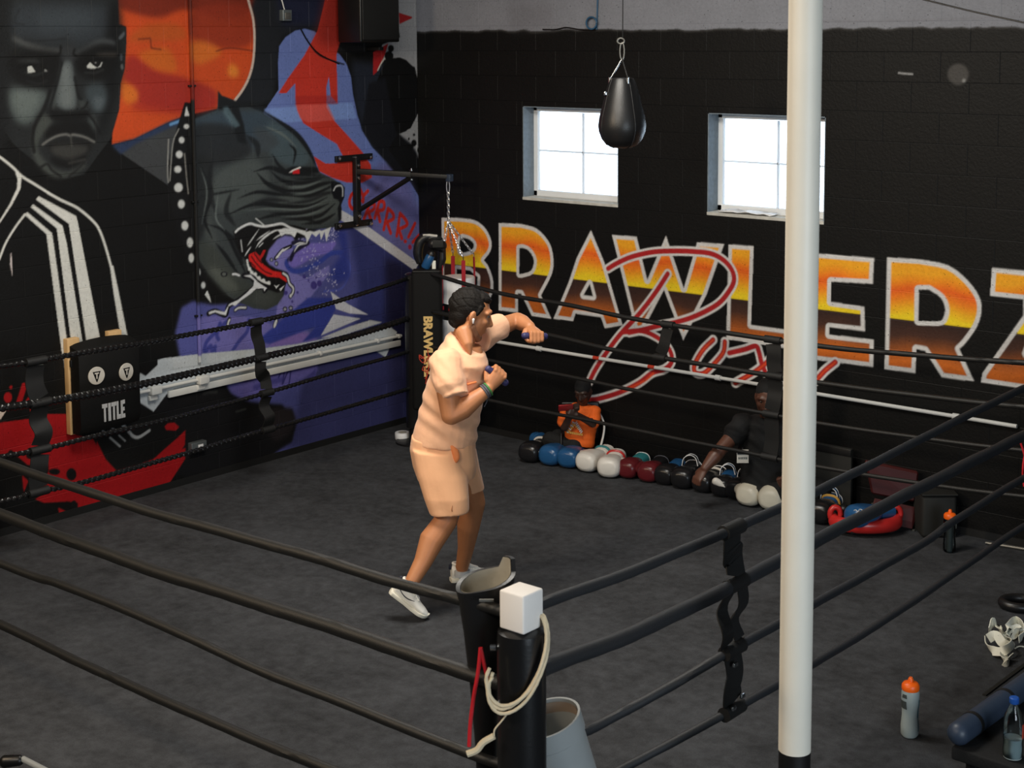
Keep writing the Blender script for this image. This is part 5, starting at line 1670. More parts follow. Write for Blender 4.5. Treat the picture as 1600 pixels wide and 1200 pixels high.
# collar band and chest pocket
ncol = MB()
cpts = [K(702, 531, .22), K(712, 545, .19), K(724, 553, .19), K(735, 556, .20), K(744, 550, .24), (K(750, 540, .30))]
ncol.tube(spline(cpts, 5), .006, 8)
ncol.build('neckband', M['peach'], man)
shorts = MB()
loft_px(shorts, [(643, 680, 743, 684, .27, .165), (641, 700, 744, 702, .27, .175), (646, 725, 745, 722, .27, .17), (654, 748, 742, 744, .27, .15)], DB, ex=2.6)
loft_px(shorts, [(644, 700, 722, 706, .20, .115), (652, 740, 732, 742, .17, .125), (663, 775, 733, 774, .14, .12), (672, 800, 732, 798, .13, .112)], DB, ex=2.6)
loft_px(shorts, [(690, 704, 744, 702, .36, .11), (703, 735, 749, 733, .40, .11), (716, 768, 757, 763, .45, .10)], DB, ex=2.6)
shorts.remesh('shorts', M['peach_short'], man, .0065, 4, folds(.0042, 34, norm(UH + ZH * .35), 2.0))
pk = MB()
pk.tube(spline([K(704, 697, .105), K(711, 706, .098), K(713, 716, .095), K(710, 724, .10)], 5), [.010, .022, .020, .006], 10, flat=.6)
pk.build('pocket', M['peach_dark'], man, label='orange lining showing at the shorts pocket')
cp = MB(); cp.tube(spline([K(730, 601, .085), K(736, 599, .088), K(744, 597, .105)], 4), .006, 8); cp.build('pocket', M['peach_dark'], man, label='darker orange edge of the chest pocket')
dp = MB(); dp.tube(spline([K(707, 790, .02), K(706, 797, .02), K(708, 801, .03)], 4), [.002, .004, .006], 6); dp.build('hem_slit', M['skin'], man)
# wrist bands
fa = norm(wR - eR); N1 = norm(np.cross(fa, DH)); N2 = np.cross(fa, N1)
for k, (m_, o, r) in enumerate((('bracelet_grey', -.014, .0385), ('bracelet_green', -.001, .038), ('bracelet_grey', -.027, .0395))):
    c = wR + fa * o
    MB().tube([c + (N1 * math.cos(t) + N2 * math.sin(t)) * r for t in np.linspace(0, 2 * math.pi, 25)[:-1]], .0058, 8, closed=True).build('bracelet', M[m_], man)
MB().tube(spline([wR - ZH * .04 - fa * .02, wR - ZH * .062 - fa * .01, wR - ZH * .085 - fa * .03], 4), .003, 6).build('bracelet_tail', M['bracelet_grey'], man)
# socks and shoes
heelR = K(611, 918, .02)
heelR = K(608, 925, .0)
upR = norm(np.cross(norm(toeR - heelR), norm(np.cross(ZH, toeR - heelR))))
upR = -upR if upR[2] < 0 else upR
shoe(heelR, toeR, upR, man, -1, 1.12)
MB().tube([aR + norm(aR - kR) * .045, aR + norm(aR - kR) * .012], [.052, .046], 16).build('sock', M['sock'], man)
gl = pl(704, 909, 2, 0.0)
toeL = gl + norm(UH * .92 + DH * .30) * .285
upL = ZH
shoe(gl, toeL, upL, man, -1, 1.08)
MB().tube([aL - ZH * .05, aL - ZH * .018], [.050, .046], 16).build('sock', M['sock'], man)
hand_weight(QR, 1.1, 'purple hand weight held upright in his near fist by the bracelets')
hand_weight(QL, 1.1, 'purple hand weight in his outstretched far fist')
print('boxer height', hc[2] + .13 * HS)


# ---------------- child looking at a red phone, seated by the wall
Dk = DD((1.66, -.42, 0))
Q_ = lambda x, y, d=0.0: J(x, y, Dk + d)
kb = Q_(908, 695)
zk = kb[2]
chair = thing('chair', (kb[0], kb[1], 0), 'low black chair with a white tube arm under the child in orange', 'chair')
MB().box((*(kb - DH * -.0)[:2], max(.06, zk - .04)), (.30, .26, .05), X=UH, Y=DH, bev=.02).build('seat', M['black_plastic'], chair)
MB().box((*(kb + DH * .14)[:2], zk + .16), (.30, .03, .30), X=UH, Y=DH, bev=.012).build('backrest', M['black_plastic'], chair)
MB().tube(spline([Q_(930, 638, .12), Q_(938, 648, .06), Q_(944, 664, .0), Q_(942, 684, -.04), Q_(935, 708, -.08), pl(932, 716, 2, .0) * np.array([1, 1, 0]) + ZH * .008], 6), .0085, 10).build('arm', M['conduit'], chair)
MB().tube(spline([Q_(884, 650, .12), Q_(878, 668, .02), Q_(877, 690, -.05), (Q_(878, 700, -.08) * np.array([1, 1, 0]) + ZH * .008)], 6), .0085, 10).build('arm', M['black_steel'], chair)
for sx in (-.14, .14):
    for sy in (-.12, .12):
        q = kb * np.array([1, 1, 0]) + UH * sx + DH * sy
        MB().tube([q + ZH * .001, q + ZH * max(.05, zk - .05)], .011, 8).build('leg', M['black_steel'], chair)
kid = thing('person', (kb[0], kb[1] - .05, 0), 'child in an orange printed t-shirt seated by the far wall with a red phone', 'person')
b = MB()
HK = .80
P3k, kF, kS, kU = head(b, Q_(911, 611, -.02), -DH * .85 - UH * .35 - ZH * .45, ZH, HK)
b.limb([Q_(910, 624), Q_(909, 640, .02)], [.04, .045], 12)
loft_px(b, [(892, 634, 928, 638, .02, .06), (886, 650, 928, 654, .02, .065), (885, 690, 926, 696, .02, .07)], Dk)
eKl, wKl = Q_(882, 668, -.10), Q_(893, 645, -.17)
eKr, wKr = Q_(926, 662, -.10), Q_(901, 648, -.19)
b.limb([Q_(886, 641, .0), eKl], [.038, .033], 12); b.limb([eKl, wKl], [.032, .023], 12)
b.limb([Q_(928, 643, .0), eKr], [.038, .033], 12); b.limb([eKr, wKr], [.032, .023], 12)
QK1 = fist(b, wKl, UH * .3 + ZH * .7 - DH * .3, -UH + DH * -.3, .72, 1)
QK2 = fist(b, wKr, -UH * .75 + ZH * .45 - DH * .25, DH * -.6 + UH * .5, .72, -1)
kn = []
for sx, fx in ((-1, 858), (1, 905)):
    hip = kb + np.array([-.02, .05 * sx, 0])
    knee = kb + np.array([-.25, -.03 + .05 * sx, .02])
    foot = (knee + np.array([-.03, -.01, 0])) * np.array([1, 1, 0]) + ZH * .04
    kn.append((hip, knee, foot))
    b.limb([hip, knee], [.062, .050], 12)
    b.limb([knee, foot], [.048, .034], 12)
    b.limb([foot, foot + np.array([-.09, -.02, -.008])], [.034, .028], 12)
b.remesh('body', M['deep_skin'], kid, .006, 4)
eyes(P3k, kF, kS, kU, HK, kid)
h = MB(); h.ell(P3k(-.014, 0, .040), (.100 * HK, .080 * HK, .090 * HK), kF, kS, kU); h.ell(P3k(-.05, 0, -.0), (.055 * HK, .072 * HK, .07 * HK), kF, kS, kU)
h.remesh('hair', M['black_cloth'], kid, .006, 3)
s_ = MB()
loft_px(s_, [(896, 630, 924, 634, .02, .05), (885, 636, 931, 642, .02, .075), (882, 656, 934, 660, .02, .085), (882, 690, 928, 698, .02, .09)], Dk)
s_.limb([Q_(886, 641, .0), Q_(880, 660, -.07)], [.052, .050], 12); s_.limb([Q_(929, 643, .0), Q_(928, 660, -.07)], [.052, .050], 12)
s_.remesh('shirt', M['orange_cloth'], kid, .006, 4, folds(.003, 70, norm(UH * .3 + ZH)))
p_ = MB()
for hip, knee, foot in kn: p_.limb([hip, knee], [.074, .062], 12); p_.limb([knee, foot + ZH * .01], [.060, .046], 12)
p_.remesh('trousers', M['black_cloth'], kid, .007, 4)
for hip, knee, foot in kn: MB().limb([foot + np.array([.01, 0, .0]), foot + np.array([-.10, -.02, -.006])], [.040, .034], 14).build('shoe', M['black_leather'], kid)
# chest print: pale and yellow strokes on the shirt front
fz = -.095
prn, pry = MB(), MB()
rs = random.Random(8)
for i in range(7):
    t_ = i / 6
    for sg in (-1, 1):
        x, y = 898 + sg * (2 + 8.5 * t_), 660 + 15 * t_
        (prn if i % 2 == 0 or sg > 0 else pry).box(Q_(x, y, fz - .002), (.022, .010, .010), X=UH + ZH * sg * rs.uniform(.4, 1.1), Y=DH)
for i in range(9): pry.box(Q_(886 + 2.9 * i, 675 + .5 * i, fz - .002), (.011, .010, .016), X=UH, Y=DH)
for i in range(5): pry.box(Q_(893 + 2.4 * i, 669 - (2 - abs(i - 2)) * 2.5, fz - .002), (.010, .010, .014), X=UH, Y=DH)
for i in range(6): prn.box(Q_(889 + 3.2 * i, 648 + rs.uniform(-1, 1), fz + .01), (.014, .010, .012), X=UH, Y=DH)
o = prn.build('shirt_print', M['print_grey'], kid, False, label='pale print on the orange shirt'); o['kind'] = 'stuff'
o = pry.build('shirt_print', M['gold'], kid, False, label='yellow print on the orange shirt'); o['kind'] = 'stuff'
ph = Q_(884, 637, -.22)
t = thing('phone', ph, 'red phone held up by the child in orange', 'phone')
MB().box(ph, (.115, .012, .062), X=norm(UH * .98 + DH * .2 + ZH * .02), Y=norm(DH * .8 + ZH * .5), Z=norm(ZH * .8 - DH * .5), bev=.004).build('case', M['red_phone'], t)
MB().box(ph + DH * .006 + ZH * .004, (.100, .006, .050), X=norm(UH * .98 + DH * .2 + ZH * .02), Y=norm(DH * .8 + ZH * .5), Z=norm(ZH * .8 - DH * .5)).build('screen', M['black_plastic'], t)

# ---------------- man in black leaning down to the gloves
Dm_ = DD((3.36, -.40, 0))
G = lambda x, y, d=0.0: J(x, y, Dm_ + d)
sb = G(1196, 762)
stool = thing('stool', (sb[0], sb[1], 0), 'low dark stool under the man leaning by the gloves', 'stool')
MB().lathe([(.15, 0), (.17, .012), (.17, .04), (.15, .05)], (sb[0], sb[1], max(.1, sb[2] - .13)), 20).build('seat', M['dark_olive'], stool)
for k in range(4):
    a = math.pi / 4 + k * math.pi / 2
    q = np.array([sb[0] + .12 * math.cos(a), sb[1] + .12 * math.sin(a), 0.001])
    MB().tube([q, q + ZH * max(.1, sb[2] - .13)], .014, 8).build('leg', M['black_steel'], stool)
man2 = thing('person', (sb[0], sb[1] - .1, 0), 'smiling man in a black t-shirt reaching down to the row of gloves by the wall', 'person')
b = MB()
P3m, mF, mS, mU = head(b, G(1200, 622, -.10), -DH * .9 - UH * .28 - ZH * .28, ZH, 1.08)
b.limb([G(1201, 640, -.05), G(1202, 662, .0)], [.062, .07], 14)
loft_px(b, [(1160, 662, 1236, 668, .0, .10), (1160, 700, 1240, 705, .0, .11), (1166, 765, 1234, 768, .0, .12)], Dm_)
e1, w1 = G(1126, 702, -.16), G(1101, 732, -.22)
b.limb([G(1160, 662, -.02), G(1147, 680, -.08), e1], [.064, .058, .046], 14)
b.limb([e1, e1 * .6 + w1 * .4, w1], [.047, .050, .032], 14)
fist(b, w1, norm(w1 - e1) * .8 - ZH * .4 - UH * .2, -UH * .6 - DH * .6 + ZH * .5, 1.0, -1, .55)
e2, w2 = G(1246, 705, -.12), G(1236, 738, -.24)
b.limb([G(1238, 668, -.02), e2], [.062, .046], 14); b.limb([e2, w2], [.047, .032], 14)
fist(b, w2, norm(w2 - e2) - UH * .4, -DH + UH * .3, 1.0, 1, .3)
lg = []
for sx in (-1, 1):
    hip = sb + np.array([.03, .07 * sx, -.02])
    knee = sb + np.array([.40, .09 * sx - .03, .06])
    foot = (knee + np.array([.05, 0, 0])) * np.array([1, 1, 0]) + ZH * .05
    lg.append((hip, knee, foot))
    b.limb([hip, knee], [.075, .058], 14); b.limb([knee, foot], [.056, .040], 14); b.limb([foot, foot + np.array([.13, 0, -.012])], [.042, .034], 14)
b.remesh('body', M['dark_skin'], man2, .0065, 4)
eyes(P3m, mF, mS, mU, 1.08, man2)
h = MB(); h.ell(P3m(-.018, 0, .044), (.097 * 1.08, .079 * 1.08, .088 * 1.08), mF, mS, mU); h.ell(P3m(-.05, 0, .0), (.055, .073, .07), mF, mS, mU)
h.remesh('hair', M['black_cloth'], man2, .006, 3)
s_ = MB()
loft_px(s_, [(1180, 648, 1222, 654, .0, .09), (1158, 656, 1240, 664, .0, .125), (1154, 700, 1244, 706, .0, .135), (1160, 772, 1238, 776, .0, .14)], Dm_)
s_.limb([G(1162, 662, -.02), G(1146, 680, -.09)], [.084, .078], 16); s_.limb([G(1238, 668, -.02), G(1244, 692, -.08)], [.084, .074], 16)
s_.remesh('shirt', M['black_cloth'], man2, .007, 4, folds(.005, 50, norm(UH * .6 + ZH)))
p_ = MB()
for hip, knee, foot in lg: p_.limb([hip, knee], [.088, .070], 14); p_.limb([knee, foot + ZH * .02], [.068, .054], 14)
p_.remesh('trousers', M['black_cloth'], man2, .008, 4)
for hip, knee, foot in lg: MB().limb([foot + np.array([-.03, 0, .0]), foot + np.array([.14, 0, -.008])], [.049, .04], 14).build('shoe', M['black_leather'], man2)
tp = [pl(px, py, 1, -.01) for px, py in ()]
mt = MB(); mt.limb([P3m(.088, -.020, -.062), P3m(.095, 0, -.064), P3m(.088, .020, -.062)], [.003, .0055, .003], 8)
mt.build('teeth', M['white_plastic'], man2)
lc = G(1160.5, 713, -.165)
lb = thing('label_tag', lc, 'small white card label hanging below the lowest far rope by the man in black', 'label')
MB().box(lc, (.082, .004, .096), X=UH, Y=DH, bev=.001).build('card', M['emblem'], lb)
MB().box(lc - DH * .003 + ZH * .026, (.076, .004, .022), X=UH, Y=DH).build('dark_band', M['black_plastic'], lb)
ln = MB()
for i in range(5): ln.box(lc - DH * .003 - ZH * .012 + UH * (-.026 + .013 * i), (.008, .003, .014), X=UH, Y=DH)
o = ln.build('print', M['bottle_dark'], lb, False); o['kind'] = 'stuff'
MB().tube([lc + ZH * .048, G(1160, 706, -.16) + ZH * .03], .003, 6).build('tie', M['strap'], lb)


# ------------------------------------------------------------------ boxing gloves in a row
def glove(px, py, main, label, aim=(0, -1), cuff=None, trim=None, s=1.0, thumb=1, z=None, roll=0.0, grp='boxing gloves lined up along the far ropes', band=None, strap_up=False):
    """px, py: where its knuckle end meets the floor"""
    s = s * 1.12
    g0 = pl(px, py, 2, 0.0)
    X = norm(np.array([aim[0], aim[1], 0.0]))           # fist end points this way
    Yv = np.cross(ZH, X)
    c, sn = math.cos(roll), math.sin(roll)
    Yr, Zr = Yv * c + ZH * sn, ZH * c - Yv * sn
    o = g0 - X * .10 * s + ZH * (.072 * s if z is None else z)
    Q = lambda x, y, zz: o + (X * x + Yr * y + Zr * zz) * s
    t = thing('boxing_glove', o * np.array([1, 1, 0]) + ZH * (0 if z is None else z - .07), label, 'boxing glove', grp)
    ov = lambda x, y0, ry, rz, z0=0: [Q(x, y0 + ry * math.cos(a), z0 + rz * math.sin(a)) for a in np.linspace(0, 2 * math.pi, 21)[:-1]]
    sq = lambda v, p: math.copysign(abs(v) ** p, v)
    ov = lambda x, y0, ry, rz, z0=0: [Q(x, y0 + ry * sq(math.cos(a), .8), z0 + rz * sq(math.sin(a), .8)) for a in np.linspace(0, 2 * math.pi, 21)[:-1]]
    m = MB()
    m.rings([ov(-.07, 0, .052, .046), ov(-.02, 0, .062, .058), ov(.03, 0, .078, .069), ov(.075, 0, .084, .072, .002), ov(.115, 0, .082, .070, .002), ov(.140, 0, .073, .060), ov(.155, 0, .055, .042), ov(.160, 0, .018, .012)])
    m.limb([Q(.086, 0, .038), Q(.10, 0, -.04)], [.034 * s, .03 * s], 12)
    m.remesh('mitt', M[main], t, .008, 3)
    th = MB().limb(spline([Q(-.02, thumb * .058, .012), Q(.03, thumb * .088, .018), Q(.08, thumb * .088, .012), Q(.108, thumb * .066, .004)], 3), [.026 * s, .030 * s, .029 * s, .022 * s], 12)
    th.build('thumb', M[main], t)
    cf = MB()
    cf.rings([ov(-.062, 0, .055, .049), ov(-.075, 0, .058, .053), ov(-.13, 0, .060, .056), ov(-.165, 0, .062, .058), ov(-.168, 0, .054, .050), ov(-.14, 0, .048, .044)])
    cf.build('cuff', M[cuff or main], t)
    if band:
        MB().tube(ov(-.10, 0, .061, .057), .010 * s, 8, closed=True).build('strap', M[band], t)
    if trim:
        MB().tube(ov(-.168, 0, .060, .056), .0055 * s, 8, closed=True).build('trim', M[trim], t)
    if strap_up:
        MB().ribbon(spline([Q(-.12, .05, .035), Q(-.13, .03, .085), Q(-.12, -.01, .105), Q(-.11, -.05, .08), Q(-.10, -.06, .03)], 5), .034 * s, .005, X).build('loose_strap', M[cuff or main], t)
        for k in (-1, 1):
            MB().tube(spline([Q(-.12 + k * .018, .05, .037), Q(-.13 + k * .018, .03, .088), Q(-.12 + k * .018, -.01, .108), Q(-.11 + k * .018, -.05, .083), Q(-.10 + k * .018, -.06, .03)], 5), .003, 6).build('strap_piping', M[trim or 'white_plastic'], t)
    return t


glove(828, 722, 'glove_black', 'black boxing glove with a pale lettered cuff at the left end of the row', (.25, -1), band='emblem', s=.98)
glove(866, 709, 'glove_black', 'dark glove with blue back and yellow dash behind the left end of the row', (1, -.25), cuff='glove_blue', band='glove_blue', s=.85)
glove(860, 727, 'glove_blue', 'blue boxing glove next to the black one at the left end', (.15, -1), cuff='glove_blue')
glove(889, 731, 'glove_blue', 'second blue boxing glove from the left, beside the white pair', (.3, -1), cuff='glove_blue')
glove(918, 737, 'glove_white', 'white boxing glove of the pair, left one, below the child', (.1, -1), band='teal', thumb=-1)
glove(952, 746, 'glove_white', 'white boxing glove of the pair, right one, touching a maroon glove', (.45, -1), cuff='glove_white', band='glove_red')
glove(981, 747, 'glove_maroon', 'maroon boxing glove with teal cuff beside the white pair', (.2, -1), cuff='teal', trim='white_plastic', s=.9)
glove(1013, 753, 'glove_maroon', 'maroon boxing glove with purple edged cuff, right of its pair', (.25, -1), cuff='glove_black', trim='bracelet_grey', s=.9, thumb=-1)
glove(1039, 757, 'glove_black', 'black glove with blue cuff patch right after the maroon pair', (.2, -1), cuff='glove_blue', s=.9)
glove(1066, 763, 'glove_black', 'black boxing glove with raised white edged strap loop, left of the reaching hand', (.3, -1), trim='white_plastic', strap_up=True, s=.95)
glove(1098, 769, 'glove_black', 'black boxing glove directly under the reaching hand, with white edged cuff', (.1, -1), trim='white_plastic', band='emblem', s=.9)
glove(1128, 776, 'glove_black', 'black boxing glove with a white thumb beside the cream pair', (.35, -1), cuff='glove_blue', strap_up=True, s=.9)
glove(1150, 780, 'glove_black', 'black boxing glove with thin white piping touching the cream pair', (.2, -1), trim='white_plastic', strap_up=True, s=.9)
glove(1170, 790, 'glove_cream', 'cream boxing glove of the pair left of the column, left one', (.0, -1), trim='glove_red', s=1.0, thumb=-1)
glove(1206, 797, 'glove_cream', 'cream boxing glove of the pair nearest the white column', (.25, -1), trim='glove_red', band='glove_red', s=1.05)
glove(1282, 818, 'glove_black', 'black glove with gold band and blue cuff right of the column', (.2, -1), cuff='glove_blue', band='gold', trim='white_plastic', strap_up=True, s=.95)
wt = MB()
q = pl(1118, 752, 2, .12)
wt.limb([q, q + UH * .10 - DH * .03 - ZH * .045], [.028, .024], 12)
wt.limb([q + UH * .10 - DH * .03 - ZH * .045, q + UH * .095 - DH * .05 - ZH * .075], [.024, .02], 12)
# white thumb belongs to the glove it rises from
gl_ = [o for o in bpy.data.objects if o.get('label', '').startswith('black boxing glove with a white thumb')][0]
wt.build('thumb', M['glove_white'], gl_, label='white thumb')

# red head guard with a blue glove lying in it
hg0 = pl(1357, 838, 2, 0.0)
t = thing('head_guard', hg0, 'red padded head guard lying open on the floor right of the column', 'head guard')
rg = .20
cgd = hg0 + DH * .10
mb = MB()
mb.tube(spline([cgd + UH * rg * math.cos(a) * 1.05 + DH * .13 * math.sin(a) + ZH * .075 for a in np.linspace(-math.pi * 1.08, math.pi * .08, 12)], 4), .048, 14, flat=.75)
mb.build('padding', M['glove_red'], t)
for sg in (-1, 1):
    e = cgd + UH * sg * rg * 1.0 + ZH * .12
    MB().tube([e + (UH * math.cos(a) * .035 + ZH * math.sin(a) * .048) for a in np.linspace(0, 2 * math.pi, 17)[:-1]], .019, 10, closed=True).build('ear_ring', M['glove_red'], t)
MB().box(cgd - DH * .125 - UH * .09 + ZH * .05, (.07, .02, .05), X=UH, Y=DH, bev=.008).build('strap', M['black_leather'], t)
bg = glove(1338, 838, 'glove_blue', 'shiny blue boxing glove with white scrawl resting in the red head guard', (-.35, -.9), s=.95, z=.135, grp=None)
sc0 = pl(1352, 797, 2, .232)
sx_, sy_ = norm(UH + DH * .1), norm(DH + ZH * .35)
mb = MB().tube(spline([sc0 + sx_ * (-.075 + .0125 * q) + sy_ * (.012 * math.sin(q * 2.3) + .004 * math.sin(q * 5.1)) for q in range(13)], 4), .0032, 6)
mb.build('lettering', M['print_grey'], bg, False, label='white scrawled writing')

# ------------------------------------------------------------------ wall target on the mural wall
Xw = .11
t = thing('wall_target', (0.02, -3.3, .6), 'black wall mounted punching target lettered TITLE between two boards', 'punching target')
W_ = lambda x, y, dx: pl(x, y, 0, dx)
for k, (xa, xb, ya, yb) in enumerate(((103, 122, 528, 678), (168, 188, 516, 640))):
    a, bq = W_(xa, ya + 2, .045), W_(xb, ya, .045)
    lo = W_((xa + xb) / 2 + 3, yb, .045)[2]
    y0, y1 = sorted((a[1], bq[1]))
    if k == 1: lo = W_(112, 678, .045)[2]
    MB().box((.036, (y0 + y1) / 2, (a[2] + lo) / 2), (.05, y1 - y0, a[2] - lo), bev=.004).build('board', M['wood'], t)
pa, pb = W_(123, 548, .17), W_(217, 536, .17)
zt_, zb_ = W_(165, 541, .17)[2], W_(170, 672, .17)[2]
y0, y1 = pa[1], pb[1]
mb = MB()
n = 13
rings = []
for k in range(n):
    u = k / (n - 1)
    y = y0 + (y1 - y0) * u
    bulge = .030 * math.sin(math.pi * u) ** .6
    zz = [zt_ + .0, zt_ - .03] + [zb_ + .04, zb_]
    rings.append([(.065, y, zt_ + .02 + bulge * .9), (.14 + bulge, y, zt_ + bulge * .5), (.165 + bulge, y, zt_ - .05), (.165 + bulge, y, zb_ + .06), (.14 + bulge, y, zb_ + .01), (.065, y, zb_)])
mb.rings(rings)
tb = mb.build('target_pad', M['pad_black'], t)
for (x, y) in ((113, 568), (121, 643)):
    q = W_(x, y, .075)
    MB().box(q, (.02, .035, .05), bev=.004).build('bracket', M['black_steel'], t)
    MB().lathe([(.007, 0), (.009, .006), (.004, .009)], q + np.array([.01, 0, 0]), 10, (0, 1, 0), (0, 0, 1), (1, 0, 0)).build('bolt', M['steel'], t)


def xface(x, y):
    """point on the pad's bulged front"""
    q = W_(x, y, .165)
    for _ in range(3):
        u = min(1, max(0, (q[1] - y0) / (y1 - y0)))
        q = W_(x, y, .166 + .030 * math.sin(math.pi * u) ** .6)
    return q


for (x, y) in ((150.5, 587), (197, 581)):
    q = xface(x, y)
    sl = .05 if x < 170 else -.05
    Yd = norm(np.array([sl * 2, 1, 0])); Nn = np.cross(Yd, ZH)
    Nn = Nn if Nn[0] > 0 else -Nn
    R_ = .062
    e = MB().lathe([(R_, -.004), (R_, .004), (R_ * .97, .006)], q, 30, Yd, ZH, Nn).build('emblem', M['emblem'], t, label='round white emblem with a black T in a triangle')
    m1 = MB()
    tri = [(-.030, .030), (.030, .030), (.004, -.042), (-.004, -.042)]
    m1.prism(tri, q + Nn * .006, Yd, ZH, Nn, .0015)
    m1.build('mark', M['black_plastic'], e, False)
    m2 = MB()
    m2.prism([(-.016, .022), (.016, .022), (.016, .013), (.0045, .013), (.0045, -.020), (-.0045, -.020), (-.0045, .013), (-.016, .013)], q + Nn * .0075, Yd, ZH, Nn, .0015)
    m2.build('mark', M['emblem'], e, False)
tc = xface(178, 642)
GL = {'T': [[(0, 0), (0, 1)], ], }
rects = {'T': [(0, .78, 1, 1), (.32, 0, .68, .79)], 'I': [(0.1, 0, .62, 1)], 'L': [(0, 0, .38, 1), (0, 0, .82, .24)], 'E': [(0, 0, .38, 1), (0, .78, .86, 1), (0, .40, .76, .60), (0, 0, .86, .22)]}
mb = MB()
wl, hl = .040, .125
x_ = 0
lay = []
for chx, adv in (('T', 1.08), ('I', .74), ('T', 1.08), ('L', .90), ('E', .90)):
    for r in rects[chx]: lay.append((x_ + r[0], r[1], x_ + r[2], r[3]))
    x_ += adv
for (a_, b_, c_, d_) in lay:
    yy0, yy1 = tc[1] + (a_ - x_ / 2) * wl, tc[1] + (c_ - x_ / 2) * wl
    um = min(1, max(0, ((yy0 + yy1) / 2 - y0) / (y1 - y0)))
    xx = .167 + .030 * math.sin(math.pi * um) ** .6
    sl_ = (.030 * math.sin(math.pi * min(1, um + .02)) ** .6 - .030 * math.sin(math.pi * (um - .02)) ** .6) / (.04 * (y1 - y0))
    mb.box((xx, (yy0 + yy1) / 2, tc[2] + ((b_ + d_) / 2 - .5) * hl), (.006, yy1 - yy0, (d_ - b_) * hl), X=(1, -sl_, 0), Y=(sl_, 1, 0))
mb.build('lettering', M['print_grey'], t, False, label='grey block lettering TITLE')

# ------------------------------------------------------------------ heavy bag on its wall bracket
br = thing('bag_bracket', (0.02, -.8, 2.0), 'black steel wall bracket with diagonal strut holding the heavy bag', 'bracket')
tp1, tp2 = W_(525, 248, .03), W_(582, 245, .03)
bt1, bt2 = W_(525, 353, .03), W_(582, 348, .03)
ym = W_(555, 300, .03)[1]
ztp, zbt = (tp1[2] + tp2[2]) / 2, (bt1[2] + bt2[2]) / 2
MB().box((.022, (tp1[1] + tp2[1]) / 2, ztp), (.024, tp2[1] - tp1[1], .05), bev=.003).build('top_bar', M['black_steel'], br)
MB().box((.022, (bt1[1] + bt2[1]) / 2, zbt), (.024, bt2[1] - bt1[1], .05), bev=.003).build('bottom_bar', M['black_steel'], br)
MB().box((.05, ym, (ztp + zbt) / 2), (.045, .05, ztp - zbt), bev=.004).build('upright', M['black_steel'], br)
end = pl(700, 276, 1, -.42)
root = np.array([.06, ym, W_(556, 268, .06)[2]])
knee_ = root + (end - root) * .60
MB().box((root + knee_) / 2, (np.linalg.norm(knee_ - root), .045, .045), X=knee_ - root, Y=np.cross(ZH, knee_ - root), bev=.003).build('arm', M['black_steel'], br)
MB().box((knee_ + end) / 2, (np.linalg.norm(end - knee_) + .06, .034, .034), X=end - root, Y=np.cross(ZH, end - root), bev=.003).build('arm_extension', M['black_steel'], br)
sr = np.array([.06, ym, W_(557, 330, .06)[2]])
MB().tube([sr, knee_ - ZH * .02], .020, 4).build('strut', M['black_steel'], br)
for q in [(tp1 + np.array([.012, .03, 0])), (tp2 + np.array([.012, -.03, 0])), (bt1 + np.array([.012, .03, 0])), (bt2 + np.array([.012, -.03, 0])), np.array([.074, ym, ztp - .06]), np.array([.074, ym, ztp - .16]), np.array([.074, ym, zbt + .07]), np.array([.036, ym, ztp]), np.array([.036, ym, zbt])]:
    MB().lathe([(.016, 0), (.016, .008), (.008, .010), (.007, .018)], q, 10, (0, 1, 0), (0, 0, 1), (1, 0, 0)).build('bolt', M['steel'], br)
for dz in (.03, -.045): MB().lathe([(.014, 0), (.014, .01), (.007, .012), (.006, .02)], knee_ + ZH * dz, 10).build('bolt', M['steel'], br)
MB().box(end + UH * .012 - ZH * .01, (.045, .05, .06), bev=.006).build('end_cap', M['pad_blue'], br)


def chain(mb, a, b_, link=.034, r=.0042):
    n = max(2, int(np.linalg.norm(b_ - a) / (link * .74)))
    ax = norm(b_ - a)
    s1 = norm(np.cross(ax, [1, .3, .2])); s2 = np.cross(ax, s1)
    for i in range(n):
        c = a + (b_ - a) * (i + .5) / n
        sd = s1 if i % 2 else s2
        mb.tube([c + ax * link * .5 * math.cos(q) + sd * link * .27 * math.sin(q) for q in np.linspace(0, 2 * math.pi, 11)[:-1]], r, 5, closed=True)
    return mb


bagx = end + UH * .0
D_b = DD(end)
hb_top = J(716, 432, D_b)
bc0 = np.array([hb_top[0], hb_top[1], 0])
bag = thing('heavy_bag', (bc0[0], bc0[1], .25), 'white and black heavy bag with red straps on chains behind the far post', 'punching bag')
rbg = .135
zt1 = hb_top[2]
zW1, zB1, zB2 = J(716, 472, D_b)[2], J(716, 480, D_b)[2], J(716, 497, D_b)[2]
MB().lathe([(rbg, zB2 - .55), (rbg, zB2)], bc0, 32).build('lower_wrap', M['bag_white'], bag, label='white lower wrap')
MB().lathe([(rbg * 1.005, zB2), (rbg * 1.005, zW1)], bc0, 32).build('black_band', M['black_vinyl'], bag, label='black band')
MB().lathe([(rbg, zW1), (rbg, zt1 - .01), (rbg * .96, zt1), (rbg * .4, zt1 + .004)], bc0, 32).build('upper_wrap', M['bag_white'], bag, label='white upper wrap')
MB().lathe([(rbg * .8, .25), (rbg * .99, .27), (rbg, zB2 - .55)], bc0, 32).build('bottom', M['black_vinyl'], bag)
knot = end - ZH * .36
cm = MB()
hookp = end - ZH * .03
MB().tube([hookp - ZH * .05 + (ZH * .055 * math.cos(q) + UH * .012 * math.sin(q)) for q in np.linspace(0, 2 * math.pi, 15)[:-1]], .005, 6, closed=True).build('carabiner', M['chain'], bag)
chain(cm, hookp - ZH * .10, knot)
c_ = cm.build('chain', M['chain'], bag); c_['kind'] = 'stuff'
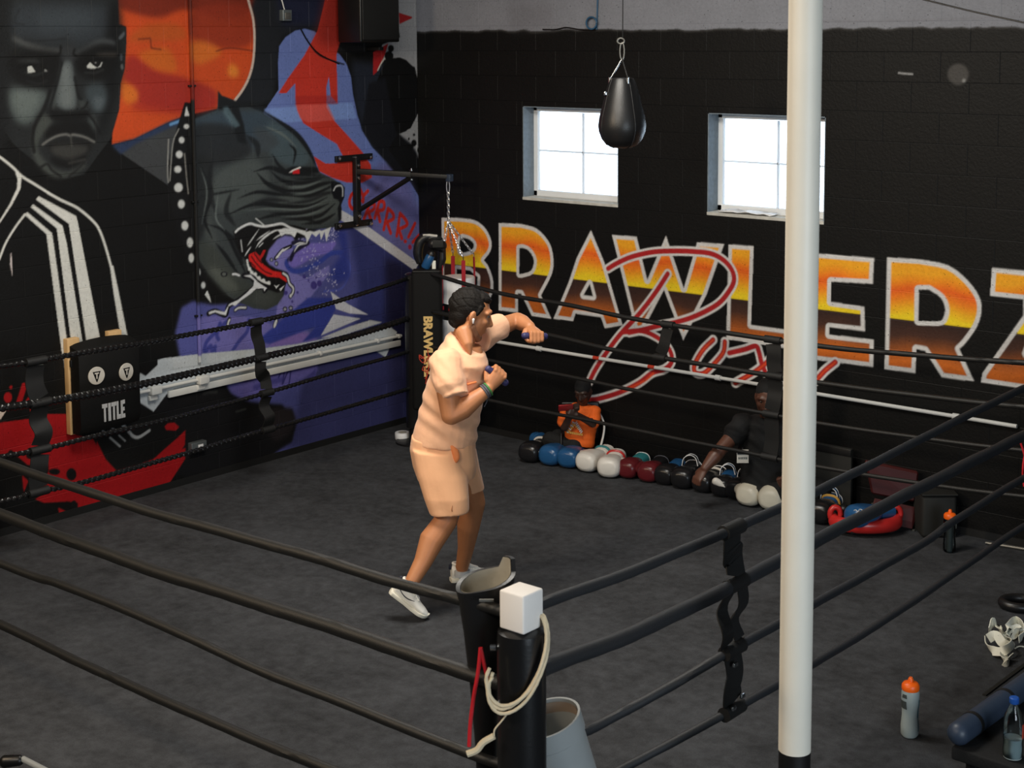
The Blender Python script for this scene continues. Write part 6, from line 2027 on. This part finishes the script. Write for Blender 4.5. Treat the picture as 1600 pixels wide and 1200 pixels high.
for k in range(4):
    a = math.radians(20 + 90 * k)
    e_ = bc0 + UH * rbg * math.cos(a) + DH * rbg * math.sin(a) + ZH * (zt1 + .17)
    mb = chain(MB(), knot, knot + (e_ - knot) * .96, .03, .0036)
    o = mb.build('chain', M['chain'], bag); o['kind'] = 'stuff'
    MB().tube([e_ + ZH * .01, e_ - ZH * .03 + DH * .02], .004, 6).build('hook', M['steel'], bag)
    f_ = bc0 + UH * rbg * 1.02 * math.cos(a) + DH * rbg * 1.02 * math.sin(a)
    MB().ribbon([e_ - ZH * .02, f_ + ZH * (zt1 + .05), f_ + ZH * (zt1 - .03), f_ + ZH * (zW1)], .032, .006, np.cross(ZH, f_ - bc0)).build('strap', M['bag_red'], bag)
for k in range(5):
    a = math.radians(150 + 30 * k)
    f_ = bc0 + UH * rbg * 1.03 * math.cos(a) + DH * rbg * 1.03 * math.sin(a)
    MB().tube([f_ + ZH * (zW1 - .02), f_ + ZH * (zW1 - .05)], .006, 6).build('lace', M['bag_red'], bag)

# gear hung on the far post: black gloves and a blue bottle
zpt = 1.40
Dh = DD((*P_FAR, 0)) - .02
h0 = J(669, 405, Dh)
t = thing('head_guard', h0, 'black head guard hung over the top of the far post', 'head guard')
mb = MB()
mb.tube(spline([J(656.4, 412, Dh), J(652.8, 396, Dh), J(656.4, 378, Dh), J(667.2, 370, Dh), J(679.8, 372, Dh), J(688.8, 378, Dh)], 5), [.028, .040, .042, .040, .038, .034], 14)
mb.limb([J(676.2, 381, Dh - .03), J(690.6, 384, Dh - .03)], [.05, .045], 14)
mb.limb([J(690.6, 385, Dh), J(690.6, 405, Dh), J(687, 418, Dh)], [.032, .035, .03], 14)
mb.remesh('padding', M['black_leather'], t, .006, 4)
MB().ribbon([J(660.9, 367.5, Dh - .03), J(670.8, 367, Dh - .035), J(683.4, 368.5, Dh - .03)], .016, .006, ZH).build('strap', M['emblem'], t)
MB().box(J(684.3, 381, Dh - .083), (.085, .006, .06), X=UH, Y=DH, bev=.002).build('label_patch', M['dark_olive'], t)
bt = J(668, 410, Dh - .06)
t = thing('bottle', bt, 'blue plastic bottle tucked under the black head guard on the far post', 'bottle')
ax2 = norm(UH * -.22 + ZH * 1.0 + DH * .1)
axp = norm(UH * .42 + ZH * .9)
o0 = J(664, 419, Dh - .075)
Xq = norm(DH - axp * (DH @ axp)); Yq = np.cross(axp, Xq)
MB().lathe([(.030, 0), (.037, .01), (.037, .09), (.034, .115)], o0, 20, Xq, Yq, axp).build('body', M['glove_blue'], t)
MB().lathe([(.035, .115), (.036, .135), (.022, .155), (.010, .16)], o0, 20, Xq, Yq, axp).build('cap', M['black_plastic'], t)
MB().box(J(678, 414, Dh - .07), (.03, .02, .07), X=UH, Y=DH, bev=.004).single('tape_strip', M['white_cloth'], J(678, 420, Dh - .07), 'pale cloth strip beside the blue bottle on the far post', 'cloth')

# ------------------------------------------------------------------ hanging teardrop bag
Dt = DD((3.23, -1.5, 0))
T_ = lambda x, y, d=0: J(x, y, Dt + d)
pc = T_(972, 232)
bx = np.array([pc[0], pc[1], 0])
rad_px = lambda w: w / 2 * np.linalg.norm(T_(973, 200) - T_(972, 200))
z_of = lambda y: T_(972, y)[2]
tb_ = thing('teardrop_bag', (pc[0], pc[1], pc[2]), 'black leather teardrop punching bag hanging in front of the left window', 'punching bag')
prof = [(2, 232), (30, 230.5), (50, 226), (64, 217), (73, 205), (75, 196), (72, 184), (65, 170), (56, 152), (47, 136), (40, 126), (36, 122), (8, 121)]
MB().lathe([(rad_px(w), z_of(y)) for w, y in prof], bx, 36).build('bag_body', M['black_leather'], tb_)
for k in range(4):
    a = k * math.pi / 2 + .5
    MB().tube(spline([bx + (UH * math.cos(a) + DH * math.sin(a)) * rad_px(w) * 1.005 + ZH * z_of(y) for w, y in prof[1:-1]], 3), .003, 6).build('seam', M['black_steel'], tb_)
ap = T_(972, 92)
for k in range(3):
    a = math.radians(175 + 120 * k)
    e_ = bx + (UH * math.cos(a) + DH * math.sin(a)) * rad_px(38) + ZH * z_of(124)
    MB().tube([ap, e_], .0055, 8).build('hanger_rod', M['steel'] if k == 0 else M['black_steel'], tb_)
    MB().tube([e_ + ZH * .012, e_ - ZH * .025], .012, 10).build('ferrule', M['steel'], tb_)
MB().box(T_(946, 146, -.04), (.02, .03, .025), X=UH, Y=DH, bev=.004).build('side_tab', M['steel'], tb_)
MB().tube([T_(972, 80) + (ZH * .055 * math.cos(q) + UH * .014 * math.sin(q)) for q in np.linspace(0, 2 * math.pi, 15)[:-1]], .005, 6, closed=True).build('carabiner', M['dull_metal'], tb_)
MB().tube([T_(970, 64) + (UH * .022 * math.cos(q) + ZH * .018 * math.sin(q)) for q in np.linspace(0, 2 * math.pi, 13)[:-1]], .006, 6, closed=True).build('ring', M['dull_metal'], tb_)
up = T_(973, 60)
MB().tube([up, np.array([up[0], up[1], ROOM_Z - .001])], .0035, 6).build('cable', M['black_steel'], tb_)

# ------------------------------------------------------------------ things high on the walls
c = pl(592, 20, 0, .20)
zlo = pl(592, 66, 0, .30)[2]
y0_, y1_ = pl(562, 40, 0, .32)[1], pl(623, 40, 0, .32)[1]
sp = thing('speaker', (.2, (y0_ + y1_) / 2, zlo), 'black loudspeaker on a bracket high in the corner', 'speaker')
MB().box((.20, (y0_ + y1_) / 2, zlo + .30), (.26, y1_ - y0_, .60), bev=.012).build('cabinet', M['black_plastic'], sp)
MB().box((.333, (y0_ + y1_) / 2, zlo + .30), (.012, (y1_ - y0_) * .92, .56), bev=.004).build('grille', M['rope_black'], sp)
MB().box((.04, (y0_ + y1_) / 2, zlo + .26), (.08, .10, .16), bev=.006).build('bracket', M['black_steel'], sp)
q = pl(588, 76, 0, .10)
MB().box((.08, q[1], q[2]), (.16, .05, .03), bev=.004).build('bracket_arm', M['black_steel'], sp)
q0 = pl(445, 24, 0, .02)
t = thing('junction_box', q0, 'small galvanised box on the dark wall beside the sun mural', 'electrical box')
MB().box((.028, q0[1], q0[2]), (.05, .09, .085), bev=.005).build('box', M['steel_box'], t)
MB().box((.056, q0[1], q0[2] - .005), (.006, .055, .05), bev=.002).build('cover', M['dull_metal'], t)
MB().tube(spline([(.02, q0[1] - .045, q0[2] + .5), (.02, q0[1] - .05, q0[2] + .2), (.03, q0[1] - .03, q0[2] + .1), (.03, q0[1] - .01, q0[2] + .04)], 5), .005, 6).build('cable', M['conduit'], t)
q0 = pl(307, 697, 0, .02)
t = thing('outlet', q0, 'metal socket box low on the black part of the mural wall', 'socket')
MB().box((.03, q0[1], q0[2]), (.05, .14, .075), bev=.005).build('box', M['steel_box'], t)
MB().box((.057, q0[1] + .012, q0[2] - .005), (.006, .045, .045), bev=.002).build('socket_face', M['white_plastic'], t)
q0 = pl(60, 574, 0, .02)
t = thing('outlet', q0, 'small dark plate on the mural wall left of the boards', 'socket')
MB().box((.018, q0[1], q0[2]), (.018, .08, .03), bev=.004).build('plate', M['bottle_dark'], t)
MB().tube(spline([pl(470, 45, 0, .016), pl(482, 66, 0, .016), pl(500, 85, 0, .016), pl(530, 100, 0, .016)], 6), .005, 6).single('cable', M['black_plastic'], pl(500, 85, 0, .016), 'thin black cable running over the red arrow', 'cable')
mb = MB()
mb.tube(spline([pl(934, -12, 1, -.02), pl(933, 20, 1, -.02), pl(932, 46, 1, -.02)], 5), .006, 8)
t = thing('blue_cable', pl(925, 36, 1, -.02), 'blue cable coiled on the pale upper band of the far wall', 'cable')
mb.build('drop', M['blue_cable'], t)
MB().tube([pl(924 + 8 * math.cos(a), 36 + 9.5 * math.sin(a), 1, -.022 - .0015 * a) for a in np.linspace(0, 6 * math.pi, 60)], .006, 8).build('coil', M['blue_cable'], t)
MB().tube(spline([pl(930, 47, 1, -.02), pl(905, 46, 1, -.02), pl(885, 43, 1, -.02), pl(868, 46, 1, -.02), pl(848, 46, 1, -.02)], 5), .005, 6).build('tail', M['black_plastic'], t)
MB().tube([pl(1430, -4, 1, -.02), pl(1520, 18, 1, -.02), pl(1640, 44, 1, -.02)], .005, 6).single('cable', M['black_plastic'], pl(1520, 18, 1, -.02), 'thin dark cable slanting across the pale band at the right', 'cable')

# ------------------------------------------------------------------ things on the floor at the right
def sport_bottle(px, py, hpx, label, body, clear=False):
    g0 = pl(px, py, 2, 0.0)
    D_ = DD(g0)
    top_ = J(px, py - hpx, D_)[2]
    k = top_ / .262
    t = thing('sports_bottle', g0, label, 'bottle')
    MB().lathe([(.004, .001), (.030, .002), (.037, .012), (.037, .06), (.033, .10), (.034, .12), (.038, .15), (.038, .195), (.034, .208)] if k is None else [(r * k, z * k) for r, z in ((.004, .001), (.030, .002), (.037, .012), (.038, .05), (.034, .095), (.0345, .12), (.038, .15), (.038, .195), (.035, .208))], g0, 28).build('body', M[body], t)
    MB().lathe([(r * k, z * k) for r, z in ((.036, .207), (.0375, .212), (.037, .228), (.030, .238), (.014, .243))], g0, 28).build('lid', M['orange_cap'], t, label='orange screw lid')
    MB().lathe([(r * k, z * k) for r, z in ((.012, .240), (.011, .255), (.007, .262))], g0, 14).build('spout', M['orange_cap'], t)
    return t, g0, k


t, g0, k = sport_bottle(1421, 1150, 92, 'frosted grey sports bottle with orange lid standing on the floor right of the column', 'bottle_grey')
for (ang, z0_, z1_, m_, w_) in ((200, .13, .165, 'bottle_dark', 34), (-25, .09, .17, 'bottle_teal', 22), (-25, .03, .085, 'bottle_teal', 14), (215, .178, .195, 'bottle_dark', 20)):
    mb = MB()
    r_at = lambda z: np.interp(z, [.012, .05, .095, .12, .15, .195], [.037, .038, .034, .0345, .038, .038]) * k
    rg_ = []
    for z in np.linspace(z0_, z1_, 6):
        skew = (z - z0_) / (z1_ - z0_) * 8
        rg_.append([g0 + (UH * math.cos(math.radians(a)) + DH * math.sin(math.radians(a))) * (r_at(z) + .0008) + ZH * z * k for a in np.linspace(ang - w_ + skew, ang + w_ - skew * .4, 7)])
    mb.rings(rg_, closed_ring=False)
    mb.build('printed_patch', M[m_], t)
t, g0, k = sport_bottle(1483, 862, 66, 'slim dark sports bottle with orange lid standing by the far right wall', 'clear_plastic')
MB().lathe([(.018 * k, .004), (.020 * k, .19 * k)], g0, 16).build('inner_tube', M['bottle_dark'], t)
for s_g in (-1, 1): MB().box(g0 + UH * s_g * .030 * k + ZH * .165 * k - DH * .02, (.012, .01, .035), X=UH, Y=DH, bev=.003).build('grip', M['dull_metal'], t)

# low bench with a rolled slate pad and a water bottle on it
bz = .16
bn = [pl(1478, 1172, 2, bz), pl(1640, 1052, 2, bz)]
bdir = norm(bn[1] - bn[0]); bper = norm(np.cross(bdir, ZH)); bper = bper if bper @ UH > 0 else -bper
t = thing('bench', (bn[0] + bn[1]) / 2 * np.array([1, 1, 0]) + bper * .2, 'low dark bench at the lower right corner', 'bench')
bcen = (bn[0] * .5 + bn[1] * .5) + bdir * .25 + bper * .24
MB().box(bcen * np.array([1, 1, 0]) + ZH * (bz - .03), (1.5, .48, .06), X=bdir, Y=bper, bev=.01).build('top', M['black_cloth'], t)
for sx in (-.65, .65):
    for sy in (-.18, .18): MB().box(bcen * np.array([1, 1, 0]) + bdir * sx + bper * sy + ZH * (bz - .06) / 2, (.05, .05, bz - .061), X=bdir, Y=bper, bev=.004).build('leg', M['black_steel'], t)
ra, rb_ = pl(1498, 1146, 2, bz + .055), pl(1660, 1030, 2, bz + .055)
t = thing('rolled_pad', (ra + rb_) / 2 - ZH * .055, 'slate blue padded roll lying along the low bench edge', 'pad')
MB().limb(list(spline([ra, ra * .6 + rb_ * .4, rb_], 6)), [.052] * 13, 18).build('roll', M['pad_blue'], t)
for f_ in (.12, .42, .80):
    q = ra + (rb_ - ra) * f_
    MB().tube([q - bdir * .012, q + bdir * .012], .0545, 18).build('strap', M['strap'], t)
# thin mat edge line beyond the pad
ea, eb = pl(1538, 1086, 2, .004), pl(1660, 995, 2, .004)
eo = MB().ribbon([ea, eb], .02, .008, bper).build('trim_4', M['dark_olive'], None, False); tag(eo, None, None, None, 'structure')
wb0 = pl(1582, 1184, 2, bz)
t = thing('water_bottle', wb0, 'clear plastic water bottle with blue cap standing on the low bench', 'bottle')
kk = J(1580, 1090, DD(wb0))[2] - bz
pr = [(.002, .001), (.026, .002), (.031, .01), (.032, .04), (.030, .055), (.032, .07), (.032, .125), (.028, .148), (.014, .175), (.0125, .19)]
sc_ = kk / .205
MB().lathe([(r * sc_, z * sc_) for r, z in pr], wb0, 24, caps=False).build('body', M['clear_plastic'], t)
MB().lathe([(r * sc_, z * sc_) for r, z in ((.001, .003), (.029, .004), (.030, .04), (.028, .055), (.030, .07), (.001, .0705))], wb0, 24).build('water', M['bottle_grey'], t, label='water filling the lower third')
MB().lathe([(r * sc_, z * sc_) for r, z in ((.014, .186), (.0155, .188), (.0155, .204), (.013, .207))], wb0, 20).build('cap', M['blue_cap'], t)
mb = MB()
mb.rings([[wb0 + (UH * math.cos(a) + DH * math.sin(a)) * .0325 * sc_ + ZH * z * sc_ for a in np.linspace(-.9, .6, 8)] for z in (.074, .10, .122)], closed_ring=False)
mb.build('label_wrap', M['red_print'], t)

# crumpled hand wraps
w0 = pl(1570, 1012, 2, 0.0)
t = thing('hand_wraps', w0, 'crumpled off white hand wraps heaped on the floor at the right edge', 'hand wraps')
Wp = lambda x, y, z: pl(x, y, 2, z)
strips = [[(1545, 985, .03), (1552, 972, .06), (1560, 980, .03), (1566, 990, .05), (1562, 984, .02)],
          [(1540, 1000, .02), (1544, 1012, .02), (1556, 1018, .03), (1570, 1016, .05), (1582, 1006, .06), (1575, 998, .03), (1560, 1000, .05)],
          [(1544, 998, .05), (1556, 992, .07), (1566, 1004, .05), (1578, 1010, .03)],
          [(1572, 992, .03), (1578, 978, .07), (1588, 970, .05), (1598, 976, .06), (1600, 990, .03), (1592, 1000, .02)],
          [(1570, 1018, .02), (1568, 1030, .03), (1574, 1036, .015), (1580, 1026, .02)],
          [(1575, 984, .05), (1582, 992, .03), (1590, 984, .05), (1584, 976, .07)]]
rs = random.Random(12)
for i, sp_ in enumerate(strips):
    pts = spline([Wp(x, y, z) for x, y, z in sp_], 6)
    wd = np.array([norm(ZH * (.9 + .6 * math.sin(.35 * j + i)) + UH * .5 * math.cos(.25 * j + i * 2) + DH * .5) for j in range(len(pts))])
    for j in range(1, len(wd)):
        if wd[j] @ wd[j - 1] < 0: wd[j] *= -1
    pts[:, 2] = np.maximum(pts[:, 2], .012)
    mb = MB().ribbon(pts, .050, .004, wd)
    mb.v = [(x, y, max(z, .002)) for x, y, z in mb.v]
    mb.build('wrap_fold', M['white_cloth'], t)
MB().tube(spline([Wp(1586, 1013, .004), Wp(1594, 1010, .006), Wp(1606, 1012, .004)], 5), .004, 6).build('tie', M['white_cloth'], t)

# red padded chair behind the ropes at the far right
Dc_ = DD((4.62, -.12, 0))
Cq = lambda x, y, d=0.0: J(x, y, Dc_ + d)
cb = pl(1392, 838, 2, 0.0)
t = thing('padded_chair', Cq(1395, 838) * np.array([1, 1, 0]), 'dark red padded chair at the far wall right of the column', 'chair')
zs_ = Cq(1392, 785)[2]
mb = MB()
qb = [Cq(1352, 720, .02), Cq(1436, 738, -.02), Cq(1430, 785, -.03), Cq(1362, 772, .01)]
nb = norm(np.cross(qb[1] - qb[0], qb[3] - qb[0])); nb = nb if nb @ DH > 0 else -nb
mb.add([*qb, *[q + nb * .05 for q in qb]], [(0, 1, 2, 3), (7, 6, 5, 4), (0, 4, 5, 1), (1, 5, 6, 2), (2, 6, 7, 3), (3, 7, 4, 0)])
bk = mb.build('backrest', M['red_vinyl'], t, False)
bk.modifiers.new('b', 'BEVEL').width = .012
mb = MB()
qs = [Cq(1364, 775, .0), Cq(1432, 790, -.02), Cq(1428, 816, -.06), Cq(1366, 803, -.06)]
mb.add([*qs, *[q - ZH * .06 for q in qs]], [(3, 2, 1, 0), (4, 5, 6, 7), (0, 1, 5, 4), (1, 2, 6, 5), (2, 3, 7, 6), (3, 0, 4, 7)])
st = mb.build('seat', M['red_vinyl'], t, False)
st.modifiers.new('b', 'BEVEL').width = .012
for q in (qs[0] - ZH * .05, qs[1] - ZH * .05, qs[2] - ZH * .05, qs[3] - ZH * .05):
    g = q * np.array([1, 1, 0]) + ZH * .001
    MB().tube([g, q], .011, 8).build('leg', M['dull_metal'], t)
MB().tube(spline([qs[1] + UH * .02 + ZH * .02, qs[1] - DH * .12 + UH * .03 + ZH * .03, qs[2] + UH * .03 - ZH * .03], 5), .009, 8).build('arm_tube', M['dull_metal'], t)
# dark box and leaning panel by the far wall
q = pl(1468, 842, 2, 0.0)
Xb_ = J(1490, 800, DD(q)) - J(1435, 800, DD(q))
hbx = J(1462, 776, DD(q))[2]
bxo = thing('storage_box', q + DH * .12, 'dark olive box on the floor between red chair and slim bottle', 'box')
MB().box((q + DH * .13) * np.array([1, 1, 0]) + ZH * hbx / 2, (np.linalg.norm(Xb_), .24, hbx - .002), X=UH, Y=DH, bev=.025).build('box_body', M['dark_olive'], bxo)
MB().box((q + DH * .13) * np.array([1, 1, 0]) + ZH * (hbx + .006), (np.linalg.norm(Xb_) * 1.03, .25, .014), X=UH, Y=DH, bev=.006).build('lid', M['dark_olive'], bxo)
p0, p1 = pl(1268, 690, 1, -.10), pl(1332, 700, 1, -.10)
t = thing('board', (p0[0] * .5 + p1[0] * .5, -.10, 0), 'dark board leaning on the far wall just right of the column', 'board')
zb1 = (p0[2] + p1[2]) / 2
MB().box(((p0[0] + p1[0]) / 2, -.10, zb1 / 2), (p1[0] - p0[0], .03, zb1 - .004), bev=.005).build('panel', M['dark_olive'], t)
MB().box(((p0[0] + p1[0]) / 2, -.118, zb1 - .03), (p1[0] - p0[0], .012, .05), bev=.004).build('top_rail', M['black_steel'], t)
# red strap hanging on the right hand post, pale rail on the floor, dark coil, white roll
q = J(1601, 715, DD((*P_RIGHT, 0)) - .1)
t = thing('red_strap', q, 'red strap dangling at the right edge by the far ropes', 'strap')
MB().tube(spline([J(1594, 690, DD(q)), J(1599, 705, DD(q)), J(1603, 722, DD(q)), J(1606, 745, DD(q))], 5), .006, 8).build('strap_end', M['red_cord'], t)
MB().tube(spline([J(1610, 688, DD(q)), J(1601, 712, DD(q)), J(1598, 738, DD(q)), J(1600, 760, DD(q))], 5), .006, 8).build('strap_end', M['red_cord'], t)
ra_, rb2 = pl(1540, 848, 2, .012), pl(1640, 864, 2, .012)
MB().tube([ra_, rb2], .010, 8).single('rail', M['dull_metal'], ra_, 'thin pale rod on the floor by the far right wall', 'rod')
q = pl(1594, 950, 2, 0.0)
MB().tube([q + UH * .10 * math.cos(a) + DH * .08 * math.sin(a) + ZH * .03 for a in np.linspace(0, 2 * math.pi, 25)[:-1]], .028, 10, closed=True).single('coil', M['black_leather'], q, 'black rubber coil on the floor at the right edge', 'coil')
q = pl(629, 686, 2, 0.0)
t = thing('tape_roll', q, 'roll of white tape on the floor by the far post', 'tape roll')
MB().lathe([(.034, .002), (.060, .002), (.063, .008), (.063, .052), (.060, .058), (.034, .058)], q, 28).build('tape', M['white_plastic'], t)
MB().lathe([(.030, .001), (.035, .001), (.035, .059), (.030, .059)], q, 24).build('core', M['pad_lining'], t)
# pale strip in the lower left corner
q = pl(30, 1196, 2, .9)
t = thing('rail_end', pl(30, 1196, 2, 0), 'pale rail end with black cap at the lower left corner', 'rail')
a_, b2 = J(36, 1186, -6.6), J(75, 1206, -6.7)
MB().tube([a_, b2], .014, 12).build('tube', M['bin_grey'], t)
MB().limb([J(8, 1190, -6.6), J(30, 1188, -6.6)], [.028, .024], 12).build('cap', M['black_plastic'], t)
